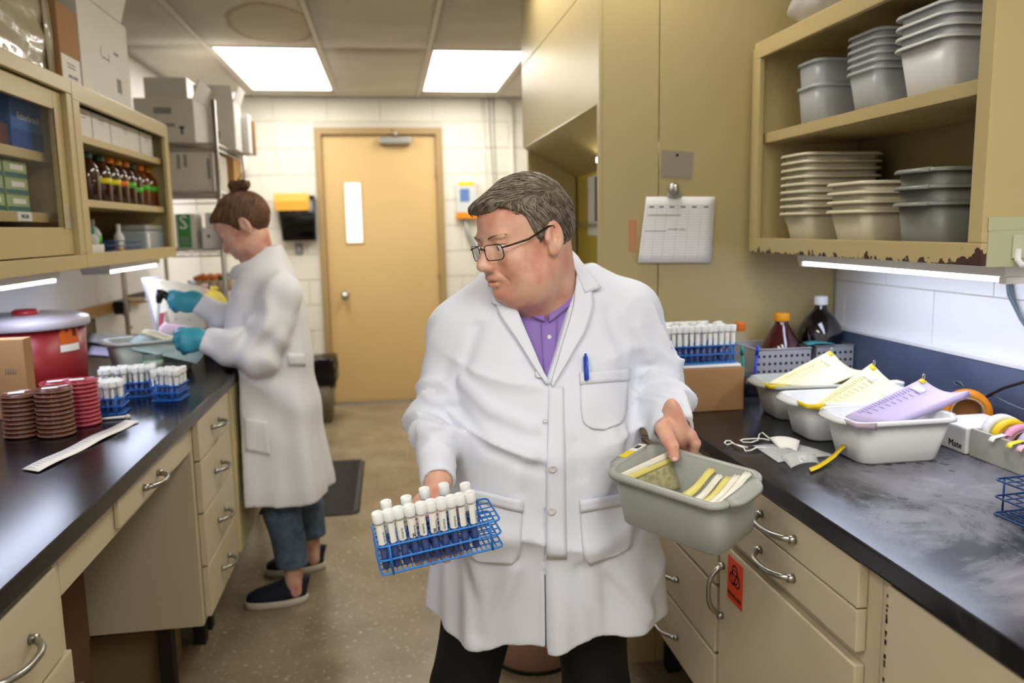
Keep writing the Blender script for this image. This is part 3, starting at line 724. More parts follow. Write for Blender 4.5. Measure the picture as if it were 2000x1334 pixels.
# ---------------------------------------------------------------- stacks of tubs in the right cabinet
def stack(n, dims, x, y, z, step, mat, rz, labels, group, **kw):
    for k in range(n): tub(labels(k), XF(x, y, z+k*step, rz), dims, mat, group, **kw)
def nth(k, n): return 'lowest' if k == 0 else ('topmost' if k == n-1 else ['', 'second lowest', 'third lowest', 'fourth lowest', 'fifth lowest', 'sixth lowest', 'seventh lowest', 'eighth lowest'][k])
def yat(px, py, X=RX+.04): return GX(px, py, X).y
def zat(px, py, X=RX+.04): return GX(px, py, X).z
y = (yat(1512, 440)+yat(1600, 440))/2-.0
stack(9, (.235, .165, .090), 1.205, yat(1552, 440)-.0, RZ0, .0195, m_ctub, 0, lambda k: nth(k, 9)+' tub of the tall cream stack in the chipped cabinet', 'tall stack of cream tubs', taper=.8, tabs=False)
stack(4, (.235, .185, .090), 1.20, yat(1655, 440)-.005, RZ0, .022, m_ctub, 0, lambda k: nth(k, 4)+' tub of the short cream stack in the chipped cabinet', 'short stack of cream tubs', taper=.82, tabs=False)
stack(3, (.235, .170, .100), 1.20, yat(1812, 440)+.028, RZ0, .034, m_gtub, 0, lambda k: nth(k, 3)+' dark grey tub of three in the chipped cabinet', 'stack of dark grey tubs', taper=.9)
stack(2, (.22, .125, .095), 1.20, yat(1583, 200)+.005, RZ1, .062, m_cleart, 0, lambda k: ['lower', 'upper'][k]+' clear tub of the two-high stack on the top shelf', 'stack of two clear tubs', taper=.93, tabs=False, rim=.005)
stack(6, (.21, .145, .092), 1.20, yat(1685, 180)+.004, RZ1, .0165, m_cleart, 0, lambda k: nth(k, 6)+' frosted tub of the six-high stack on the top shelf', 'stack of six frosted tubs', taper=.86, tabs=False, rim=.006)
stack(4, (.235, .190, .105), 1.20, yat(1815, 150)+.016, RZ1, .022, m_wtub, 0, lambda k: nth(k, 4)+' white tub of the stack at the right end of the top shelf', 'stack of white tubs', taper=.86, tabs=False)
# plastic bag on top of the right cabinet
bagm = M('cloudy_plastic_film', 'c9c6c0', .25, alpha=.75, bump=(25, .8))
p = GX(1560, 20, RX+.1)
bm = bmesh.new(); bmesh.ops.create_icosphere(bm, subdivisions=4, radius=1)
for q in bm.verts:
    n = mnoise.noise(q.co*2.1)*.25+mnoise.noise(q.co*5.3)*.10
    q.co = Vector((q.co.x*.10*(1+n), q.co.y*.14*(1+n), max(-.0, q.co.z*.11*(1+n)+.09)))
t = thing('plastic_bag', 'crumpled clear plastic bag on top of the chipped cabinet', 'bag', (RX+.13, 2.05, RT+.001), local=True)
mesh_ob('bag_film', MB().bm(bm, None, True), bagm, t)
mesh_ob('bag_neck', MB().tube([(-.03, .02, .17), (-.035, .02, .20), (-.04, .025, .23)], [.02, .012, .024], 10), bagm, t)

# ---------------------------------------------------------------- notes on the hood's end panel
yy = HY0
g = patch4([GY(1262, 384, yy-.004), GY(1397, 384, yy-.004), GY(1389, 513, yy-.012), GY(1246, 513, yy-.014)], 8, 8)
sh = thing('log_sheet', 'white ruled log sheet hanging on the hood panel', 'paper', GY(1320, 513, yy))
s0 = mesh_ob('sheet', MB().sheet(g, .0006), m_paper, sh)
rr = [(.03, .97, v, v+.005) for v in [.13+.0425*k for k in range(20)]]+[(u, u+.004, .12, .95) for u in (.03, .17, .31, .47, .63, .8, .97)]
mesh_ob('ruling', rules(g, rr, (0, -.0006, 0)), M('form_rule_light', 'c3c5cf', .9), s0)
rr = [(.05, .52, .275, .285), (.04, .34, .515, .525), (.36, .5, .49, .50), (.52, .60, .49, .50)]+[(u, u+.07, .145, .165) for u in (.06, .2, .35, .51, .67, .84)]
mesh_ob('handwriting', rules(g, rr, (0, -.0007, 0)), M('pencil_grey', '6a6a76', .9), s0)['kind'] = 'stuff'
c = GY(1315, 380, yy)
t = thing('bulldog_clip', 'steel magnetic bulldog clip holding the log sheet', 'clip', c)
mesh_ob('jaw', MB().box(c.x-.022, c.x+.022, yy-.014, yy-.0075, c.z-.010, c.z+.004, .002), m_steel, t)
mesh_ob('back_magnet', MB().lathe([(.016, 0), (.016, .006), (.012, .008), (0, .008)], 16, Matrix.Translation((c.x, yy-.0005, c.z+.018)) @ Matrix.Rotation(R_(90), 4, 'X')), m_steel, t)
mesh_ob('lever', MB().tube([(c.x, yy-.01, c.z+.002), (c.x, yy-.020, c.z+.012), (c.x, yy-.022, c.z+.028)], [.009, .010, .006], 10), m_steel, t)
a, b = GY(1291, 295, yy), GY(1352, 347, yy)
t = thing('note_card', 'grey-brown card pinned by a magnet above the log sheet', 'card', ((a.x+b.x)/2, yy, b.z))
mesh_ob('card', MB().box(a.x, b.x, yy-.0022, yy-.0006, b.z, a.z, .0006, Matrix.Translation(((a.x+b.x)/2, yy, (a.z+b.z)/2)) @ Matrix.Rotation(R_(4), 4, 'Y') @ Matrix.Translation((-(a.x+b.x)/2, -yy, -(a.z+b.z)/2))), M('grey_brown_card', '9b8f80', .8), t)
mesh_ob('magnet', MB().lathe([(.004, 0), (.004, .003), (0, .003)], 10, Matrix.Translation(((a.x+b.x)/2, yy-.0022, a.z-.012)) @ Matrix.Rotation(R_(90), 4, 'X')), m_dark, t)
a, b = GY(1228, 429, yy), GY(1243, 492, yy)
tag(mesh_ob('tape_strip', MB().box(a.x, b.x, yy-.0012, yy-.0004, b.z, a.z, .0003), M('orange_tan_tape', 'c08a5c', .6)), 'orange-tan tape strip stuck left of the log sheet', 'tape')

# ---------------------------------------------------------------- right counter
ZT = .9155
bx1 = GZ(1452, 800, ZT)
BOXR = carton('cardboard_box', 'brown cardboard box supporting the tube rack on the right worktop', bx1.x-.255, bx1.x, bx1.y, bx1.y+.20, ZT, GY(1452, 717, bx1.y).z, m_card)
zb = GY(1452, 717, bx1.y).z+.001
pad = tag(mesh_ob('paper_towel_pad', MB().box(bx1.x-.25, bx1.x-.006, bx1.y+.006, bx1.y+.19, zb, zb+.007, .003), m_paper), 'white absorbent pad between cardboard box and tube rack', 'pad')
zb += .0095
t, slot = wire_rack('tube_rack', 'blue wire rack of blue tubes standing on the cardboard box', XF(bx1.x-.128, bx1.y+.078, zb, 2), 14, 7, .0165, .046, m_blue)
src = make_tube('x', liq=M('blue_reagent'), group='x', marks=False, L=.094, fill=.046)
Xr = XF(bx1.x-.128, bx1.y+.078, zb, 2)
for j in range(0, 7, 1):
    for i in range(14):
        if j in (1, 3, 5) and (i+j) % 3: continue
        if j == 6 and i > 11: continue
        if j in (2, 4) and i % 2: continue
        put_tube('R', src, Xr @ Matrix.Translation(slot(i, j)) @ Matrix.Rotation(R_(random.uniform(-25, 25)), 4, 'Z') @ Matrix.Rotation(R_(random.uniform(-2, 2)), 4, 'X'), ORD[i]+' tube from the left, '+ORD[j]+' row, in the rack on the cardboard box', 'tubes in the rack on the cardboard box')
# bottles in the corner
def bottle(name, label, X, prof, mat, cap, capmat, n=24, label_band=None, liquid=None, group=None, ridges=True, cat='bottle'):
    t = thing(name, label, cat, local=True, group=group); t.location = X.to_translation(); t.rotation_euler = X.to_euler()
    mesh_ob('bottle_body', MB().lathe(prof, n), mat, t)
    r, z0, z1 = cap
    mb = MB(); mb.lathe([(r*.97, z0), (r, z0+.002), (r, z1-.002), (r*.92, z1), (0, z1)], n)
    if ridges:
        for k in range(n): a = 2*math.pi*k/n; mb.box(-.0007, .0007, r-.001, r+.0009, z0+.002, z1-.003, 0, Matrix.Rotation(a, 4, 'Z'))
    mesh_ob('cap', mb, capmat, t)
    if label_band: rr, a, b, lm = label_band; mesh_ob('label_band', MB().lathe([(rr, a), (rr, b)], n), lm, t)
    if liquid: mesh_ob('liquid', MB().lathe(liquid[0], n), liquid[1], t)
    return t
m_red = M('dark_red_glass', '3a0710', .06, spec=.8, coat=.5); m_drk = M('near_black_glass', '0e0a10', .05, spec=.8, coat=.5)
m_ycap = M('yellow_cap', 'e8a21a', .4); m_ocap = M('orange_cap', 'd9711c', .4)
def binbox(label, x0, x1, y0, y1, z1):
    t = thing('perforated_bin', label, 'bin', ((x0+x1)/2, (y0+y1)/2, ZT))
    m = M('perforated_steel', 'b8b8bc', .4, metal=.25); w = .0016
    mesh_ob('bin_wall', MB().box(x0, x1, y0, y0+w, ZT, z1).box(x0, x1, y1-w, y1, ZT, z1).box(x0, x0+w, y0+w, y1-w, ZT, z1).box(x1-w, x1, y0+w, y1-w, ZT, z1).box(x0, x1, y0, y1, ZT, ZT+.002), m, t)
    mesh_ob('bin_rim', MB().tube([(x0, y0, z1), (x1, y0, z1), (x1, y1, z1), (x0, y1, z1)], .003, 6, closed=True), m, t)
    hm = M('hole_shadow', '0d0d10', .8); nx = max(4, int((x1-x0)/.0165))
    for k in range(3):
        for i in range(nx):
            x = x0+(i+.5)*(x1-x0)/nx; z = z1-.020-.022*k
            mesh_ob('hole', MB().lathe([(.0042, 0), (.0042, .0008), (0, .0008)], 10, Matrix.Translation((x, y0+.0002, z)) @ Matrix.Rotation(R_(90), 4, 'X')), hm, t)
    return t
Yb = 2.13
a, b = GY(1477, 684, Yb), GY(1584, 684, Yb)
binbox('perforated steel bin under the red flask', a.x, b.x, Yb, Yb+.165, a.z)
a2, b2 = GY(1592, 677, Yb+.02), GY(1675, 677, Yb+.02)
binbox('perforated steel bin under the black flask', a2.x+.005, min(b2.x, XRW-.035), Yb+.02, Yb+.17, a2.z)
p = GY(1524, 684, Yb+.085); cz = GY(1524, 611, Yb+.085).z-(ZT+.003)
z0 = ZT+.003; hz = cz; r = .058
bottle('reagent_flask', 'dark red conical flask with yellow screw cap', XF(p.x, Yb+.083, z0), [(0, 0), (.050, .0), (.056, .006), (.058, .03), (.058, hz-.105), (.050, hz-.085), (.026, hz-.042), (.019, hz-.03), (.018, hz-.01), (.018, hz-.008), (0, hz-.008)], m_red, (.0225, hz-.024, hz), m_ycap)
p = GY(1617, 672, Yb+.10); hz = GY(1616, 577, Yb+.10).z-z0
bottle('reagent_flask', 'round black flask with white screw cap', XF(min(p.x, XRW-.1), Yb+.097, z0), [(0, 0), (.050, .0), (.058, .008), (.064, .05), (.066, hz-.115), (.060, hz-.09), (.042, hz-.063), (.022, hz-.045), (.017, hz-.03), (.016, hz-.01), (0, hz-.008)], m_drk, (.0185, hz-.027, hz), M('white_cap', 'eef0ee', .4))
p = GY(1446, 700, 2.16); hz = GY(1446, 631, 2.16).z-ZT
bottle('reagent_flask', 'small clear glass flask with orange cap behind the tube rack', XF(p.x+.005, 2.18, ZT), [(0, 0), (.038, 0), (.042, .006), (.042, hz-.10), (.030, hz-.06), (.015, hz-.03), (.013, hz-.012), (0, hz-.012)], m_tglass, (.0155, hz-.024, hz), m_ocap)
# teal folded cloth by the black flask
a = GY(1600, 680, 2.14)
tag(mesh_ob('nitrile_glove', MB().sheet(patch4([(a.x-.035, 2.142, a2.z+.007), (a.x+.05, 2.142, a2.z+.006), (a.x+.05, 2.185, a2.z+.0065), (a.x-.03, 2.185, a2.z+.0075)], 8, 4, .004), .003), M('teal_nitrile', '3f9aa8', .5)), 'teal glove laid over the bin edge by the black flask', 'glove')
# pens in a small dark cup
pc = GY(1464, 700, 2.10)
t = thing('pen_cup', 'dark low pen cup between the rack and steel bins', 'cup', (pc.x, 2.10, ZT))
mesh_ob('cup_body', MB().loft([rrect(.052, .05, .006, 3, z, pc.x, 2.10) for z in (ZT, ZT+.06)]+[rrect(.046, .044, .005, 3, z, pc.x, 2.10) for z in (ZT+.06, ZT+.006)]), M('dark_smoke_plastic', '1b1c20', .3), t)
for (px, c, lab, dx) in ((1447, '0c8f86', 'teal pen in the dark cup', -.012), (1478, '2747c8', 'blue pen in the dark cup', .012)):
    q = GY(px, 688, 2.09)
    t = thing('pen', lab, 'pen', (pc.x+dx, 2.09, ZT+.008)); mm = M('pen_'+c, c, .35)
    base = Vector((pc.x+dx, 2.10, ZT+.0075)); top = Vector((q.x, 2.085, q.z+.012)); d = top-base
    mesh_ob('barrel', MB().tube([base, base+d*.85], .0045, 8), mm, t); mesh_ob('pen_cap', MB().tube([base+d*.85, base+d*1.05], [.0055, .0048], 8), M('white_plastic') if c[0] == 'x' else mm, t)
# loose white papers
for k, (dz, rz) in enumerate(((0, 6), (.0012, -4), (.0024, 2))):
    p = GZ(1500, 745, ZT); 
    g = patch4([(p.x-.10, p.y-.10, ZT+.0008+dz), (p.x+.06, p.y-.10, ZT+.0008+dz), (p.x+.06, p.y-.012, ZT+.0008+dz), (p.x-.10, p.y-.012, ZT+.0008+dz)])
    X = Matrix.Translation((p.x, p.y, 0)) @ Matrix.Rotation(R_(rz), 4, 'Z') @ Matrix.Translation((-p.x, -p.y, 0))
    tag(mesh_ob('paper_sheet', MB().sheet(g, .0006, X), m_paper), ['bottom', 'middle', 'top'][k]+' loose white sheet behind the grey tub', 'paper', 'loose sheets behind the grey tub')
# three tubs of forms
def forms(label, corners, n, mat, linemat, edge=None, rows=18, tabs=True, side=None):
    t = thing('form_pad', label, 'paper', corners[0])
    P = [GY(*c) for c in corners]; g = patch4(P, 10, 8, 0, f=lambda u, v: Vector((0, 0, -.016*math.sin(math.pi*v)*u)))
    th = .0015*n; N = (P[1]-P[0]).cross(P[3]-P[0]).normalized(); N = N if N.z > 0 else -N
    pad = mesh_ob('sheets', MB().sheet([[q-N*(th/2) for q in r] for r in g], th), mat, t)
    rr = []
    for k in range(rows):
        u = .10+.70*k/rows; rr.append((u, u+.008, .06, .16)); 
        if k % 2: rr.append((u, u+.008, .2, .32))
    mesh_ob('printed_lines', rules(g, rr, N*(.0008+th*.08)), linemat, pad)
    mesh_ob('code_label', rules(g, [(.78, .88, .10, .3)], N*(.0008+th*.08)), m_paper, pad)
    if tabs:
        mesh_ob('yellow_tab', rules(g, [(.93, .99, .02, .12)], N*(.0012+th*.08)), m_yel, t)
        q = on_grid(g, .97, .05)
        mesh_ob('binder_clip', MB().tube([q+Vector((.002, 0, .0)), q+Vector((.008, .003, .004)), q+Vector((.010, .004, .012)), q+Vector((.004, .002, .014)), q+Vector((.001, 0, .004))], .0011, 6), m_steel, t)
    return t, g
tub('grey tub holding pale yellow forms on the right worktop', XF(1.03, 1.855, ZT, -5), (.245, .175, .088), m_gtub2, taper=.82)
forms('pale yellow form pad leaning out of the grey tub', [(1500, 748, 1.80), (1622, 684, 1.92), (1690, 724, 1.86), (1610, 757, 1.79)], 2, m_yelp, m_liney)
tub('white tub of yellow forms, middle of the three tubs', XF(1.0, 1.655, ZT, -2), (.235, .16, .088), m_wtub, taper=.82)
forms('yellow form pad leaning out of the middle tub', [(1578, 797, 1.605), (1703, 709, 1.71), (1790, 762, 1.66), (1690, 800, 1.60)], 2, m_yelp, m_liney)
tub('white tub of lilac forms, nearest of the three tubs', XF(1.005, 1.478, ZT, 0), (.235, .165, .090), m_wtub, taper=.82)
t, g = forms('thick lilac form pad leaning out of the nearest white tub', [(1652, 812, 1.455), (1800, 738, 1.53), (1897, 764, 1.47), (1742, 829, 1.425)], 9, m_pur, m_linep)
# lilac tape corner and yellow corner tapes on the rims
for k, (tx, ty, c, lab) in enumerate(((1.005-.112, 1.478-.078, 'b9a8b8', 'lilac tape wrapped over a corner of the nearest white tub'), (1.0-.112, 1.655-.076, 'f0d21c', 'yellow tape wrapped over a corner of the middle tub'), (1.03-.12, 1.855-.06, 'f0d21c', 'yellow tape on the grey tub rim'))):
    z = ZT+.0925
    g2 = [[(tx-.008, ty+.035-.01*i, z+.0016), (tx-.0085, ty+.035-.01*i, z-.008)] for i in range(5)]+[[(tx+.004+.01*i, ty-.0085, z+.0016), (tx+.004+.01*i, ty-.0088, z-.008-.002*i)] for i in range(4)]
    tag(mesh_ob('corner_tape', MB().sheet(g2, .0007), M('tape_'+c, c, .5)), lab, 'tape')
# box lettered Mate, tape tray and rolls
XT2 = GZ(1888, 889, ZT).x
t = carton('tape_box', 'white box printed with black lettering beside the tape tray', XT2, XT2+.13, 1.447, 1.56, ZT, ZT+.055, m_white, b=.004)
text_mb('Mate', .020, M('black_ink'), t, frame((-.065-.0008, -.026, .015), (0, -1, 0), (0, 0, 1)))
tr = thing('tape_tray', 'long pale grey tray of tape rolls at the right frame edge', 'tray', (XT2+.09, 1.2, ZT))
m_tray = M('pale_grey_tray', 'b9bab2', .4)
y0, y1, x0, x1, zt = .95, 1.440, XT2+.004, XRW-.035, ZT+.058
mesh_ob('tray_wall', MB().box(x0, x0+.006, y0, y1, ZT, zt, .002), m_tray, tr); mesh_ob('tray_wall', MB().box(x1-.006, x1, y0, y1, ZT, zt, .002), m_tray, tr)
mesh_ob('tray_wall', MB().box(x0+.006, x1-.006, y1-.006, y1, ZT, zt, .002), m_tray, tr); mesh_ob('tray_floor', MB().box(x0+.006, x1-.006, y0, y1-.006, ZT, ZT+.006), m_tray, tr)
def roll(label, c, R, w, col, rz=0, tilt=0, group='tape rolls in the tray'):
    t = thing('tape_roll', label, 'tape roll', (c[0], c[1], c[2]-R), group=group)
    X = Matrix.Translation(c) @ Matrix.Rotation(R_(rz), 4, 'Z') @ Matrix.Rotation(R_(90+tilt), 4, 'X')
    ri = R*.62
    mesh_ob('tape', MB().lathe([(ri+.004, -w/2), (R, -w/2), (R, w/2), (ri+.004, w/2), (ri+.004, -w/2)], 28, X), M('tapecol_'+col, col, .4), t)
    mesh_ob('core', MB().lathe([(ri, -w/2), (ri+.0039, -w/2), (ri+.0039, w/2), (ri, w/2), (ri, -w/2)], 28, X), M('kraft_core', 'b59a78', .8), t)
    return t
rc = [('orange', 'e8901c', 1897, 795, 1.46, .045, .030), ('white', 'ececec', 1932, 812, 1.405, .040, .022), ('second white', 'e2e2e2', 1958, 815, 1.372, .036, .014), ('yellow', 'f2d020', 1978, 818, 1.347, .038, .018), ('pink', 'e3a0c0', 2000, 825, 1.322, .036, .018), ('lilac', 'c9bfe6', 2030, 832, 1.295, .036, .018)]
for (nm, c, px, py, Yr, R, wd) in rc:
    zc = ZT+.008+R; xc = XT2+.085+R*.2
    if nm == 'orange':
        roll('big orange tape roll behind the tape tray', (XT2+.155, 1.60, ZT+.047), .046, .03, c, -18, group=None) if False else roll('big orange tape roll behind the lettered box', (XRW-.092, 1.600, ZT+.0505), .050, .030, c, -32, group=None)
    else:
        roll(nm+' tape roll in the tape tray', (1.228, min(GX(px, py, 1.228).y, 1.42), ZT+.0075+R), R, wd, c, -14)
for k, (c, y, a) in enumerate((('f2e040', 1.335, 10), ('eebbd0', 1.31, 16), ('dcd2ee', 1.275, 5), ('ececec', 1.38, 12))):
    nm = ['yellow', 'pink', 'lilac', 'white'][k]; P = [(XT2+.055, y, ZT+.05), (XT2+.02, y-.012, zt+.004), (XT2-.012, y-.02, zt+.0015), (XT2-.02, y-.024, zt-.004)]
    g = [[(a_[0], a_[1]-.007, a_[2]), (a_[0], a_[1]+.007, a_[2])] for a_ in P]
    tag(mesh_ob('tape_tail', MB().sheet(g, .0008), M('tapecol_'+c, c, .4)), nm+' loose tape end hanging over the tray edge', 'tape', 'loose tape ends')
# rolls lying behind the tubs
for (nm, c, px, py, Yr, R) in (('peach', 'e8b08a', 1768, 760, 1.70, .035), ('dusty pink', 'd9bfcb', 1835, 768, 1.655, .037)):
    q = GY(px, py, Yr); roll(nm+' tape roll behind the form tubs', (q.x, Yr, ZT+R+.0005), R, .03, c, 35, group='tape rolls behind the tubs')
q = GY(1742, 750, 1.76)
t = thing('label_dispenser', 'pale blue and white tape dispenser behind the form tubs', 'dispenser', (q.x, 1.76, ZT))
mesh_ob('dispenser_body', MB().box(q.x-.022, q.x+.022, 1.74, 1.78, ZT, q.z, .006), M('pale_blue_plastic', 'a9c2d2', .4), t); mesh_ob('dispenser_lid', MB().box(q.x-.016, q.x+.024, 1.745, 1.775, q.z, q.z+.007, .003), m_white, t)
# cables along the backsplash
pts = [GX(x, y, XRW-.05) for x, y in ((1915, 782), (1935, 770), (1960, 758), (2000, 746), (2040, 738))]
tag(mesh_ob('power_cable', MB().tube([(XRW-.06, 1.72, ZT+.006), (XRW-.05, 1.68, ZT+.02)]+pts, .0035, 8), m_rub), 'black power cable looping along the slate backsplash', 'cable')
pts = [GX(x, y, XRW-.045) for x, y in ((1862, 745), (1868, 752), (1885, 757), (1875, 746), (1862, 744), (1900, 770), (1945, 775), (1970, 788), (2000, 800), (2030, 820))]
tag(mesh_ob('thin_cable', MB().tube(pts, .0016, 6), M('grey_blue_cord')), 'thin grey cable looped above the tape tray', 'cable')
# empty blue wire rack at the right frame edge
a = GZ(1938, 1000, ZT)
wire_rack('tube_rack', 'empty dark blue wire rack at the right frame edge', XF(a.x+.108, a.y-.060, ZT+.003, 4), 12, 6, .0185, .058, m_blued)
# face mask and specimen bag
t = thing('face_mask', 'folded white face mask with ear loops on the right worktop', 'mask', GZ(1540, 880, ZT))
def fz(px, py, z=ZT+.002): return GZ(px, py, z)
g = patch4([fz(1503, 856, ZT+.012), fz(1562, 862, ZT+.016), fz(1556, 882, ZT+.004), fz(1524, 878, ZT+.004)], 8, 6, .006)
mesh_ob('mask_body', MB().sheet(g, .004), m_paper, t)
l1 = [(1503, 857), (1495, 850), (1489, 845), (1483, 848), (1480, 860), (1468, 864), (1452, 864), (1446, 860), (1452, 858), (1470, 857), (1490, 857), (1503, 860)]
l2 = [(1520, 875), (1500, 874), (1478, 874), (1466, 880), (1456, 881), (1453, 875), (1440, 870), (1430, 866), (1420, 869), (1415, 865), (1418, 861), (1426, 861), (1435, 868), (1460, 874)]
for l in (l1, l2): mesh_ob('ear_loop', MB().tube([fz(a, b, ZT+.0035+.004*math.sin(k*.9)**2) for k, (a, b) in enumerate(l)], .0016, 6), m_paper, t)
t = thing('specimen_bag', 'clear specimen bag with yellow seal strip beside the face mask', 'bag', GZ(1560, 890, ZT))
m_film = M('clear_bag_film', 'eef2f4', .12, alpha=.42, bump=(30, .9), spec=.8)
def bagw(u, v): return Vector((0, 0, .006*abs(math.sin(u*7+v*3))*math.sin(math.pi*u)*math.sin(math.pi*v)+.003*math.sin(9*u)*math.sin(math.pi*v)))
g = patch4([fz(1470, 870), fz(1560, 868), fz(1632, 890), fz(1520, 903)], 14, 12, .002, f=bagw); mesh_ob('bag_film', MB().sheet(g, .001), m_film, t)
g = patch4([fz(1524, 892, ZT+.005), fz(1590, 884, ZT+.010), fz(1600, 905, ZT+.004), fz(1545, 914, ZT+.003)], 10, 8, .006, f=bagw); mesh_ob('bag_flap', MB().sheet(g, .001), m_film, t)
st = [(1580, 914, .004), (1596, 908, .004), (1612, 898, .006), (1628, 886, .012), (1640, 872, .022), (1648, 866, .028)]
g = [[fz(a, b, ZT+z), fz(a+4, b+7, ZT+z)] for a, b, z in st]; mesh_ob('seal_strip', MB().sheet(g, .0012), m_yel, t)
# ---------------------------------------------------------------- pink waste pail on the floor behind the man
t = thing('waste_pail', 'pinkish round pail on the floor behind the man', 'bin', (.43, 2.42, 0))
pc = (.445, 2.44)
mesh_ob('pail_body', MB().lathe([(0, .004), (.135, .004), (.14, .01), (.165, .36), (.16, .36), (.137, .012), (0, .012)], 30, Matrix.Translation((pc[0]-.02, pc[1], 0))), M('dusty_pink_plastic', 'b98f80', .4), t)
mesh_ob('base_ring', MB().lathe([(.12, 0), (.143, 0), (.143, .012), (.12, .012), (.12, 0)], 30, Matrix.Translation((pc[0]-.02, pc[1], 0))), m_rub, t)
# ---------------------------------------------------------------- far end: wall monitor, envelope, holder, bin, mat
a, b = GY(541, 383, YB-.05), GY(619, 469, YB-.05)
t = thing('wall_dispenser', 'black glossy wall-mounted box beside the door', 'dispenser', ((a.x+b.x)/2, YB, b.z))
mesh_ob('box_body', MB().loft([rrect(b.x-a.x-.03, .09, .012, 3, b.z, (a.x+b.x)/2+.012, YB-.052), rrect(b.x-a.x, .09, .012, 3, a.z, (a.x+b.x)/2, YB-.052)]), M('black_gloss_plastic', '0b0b0c', .18), t)
a, b = GY(534, 378, YB-.105), GY(605, 411, YB-.105)
t = thing('envelope', 'yellow padded envelope stuck on the black wall box', 'envelope', ((a.x+b.x)/2, YB-.1, b.z))
mesh_ob('envelope_body', MB().box(a.x, b.x, YB-.114, YB-.099, b.z+.02, a.z, .005), M('yellow_padded_paper', 'e6bd5a', .7), t); mesh_ob('envelope_flap', MB().box(a.x+.004, b.x-.004, YB-.120, YB-.114, b.z, a.z-.055, .003), M('deep_yellow_paper', 'd9a23a', .7), t)
a = GY(584, 486, YB-.01)
t = thing('wall_plate', 'small grey switch plate under the black wall box', 'switch', (a.x, YB, a.z-.05))
mesh_ob('plate', MB().box(a.x-.03, a.x+.03, YB-.016, YB-.0062, a.z-.045, a.z+.045, .003), M('grey_plate', '8d8b88', .5), t); mesh_ob('toggle', MB().box(a.x-.006, a.x+.006, YB-.024, YB-.016, a.z-.012, a.z+.012, .002), m_white, t)
a, b = GY(890, 354, YB-.05), GY(932, 422, YB-.05)
t = thing('wall_station', 'white notice holder with yellow top and orange base right of the door', 'holder', ((a.x+b.x)/2, YB, b.z))
mesh_ob('case', MB().box(a.x, b.x, YB-.06, YB-.007, b.z+.03, a.z, .006), M('pale_grey_case', 'cfd3d2', .4), t)
mesh_ob('yellow_strip', MB().box(a.x+.02, b.x-.02, YB-.0625, YB-.06, a.z-.035, a.z-.005), m_yel, t)
mesh_ob('blue_panel', MB().box(a.x+.03, b.x-.06, YB-.0625, YB-.06, a.z-.16, a.z-.06), M('blue_print', '5d7fb8', .6), t)
mesh_ob('orange_base', MB().box(a.x-.002, b.x+.002, YB-.066, YB-.007, b.z-.02, b.z+.029, .006), M('orange_plastic', 'e8901c', .45), t)
p = GY(908, 430, YB-.03)
tag(mesh_ob('phone_hose', MB().tube([(p.x, YB-.03, p.z), (p.x+.03, YB-.04, p.z-.12), (p.x+.09, YB-.04, p.z-.25), (p.x+.14, YB-.03, p.z-.4)], .018, 10), M('grey_hose', '9b9c94', .5)), 'grey hose hanging below the wall notice holder', 'hose')
q = GY(948, 545, YB-.05)
t = thing('soap_dispenser', 'pale grey soap dispenser on the back wall behind the man', 'dispenser', (q.x, YB, q.z-.08))
mesh_ob('dispenser_body', MB().box(q.x-.06, q.x+.06, YB-.09, YB-.007, q.z-.07, q.z+.10, .02), M('pale_grey_case'), t); mesh_ob('push_lever', MB().box(q.x-.03, q.x+.03, YB-.10, YB-.088, q.z-.085, q.z-.04, .008), m_gtub, t)
# bin with black liner
c = GZ(622, 815, 0); c.y = 5.95; c.x = GY(612, 760, 5.95).x
t = thing('waste_bin', 'grey waste bin with black liner beside the door', 'bin', (c.x, c.y, 0))
zb = GY(620, 735, 5.95).z; zt = GY(620, 697, 5.95).z
mesh_ob('bin_body', MB().loft([rrect(.26, .22, .03, 4, 0, c.x, c.y), rrect(.33, .28, .04, 4, zb+.02, c.x, c.y)]), M('putty_grey_plastic', '77715f', .5), t)
rg = []
for k in range(8):
    z = zb-.06+(zt-zb+.06)*k/7; P = rrect(.345+.006*k/7, .295, .04, 6, z, c.x, c.y)
    rg.append([(x+random.uniform(-.008, .008), y+random.uniform(-.008, .008), zz+(random.uniform(-.015, .015) if k == 0 else 0)) for x, y, zz in P])
mesh_ob('bin_liner', MB().loft(rg, False, True), M('black_liner', '101012', .25, bump=(30, .7)), t)
# floor mat
a, b = GZ(710, 895, .012), GZ(702, 1000, .012)
mx0, mx1, my0, my1 = -.66, b.x, b.y, a.y
t = thing('anti_fatigue_mat', 'dark grey ribbed rubber mat on the floor behind the woman', 'mat', ((mx0+mx1)/2, (my0+my1)/2, 0))
m_mat = M('grey_rubber_mat', '3c3a38', .7)
mesh_ob('mat_base', MB().loft([rrect(mx1-mx0, my1-my0, .04, 4, 0, (mx0+mx1)/2, (my0+my1)/2), rrect(mx1-mx0-.02, my1-my0-.02, .04, 4, .010, (mx0+mx1)/2, (my0+my1)/2)]), m_mat, t)
mb = MB(); n = 30
for k in range(n): yy_ = my0+.03+(my1-my0-.06)*k/(n-1); mb.tube([(mx0+.03, yy_, .010), (mx1-.03, yy_, .010)], .006, 6)
mesh_ob('ribs', mb, m_mat, t)['kind'] = 'stuff'
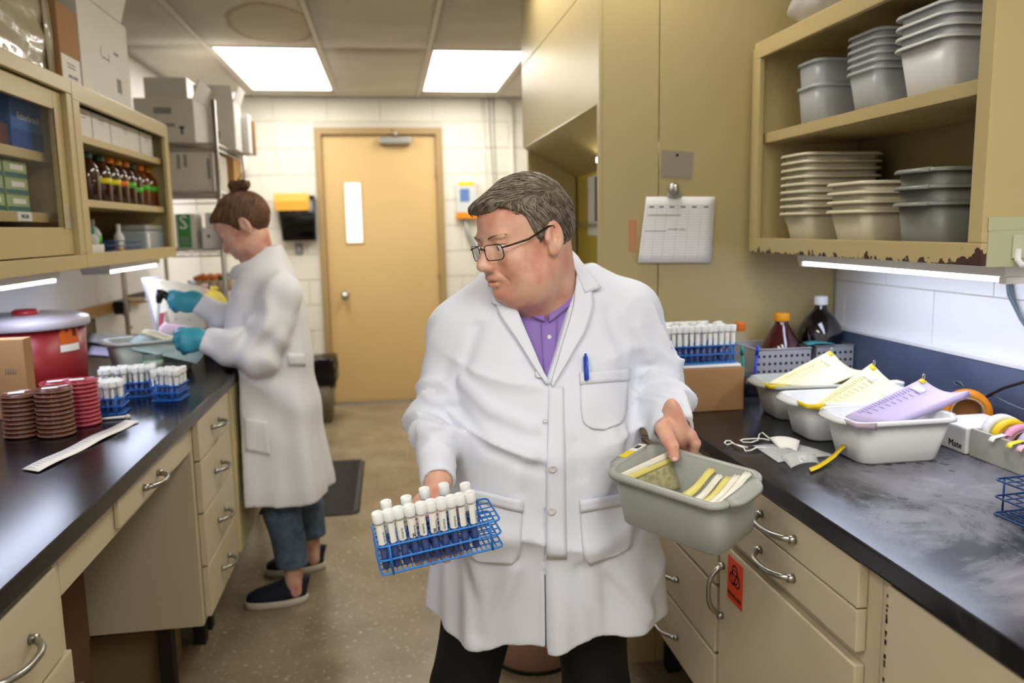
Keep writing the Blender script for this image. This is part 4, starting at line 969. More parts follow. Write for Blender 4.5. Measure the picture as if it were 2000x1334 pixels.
# ================================================================ LEFT SIDE PROPS
# ---- red waste drum
cy_ = 2.70; rx = GY(168, 690, cy_).x; R = .175; cx_ = rx-R
zl = GY(120, 628, cy_-R*.4).z
t = thing('sharps_bin', 'large round red waste bin with grey lid on the left worktop', 'bin', (cx_, cy_, ZT))
X = Matrix.Translation((cx_, cy_, ZT))
mesh_ob('bin_body', MB().lathe([(0, 0), (R*.93, 0), (R*.945, .004), (R*.985, zl-ZT-.02), (R*.97, zl-ZT-.02), (0, zl-ZT-.02)], 40, X), M('dark_red_plastic', '8e1d22', .35, var=(2, .08)), t)
ld = mesh_ob('lid', MB().lathe([(0, zl-ZT-.02), (R*1.05, zl-ZT-.02), (R*1.065, zl-ZT-.016), (R*1.065, zl-ZT+.002), (R*1.04, zl-ZT+.008), (R*.9, zl-ZT+.018), (0, zl-ZT+.024)], 40, X), M('pale_lilac_grey_plastic', 'b6b2bd', .3), t)
mesh_ob('lid_plug', MB().lathe([(.035, 0), (.037, .003), (.037, .012), (.030, .018), (0, .018)], 22, Matrix.Translation((cx_+.02, cy_-.03, zl+.020))), M('red_plug', 'a82a34', .3), ld)
mesh_ob('side_handle', MB().box(cx_-.16, cx_-.03, cy_-R*1.12, cy_-R*.9, zl-.075, zl-.03, .008), M('red_plug'), t)
# orange label wrapped on the drum
def wrap(a0, a1, z0, z1, rr, n=6):
    mb = MB(); A = [R_(a0+(a1-a0)*k/n) for k in range(n+1)]
    mb.add([(cx_+rr*math.cos(a), cy_+rr*math.sin(a), z) for z in (z0, z1) for a in A], [(k, k+1, k+n+2, k+n+1) for k in range(n)], True); return mb
lz = GY(152, 640, cy_-.1).z
lb = mesh_ob('hazard_label', wrap(-36, -11, lz-.052, lz-.002, R*.982), M('label_orange', 'd8641e', .6), t)
mesh_ob('label_footer', wrap(-36, -11, lz-.075, lz-.053, R*.982), m_paper, lb)
mesh_ob('label_symbol', wrap(-20, -14, lz-.03, lz-.01, R*.984), M('dark_brown_ink', '5a2a14', .7), lb)
# ---- cardboard box at the left edge
r0 = GY(48, 700, 2.26); zt = GY(48, 662, 2.26).z
t = carton('cardboard_box', 'tan cardboard box at the left frame edge before the red bin', r0.x-.24, r0.x, 2.26, 2.31, ZT, zt, m_card, b=.003)
mb = MB(); w0 = GY(20, 726, 2.26)
for k in range(5): mb.tube([(w0.x-(r0.x-.12)+.006*k-.012, -.0256, w0.z-ZT-.008), (w0.x-(r0.x-.12)+.006*k-.010, -.0256, w0.z-ZT+.006+.004*(k % 2))], .0009, 5)
mesh_ob('pen_scrawl', mb, M('pencil_grey'), t)['kind'] = 'stuff'
mesh_ob('tape_strip', MB().box(-.12, -.0, -.0256, -.0251, zt-ZT-.03, zt-ZT-.003), M('brown_tape', '9c7a4a', .4), t)
# ---- petri dishes
m_pbase = {k: M('agar_'+k, c, .18, spec=.6) for k, c in (('brown', '4a1f12'), ('red', '9a1a30'))}
m_plid = {k: M('dish_lid_'+k, c, .12, alpha=.55, spec=.7) for k, c in (('brown', '7a4a34'), ('red', 'c03a4c'))}
def petri(kind):
    d = thing('petri_dish', 'x', 'petri dish', local=True); r = .0395
    mesh_ob('dish_base', MB().lathe([(0, .0003), (r*.97, .0003), (r*.975, .0015), (r*.975, .0072), (0, .0072)], 28), m_pbase[kind], d)
    mesh_ob('dish_lid', MB().lathe([(r, .0040), (r+.0018, .0040), (r+.0022, .0095), (r+.0005, .0106), (r*.93, .0106), (r*.92, .0101), (0, .0101)], 28), m_plid[kind], d)
    mesh_ob('lid_rim', MB().lathe([(r+.0023, .0040), (r+.0028, .0046), (r+.0028, .0062), (r+.0023, .0068), (r+.0018, .0054), (r+.0023, .0040)], 28), M('dish_rim_'+kind, {'brown': '9a7262', 'red': 'd8707c'}[kind], .2), d)
    KIDS[d.name] = [(k, []) for k in kids_now(d)]; return d
pd = {k: petri(k) for k in m_pbase}; used = set()
def pstack(kind, x, y, n, lab, grp):
    for k in range(n):
        if kind not in used: o = pd[kind]; used.add(kind)
        else: o = _dupk(pd[kind], KIDS[pd[kind].name])
        o.location = (x+random.uniform(-.0012, .0012), y+random.uniform(-.0012, .0012), ZT+k*.0108); o.rotation_euler = (0, 0, random.uniform(0, 6))
        o['label'] = ('topmost ' if k == n-1 else 'lowest ' if k == 0 else '%s from bottom ' % ['second', 'third', 'fourth', 'fifth', 'sixth', 'seventh', 'eighth', 'ninth', 'tenth'][k-1])+lab; o['group'] = grp
    zt = ZT+n*.0108
    X = Matrix.Translation((x-.006, y-.004, zt+.0001)) @ Matrix.Rotation(R_(20), 4, 'Z')
    tag(mesh_ob('dish_sticker', MB().box(-.017, .017, -.010, .010, 0, .0006, 0, X), m_paper), 'white sticker on top of the '+grp, 'sticker', 'stickers on the dish stacks')
s1 = GZ(37, 859, ZT); s2 = GZ(104, 858, ZT); s3 = GZ(148, 838, ZT)
pstack('brown', s1.x-.006, s1.y+.042, 10, 'brown dish of the leftmost stack', 'leftmost stack of brown dishes')
pstack('brown', s2.x-.006, s2.y+.042, 11, 'brown dish of the stack beside the red dishes', 'brown dish stack nearest the red dishes')
pstack('red', s3.x+.002, s3.y+.050, 11, 'red dish of the front red stack', 'front stack of red dishes')
pstack('red', s2.x-.030, s2.y+.135, 11, 'red dish of the rear red stack behind the brown ones', 'rear stack of red dishes')
# ---- tube racks on the left
m_b2 = M('bright_blue_wire', '1b6fd0', .35)
def lrack(label, tl, p0, cols, rows, rz, fillp, key, rp=.0155):
    X = XF(p0[0], p0[1], ZT+.003, rz); t, slot = wire_rack('tube_rack', label, X, cols, rows, rp, .043, m_b2, lev=(0, .5, 1))
    for j in range(rows):
        for i in range(cols):
            if (i*7+j*5+len(key)) % 10 < fillp*10:
                put_tube('L', srcL, X @ Matrix.Translation(slot(i, j)) @ Matrix.Rotation(R_(random.uniform(-60, 60)), 4, 'Z') @ Matrix.Rotation(R_(random.uniform(-2.5, 2.5)), 4, 'X'), ORD[i]+' tube from the left, '+ORD[j]+' row, '+tl.replace('capped blue test tube ', ''), tl.replace('capped blue test tube', 'tubes'))
srcL = make_tube('x', r=.0056, L=.084, fill=.041, liq=M('blue_reagent_mid', '0c3f94', .15, spec=.6), marks=False)
a = GZ(178, 815, ZT); b = GZ(238, 810, ZT)
lrack('blue wire rack of capped tubes nearest the red dishes', 'capped blue test tube in the rack nearest the red dishes', (a.x+.036, a.y+.045, 0), 5, 5, 6, .75, 'a')
a = GZ(250, 780, ZT)
lrack('long blue wire rack of tubes in front of the red bin', 'capped blue test tube in the long rack before the red bin', (a.x-.01, a.y+.05, 0), 10, 5, 12, .7, 'bbb')
a = GZ(303, 787, ZT)
lrack('blue wire rack of tubes nearest the worktop edge', 'capped blue test tube in the rack nearest the worktop edge', (a.x+.030, a.y+.055, 0), 5, 6, -4, .55, 'cc')
# tray under the first rack
t = thing('pipette', 'clear plastic transfer pipette lying before the first rack', 'pipette', GZ(210, 820, ZT))
q0, q1 = GZ(180, 820, ZT+.004), GZ(245, 814, ZT+.005); mesh_ob('stem', MB().tube([q0, q0*.3+q1*.7, q1], [.003, .0035, .004], 8), m_white, t); mesh_ob('bulb', MB().tube([q1, q1+(q1-q0)*.05, q1+(q1-q0)*.14], [.004, .0065, .005], 8), m_white, t)
# ---- white paper strip
t = thing('label_strip', 'long white printed label strip lying on the left worktop', 'paper', GZ(150, 870, ZT))
g = patch4([GZ(43, 918, ZT+.001), GZ(245, 822, ZT+.001), GZ(272, 824, ZT+.001), GZ(76, 923, ZT+.001)], 24, 3, 0, f=lambda u, v: Vector((0, 0, .002+.0016*math.sin(u*13))))
sp = mesh_ob('strip', MB().sheet(g, .0008), m_paper, t)
mesh_ob('printed_ticks', rules(g, [(.03+.03*k, .034+.03*k, .2, .55) for k in range(31)], (0, 0, .0008)), m_line, sp)['kind'] = 'stuff'
# ---- papers, tub and small ware around the woman's work place
t = tub('pale grey-green tub under the mint paper', XF(-.855, 2.985, ZT, 30), (.30, .20, .115), M('pale_grey_green_tub', 'b7c2bd', .35), taper=.85)
def leaf_(name, label, c, mat, bend=.004, th=.0012, rec=None):
    P = [GY(*q) if len(q) == 3 else Vector(q[:3]) for q in c]; g = patch4(P, 10, 8, bend, f=lambda u, v: Vector((0, 0, .004*math.sin(5*u+2*v))))
    t = thing(name, label, 'paper', P[0]); s_ = mesh_ob('sheet', MB().sheet(g, th), mat, t)
    mesh_ob('print', rules(g, rec or [(.12+.7*k/9, .13+.7*k/9, .1, .6) for k in range(9)], (0, 0, .0011)), M('faint_carton_print'), s_)['kind'] = 'stuff'
    return t
leaf_('form_sheet', 'mint green form lying across the grey-green tub', [(246, 681, 2.86), (272, 652, 2.97), (400, 690, 2.97), (385, 712, 2.87)], m_green)
leaf_('form_sheet', 'cream form under the mint green form', [(275, 650, 2.95), (300, 643, 3.05), (372, 668, 3.02), (352, 676, 2.94)], m_pyel)
leaf_('form_sheet', 'pink form standing before the beige device', [(305, 655, 3.12), (320, 628, 3.2), (378, 640, 3.2), (352, 664, 3.12)], m_pink)
zz = ZT+.0012
def flat(name, label, px, mat, dz):
    P = [GZ(a, b, zz+dz) for a, b in px]; g = patch4(P, 6, 6, .003); t = thing(name, label, 'paper', P[0]); s_ = mesh_ob('sheet', MB().sheet(g, .001), mat, t)
    mesh_ob('print', rules(g, [(.15+.1*k, .16+.1*k, .2, .7) for k in range(7)], (0, 0, .001)), M('faint_carton_print'), s_)['kind'] = 'stuff'
flat('form_sheet', 'lilac form lying behind the long tube rack', [(172, 693), (178, 674), (250, 680), (238, 697)], M('pale_lilac_paper', 'b9b4d6', .8), .002)
flat('form_sheet', 'pale blue form lying against the red bin', [(172, 668), (176, 650), (262, 656), (250, 676)], M('pale_blue_paper', 'd3e0ea', .8), .018)
q = GZ(315, 735, ZT)
t = thing('plastic_beaker', 'clear plastic beaker among the tube racks', 'beaker', (q.x-.03, q.y+.03, ZT), local=True)
mesh_ob('beaker_wall', MB().lathe([(0, .001), (.030, .001), (.034, .075), (.036, .077), (.033, .075), (.029, .003), (0, .003)], 24), M('clear_beaker', 'd7e3e0', .1, alpha=.4), t); mesh_ob('graduation', MB().lathe([(.0325, .03), (.0333, .055)], 24), M('pale_green_print', 'bfe0c0', .5), t)
# file holder with folders
q = GX(300, 640, -1.02)
fx, fy = -1.05, 3.55
def gy(px, py, Y): return GY(px, py, Y)
t = thing('magazine_file', 'white magazine file full of papers leaning by the wall rail', 'file', (-1.1, 3.62, ZT))
P = [gy(276, 543, 3.6), gy(310, 540, 3.66), gy(335, 645, 3.60), gy(305, 648, 3.54)]
for k in range(3):
    off = Vector((.012*k, -.02*k, -.004*k)); mesh_ob('folder', MB().sheet([[P[0]+off, P[1]+off], [P[3]+off*.6, P[2]+off*.6]], .004, smooth=False), [m_paper, M('pale_lilac_paper'), m_paper][k], t)
mesh_ob('red_tab', MB().sheet([[gy(312, 612, 3.45), gy(322, 610, 3.45)], [gy(306, 642, 3.43), gy(318, 640, 3.43)]], .003, smooth=False), M('crimson_tab', 'a83a50', .6), t)
mesh_ob('holder_base', MB().box(min(p.x for p in P)-.01, max(p.x for p in P)+.03, 3.46, 3.66, ZT, ZT+.05, .004), M('cobalt_plastic', '2a4a9c', .5), t)
# beige device with tilted face plate
t = thing('benchtop_printer', 'beige angular benchtop device behind the gloved hands', 'device', (-.95, 3.35, ZT))
m_bei = M('beige_plastic', 'c9c0a4', .5)
A = [gy(312, 546, 3.42), gy(395, 560, 3.36), gy(412, 640, 3.30), gy(335, 632, 3.34)]
g = patch4(A, 4, 4, 0); mesh_ob('face_plate', MB().sheet(g, .02, smooth=False), m_bei, t)
B = [gy(340, 612, 3.29), gy(392, 616, 3.28), gy(402, 641, 3.27), gy(338, 634, 3.28)]
mesh_ob('lower_plate', MB().sheet(patch4(B, 2, 2), .012, smooth=False), M('pale_beige_plastic', 'd5cdb4', .5), t)
mesh_ob('device_body', MB().box(A[0].x+.02, A[2].x-.01, 3.37, 3.55, ZT, A[3].z+.05, .01), m_bei, t)
for (a, b) in ((318, 551), (386, 563), (346, 622), (372, 623), (394, 624)): 
    q = gy(a, b, 3.40 if b < 600 else 3.268); mesh_ob('screw', MB().lathe([(.004, 0), (.004, .003), (0, .003)], 8, Matrix.Translation((q.x, q.y-.012, q.z)) @ Matrix.Rotation(R_(90), 4, 'X')), m_steel, t)
# small black calculator box by the woman
q = GY(418, 640, 3.28); t = thing('timer_box', 'small black and white bench timer beside the gloved hands', 'timer', (q.x, 3.33, ZT))
mesh_ob('timer_body', MB().box(q.x-.05, q.x+.05, 3.29, 3.38, ZT, q.z-.01, .006), m_dark, t); mesh_ob('timer_top', MB().box(q.x-.038, q.x+.035, 3.295, 3.37, q.z-.01, q.z+.004, .004), M('pale_lilac_grey_plastic'), t)

# ---------------------------------------------------------------- contents of the left cabinets
def shelfbox(name, label, px0, px1, py, X, zb, ht, mat, dep=.18, group=None):
    y0, y1 = GX(px0, py, X).y, GX(px1, py, X).y
    return carton(name, label, X-dep, X, min(y0, y1)+.002, max(y0, y1)-.002, zb+.0006, zb+ht, mat, b=.002, group=group)
X0 = CX-.075; zA1 = GX(40, 298, CX-.05).z+.0145; zA2 = GX(60, 424, CX-.05).z+.0145; zA3 = CB+.0205
t = shelfbox('supply_box', 'blue supply box lettered in white behind the glass door', 22, 84, 250, X0, zA1, GX(40, 192, X0).z-zA1, M('blue_carton', '4a78c4', .5))
yc = (GX(22, 250, X0).y+GX(84, 250, X0).y)/2; hw = (GX(84, 250, X0).y-GX(22, 250, X0).y)/2
mesh_ob('dark_band', MB().box(.0901, .0906, -hw+.004, hw-.004, .004, .055), M('navy_carton', '2c56a4', .5), t)
text_mb('Fisherbrand', .0295, M('pale_blue_print', 'e2eaf4', .6), t, frame((.0910, .004, .092), (0, 1, 0), (0, 0, 1)))
shelfbox('supply_box', 'dark red supply box left of the blue one', -20, 18, 275, X0, zA1, .062, M('maroon_carton', '5a2226', .6))
for c in range(2):
    for k in range(3):
        t = shelfbox('slide_box', ['nearer', 'farther'][c]+' column, '+['bottom', 'middle', 'top'][k]+' green glove box behind the glass', [-38, 11][c], [8, 56][c], 370, X0, zA2+k*.0465, .046, M('pale_green_carton', 'a3b987', .6), group='green boxes behind the glass door')
        hw = .5*(GX([8, 56][c], 370, X0).y-GX([-38, 11][c], 370, X0).y)-.004
        mesh_ob('teal_band', MB().box(.0901, .0905, -hw, hw, .002, .014), M('teal_print', '3f6f74', .6), t); mesh_ob('white_panel', MB().box(.0901, .0905, -hw*.5, hw*.7, .022, .036), m_paper, t)
lb = tag(mesh_ob('shelf_label', MB().box(CX-.0498, CX-.0488, GX(34, 424, CX-.05).y, GX(62, 424, CX-.05).y, zA2-.026, zA2-.002), m_paper), 'white shelf label lettered in black behind the glass', 'label')
text_mb('MEDIA', .016, M('black_ink'), lb, frame((CX-.0484, (GX(34, 424, CX-.05).y+GX(62, 424, CX-.05).y)/2, zA2-.014), (0, 1, 0), (0, 0, 1)))
for k, px in enumerate((42, 60, 90)):
    t = thing('glass_jar', ['left', 'middle', 'right'][k]+' empty glass jar on the bottom shelf behind the door', 'jar', (CX-.16, GX(px, 475, CX-.16).y, zA3), local=True, group='glass jars behind the door')
    mesh_ob('jar_wall', MB().lathe([(0, .001), (.030, .001), (.032, .005), (.032, .05), (.027, .058), (.027, .064), (.025, .064), (.030, .05), (.030, .004), (0, .004)], 20), M('clear_jar_glass', 'c9d2d4', .05, alpha=.3), t); mesh_ob('jar_lid', MB().lathe([(.028, .0645), (.029, .0645), (.029, .072), (0, .073)], 20), M('frosted_lid', 'b9bcbc', .3, alpha=.7), t)
X1 = CX-.03
for k, (a, b) in enumerate(((148, 181), (182, 216), (217, 271), (273, 296))):
    t = shelfbox('white_carton', ['first', 'second', 'third', 'fourth'][k]+' white carton from the near end of the open cabinet top shelf', a, b, 262, X1, SHELF['A'], .092, M('white_gloss_carton', 'dcdad6', .5), group='white cartons in the open cabinet')
    mesh_ob('brand_print', MB().box(.0901, .0905, -.03, .03, .072, .076).box(.0901, .0905, -.02, .025, .062, .0645), M('faint_red_print', 'b98a86', .8), t)['kind'] = 'stuff'
m_amb = M('amber_glass', '3a1606', .06, spec=.8, coat=.4); m_amb2 = M('amber_glass_light', '6a330c', .06, spec=.8, coat=.4)
capc = {'g': M('green_cap', '1f4a34', .4), 'o': m_ocap, 'y': M('yellow_orange_cap', 'c98a1e', .4)}
bandc = {'y': M('yellow_band', 'e6d71e', .5), 'o': M('orange_band', 'e07a1e', .5), 'g': M('lime_band', '4fc02e', .5)}
XB = CX-.075; ordn = ['first', 'second', 'third', 'fourth', 'fifth', 'sixth', 'seventh', 'eighth']
for k, (px, cc, bc, top) in enumerate(((164, 'g', None, 292), (188, 'g', 'y', 297), (206, 'o', 'y', 300), (222, 'y', 'o', 304), (237, 'o', 'g', 307), (250, 'g', 'g', 309), (265, 'o', 'g', 313), (281, 'y', 'g', 317))):
    y = GX(px+8, 350, XB).y; z = SHELF['B']+.0006; h = .165; r = .037
    prof = [(0, 0), (r*.9, 0), (r, .004), (r, .098), (r*.85, .118), (.016, .142), (.014, .15), (0, .15)]
    bottle('reagent_bottle', f'{ordn[k]} amber bottle from the near end, {dict(g="green", o="orange", y="yellow")[cc]} cap'+(f', {dict(y="yellow", o="orange", g="lime")[bc]} band' if bc else ', no band'), XF(XB, y, z), prof, m_amb if k < 6 else m_amb2, (.0175, .146, .168), capc[cc], 20, (r+.0004, .066 if k != 5 else .052, .086 if k != 5 else .072, bandc[bc]) if bc else None, group='amber bottles in the open cabinet', ridges=False)
zC = SHELF['C']+.0006
def ybot(px): return GX(px, 490, CX-.08).y
t = bottle('wash_bottle', 'white plastic bottle with green band on the open cabinet bottom shelf', XF(CX-.13, ybot(208), zC), [(0, 0), (.034, 0), (.036, .004), (.036, .085), (.026, .105), (.016, .115), (.016, .125), (0, .125)], M('milky_plastic', 'b9bdb6', .4), (.018, .116, .138), M('milky_plastic'), 20, (.0364, .045, .075, bandc['g']), ridges=False)
t = bottle('wash_bottle', 'pale bottle with teal cap at the near end of the bottom shelf', XF(CX-.09, ybot(185), zC), [(0, 0), (.024, 0), (.026, .004), (.026, .07), (.014, .085), (.014, .092), (0, .092)], M('milky_plastic'), (.016, .085, .105), M('teal_cap', '2f7f78', .4), 18, None, ridges=False)
t = bottle('wash_bottle', 'narrow white dropper bottle in the bottom shelf middle', XF(CX-.10, ybot(245), zC), [(0, 0), (.018, 0), (.019, .004), (.019, .075), (.008, .092), (.006, .12), (0, .122)], M('white_plastic'), (.009, .10, .122), m_white, 16, (.0194, .01, .03, m_ycap), ridges=False)
t = thing('wire_basket', 'blue wire basket on the open cabinet bottom shelf', 'basket', (CX-.07, ybot(227), zC))
y0, y1 = ybot(208)-.0, ybot(246); mb = MB()
for z in (.004, .022, .040, .058): mb.tube(rrect(.075, y1-y0, .008, 3, zC+z, CX-.058, (y0+y1)/2), .0016, 5, closed=True)
mesh_ob('hoops', mb, M('slate_blue_wire', '3f6596', .4), t)
mb = MB()
for k in range(9):
    y = y0+.01+(y1-y0-.02)*k/8; mb.tube([(CX-.021, y, zC+.001), (CX-.021, y, zC+.059)], .0014, 5); mb.tube([(CX-.095, y, zC+.001), (CX-.095, y, zC+.059)], .0014, 5)
mesh_ob('ribs', mb, M('slate_blue_wire'), t)['kind'] = 'stuff'
t = thing('pipette_rack', 'frosted white pipette tip rack at the far end of the bottom shelf', 'rack', (CX-.09, ybot(283), zC))
y0, y1 = ybot(262), ybot(305)
mesh_ob('rack_box', MB().box(CX-.14, CX-.03, y0, y1, zC, zC+.095, .008), M('frosted_blue_plastic', 'b6c6cf', .3, alpha=.8), t); mesh_ob('rack_lid', MB().box(CX-.142, CX-.028, y0-.002, y1+.002, zC+.0955, zC+.118, .010), M('frosted_lid'), t); mesh_ob('white_panel', MB().box(CX-.0299, CX-.029, y0+.02, y0+.05, zC+.02, zC+.085), m_paper, t)
t = shelfbox('small_carton', 'small white patterned carton at the near end of the bottom shelf', 178, 205, 490, CX-.02, SHELF['C'], .05, M('white_gloss_carton'), .05)
# ---------------------------------------------------------------- on top of the left cabinets
zT = CT+.0008
def ytop(px, py): return GX(px, py, CX-.02).y
m_wrap = M('shrink_wrap_film', 'b4ab96', .16, spec=.9, bump=(14, 1.), coat=.6)
def wob(c, s, k): return Vector((mnoise.noise(Vector(c)*s)*k, mnoise.noise(Vector((c[1], c[2], c[0]))*s+Vector((9, 2, 5)))*k, mnoise.noise(Vector((c[2], c[0], c[1]))*s+Vector((3, 7, 1)))*k))
bm = bmesh.new(); bmesh.ops.create_cube(bm, size=1); bmesh.ops.subdivide_edges(bm, edges=bm.edges[:], cuts=14, use_grid_fill=True)
yy0, yy1 = 1.75, ytop(118, 150)-.01
for q in bm.verts:
    c = Vector((CX-.22+q.co.x*.36, (yy0+yy1)/2+q.co.y*(yy1-yy0), zT+.145+q.co.z*.28)); n_w = wob(c*1., 22, .010)
    if c.z < zT+.012: n_w.z = 0
    q.co = c+n_w
t = thing('wrapped_package', 'plastic-wrapped package on top of the sliding-door cabinet', 'package', (CX-.2, 2.1, zT))
mesh_ob('wrapped_block', MB().bm(bm, None, True), m_wrap, t)
mesh_ob('film_fold', MB().sheet([[(CX-.035, yy1-.03, zT+.002), (CX-.032, yy1+.004, zT+.004)], [(CX-.036, yy1-.035, zT+.15), (CX-.028, yy1+.002, zT+.14)], [(CX-.04, yy1-.03, zT+.28), (CX-.034, yy1, zT+.27)]], .002), m_wrap, t)
ya, yb = ytop(121, 170), ytop(162, 185)
t = carton('cardboard_box', 'brown cardboard box with white label on top of the left cabinets', CX-.34, CX-.018, ya+.004, yb-.004, zT, zT+.235, m_card)
mesh_ob('shipping_label', MB().box(.1612, .1618, -(yb-ya)/2+.01, (yb-ya)/2-.012, .008, .085), m_paper, t)
mesh_ob('label_text', MB().box(.1619, .1622, -.03, .0, .02, .03).box(.1619, .1622, .006, .045, .02, .03).box(.1619, .1622, -.035, .03, .06, .064).box(.1619, .1622, -.035, .03, .05, .054), m_print, t)['kind'] = 'stuff'
ya, yb = yb, ytop(260, 222)
t = carton('shipping_carton', 'tall open white carton on top of the left cabinets', CX-.36, CX-.018, ya+.004, yb-.01, zT, zT+.315, m_wbox2)
hw = (yb-ya)/2
mesh_ob('flap', MB().sheet([[(.171, -hw+.006, .315), (.171, hw-.07, .315)], [(.205, -hw+.006, .42), (.205, hw-.09, .41)]], .004, smooth=False), m_wbox, t)
mesh_ob('front_face', MB().box(.1705, .1718, -hw+.008, hw-.014, .004, .312), m_wbox, t)
mesh_ob('carton_marks', MB().box(.1719, .1722, -.06, -.055, .15, .18).box(.1719, .1722, .02, .025, .14, .17).box(.1719, .1722, -.05, .02, .145, .15).box(.1719, .1722, .09, .14, .05, .10).box(.1719, .1722, .08, .13, .18, .19), m_print, t)['kind'] = 'stuff'
# ---------------------------------------------------------------- wire shelving beyond the cabinets
SX0, SX1, SY0, SY1 = -1.345, -.85, 4.32, 5.12
m_chr = M('chrome_wire', 'b4b0a8', .3, metal=.9)
t = thing('wire_shelving', 'chrome wire shelving unit piled with white cartons beyond the cabinets', 'shelving', ((SX0+SX1)/2, (SY0+SY1)/2, 0))
SZ = [1.085, GY(330, 490, SY0).z, GY(330, 376, SY0).z, GY(330, 280, SY0).z]
for (x, y) in ((SX0, SY0), (SX1, SY0), (SX0, SY1), (SX1, SY1)): mesh_ob('post', MB().tube([(x, y, 0), (x, y, GY(398, 195, SY0).z)], .0125, 10), m_chr, t)
for z in [.3]+SZ:
    s_ = mesh_ob('shelf', MB().tube([(SX0, SY0, z), (SX1, SY0, z), (SX1, SY1, z), (SX0, SY1, z)], .004, 6, closed=True).tube([(SX0, SY0, z-.03), (SX1, SY0, z-.03), (SX1, SY1, z-.03), (SX0, SY1, z-.03)], .004, 6, closed=True), m_chr, t)
    mb = MB()
    for k in range(24): y = SY0+.02+(SY1-SY0-.04)*k/23; mb.tube([(SX0, y, z+.003), (SX1, y, z+.003)], .0022, 4)
    mesh_ob('shelf_wires', mb, m_chr, s_)['kind'] = 'stuff'
    mb = MB(); n = 22
    for (A, B) in (((SX0, SY0), (SX1, SY0)), ((SX1, SY0), (SX1, SY1))): mb.tube([(A[0]+(B[0]-A[0])*k/n, A[1]+(B[1]-A[1])*k/n, z-.015+.014*(-1)**k) for k in range(n+1)], .002, 4)
    mesh_ob('truss_wire', mb, m_chr, s_)
def sbox(name, label, px0, px1, pyt, Yf, zs, dep, mat, flaps=0, group='cartons on the wire shelving', rz=0):
    a, b = GY(px0, 300, Yf).x, GY(px1, 300, Yf).x; zt = GY((px0+px1)/2, pyt, Yf).z
    return carton(name, label, a, b, Yf, Yf+dep, zs+.0055, zt, mat, flaps, group=group, rz=rz), (b-a)/2, dep/2, zt-zs
zs = SZ[3]
t, hx, hy, hz = sbox('shipping_carton', 'open grey-white carton nearest on the top wire shelf', 268, 384, 190, 4.34, zs, .33, m_wbox2, 2)
mesh_ob('carton_marks', MB().box(-hx*.35, hx*.25, -hy-.0008, -hy-.0003, hz*.62, hz*.76).box(-hx*.3, hx*.35, -hy-.0008, -hy-.0003, hz*.34, hz*.42), m_print, t)['kind'] = 'stuff'
mesh_ob('arrow_mark', MB().box(hx*.52, hx*.60, -hy-.0008, -hy-.0003, hz*.18, hz*.36).box(hx*.47, hx*.65, -hy-.0008, -hy-.0003, hz*.30, hz*.36), m_gprint, t)
t, hx, hy, hz = sbox('shipping_carton', 'white carton with open flaps standing out on the top wire shelf', 388, 462, 196, 4.70, zs, .2, m_wbox, 7)
mesh_ob('carton_marks', MB().box(-hx*.5, -hx*.42, -hy-.0008, -hy-.0003, hz*.2, hz*.35).box(hx*.1, hx*.18, -hy-.0008, -hy-.0003, hz*.22, hz*.37), m_gprint, t)['kind'] = 'stuff'
t, hx, hy, hz = sbox('shipping_carton', 'white carton at the far end of the top wire shelf', 425, 488, 222, 4.915, zs, .11, m_wbox, 0)
t, hx, hy, hz = sbox('cardboard_box', 'thin brown carton edge behind the white cartons on the top shelf', 440, 499, 236, 5.035, zs, .05, m_card, 0)
t = carton('shipping_carton', 'flat grey carton under the ceiling behind the nearest open carton', GY(292, 170, 4.80).x, GY(374, 170, 4.80).x, 4.69, 5.05, zs+.0055, GY(330, 158, 4.8).z, m_wbox2, group='cartons on the wire shelving')
zs = SZ[2]
t, hx, hy, hz = sbox('shipping_carton', 'pale carton on the middle wire shelf', 326, 415, 296, 4.345, zs, .36, M('pale_carton', 'd2cdc2', .7), 0)
mesh_ob('carton_marks', MB().box(-hx*.6, -hx*.45, -hy-.0008, -hy-.0003, hz*.55, hz*.9).box(-hx*.3, -hx*.15, -hy-.0008, -hy-.0003, hz*.6, hz*.9).box(hx*.72, hx*.85, -hy-.0008, -hy-.0003, hz*.3, hz*.8), m_print, t)['kind'] = 'stuff'
t, hx, hy, hz = sbox('cardboard_box', 'brown box at the far end of the middle wire shelf', 416, 455, 304, 4.80, zs, .25, M('light_kraft', 'c0965c', .8), 0)
zs = SZ[1]
t, hx, hy, hz = sbox('glove_carton', 'white and green carton lettered S on the lower wire shelf', 331, 371, 418, 4.345, zs, .16, M('white_gloss_carton'), 0)
mesh_ob('green_panel', MB().box(-hx*.75, hx*.55, -hy-.0012, -hy-.0004, hz*.05, hz*.97), M('leaf_green_print', '3f9a55', .6), t)
text_mb('S', .10, m_paper, t, frame((-hx*.15, -hy-.0016, hz*.72), (1, 0, 0), (0, 0, 1)))
mesh_ob('text_lines', MB().box(-hx*.65, hx*.4, -hy-.0018, -hy-.0012, hz*.30, hz*.34).box(-hx*.65, hx*.3, -hy-.0018, -hy-.0012, hz*.22, hz*.26).box(-hx*.65, hx*.4, -hy-.0018, -hy-.0012, hz*.14, hz*.18), M('faint_carton_print'), t)['kind'] = 'stuff'
t, hx, hy, hz = sbox('shipping_carton', 'small white carton with two slots on the lower wire shelf', 383, 436, 444, 4.36, zs, .2, M('white_gloss_carton'), 0)
mesh_ob('slot', MB().box(-hx*.6, -hx*.42, -hy-.001, -hy-.0004, hz*.50, hz*.62), m_dark, t); mesh_ob('slot', MB().box(hx*.42, hx*.6, -hy-.001, -hy-.0004, hz*.50, hz*.62), m_dark, t)
z2 = GY(410, 444, 4.36).z+.001
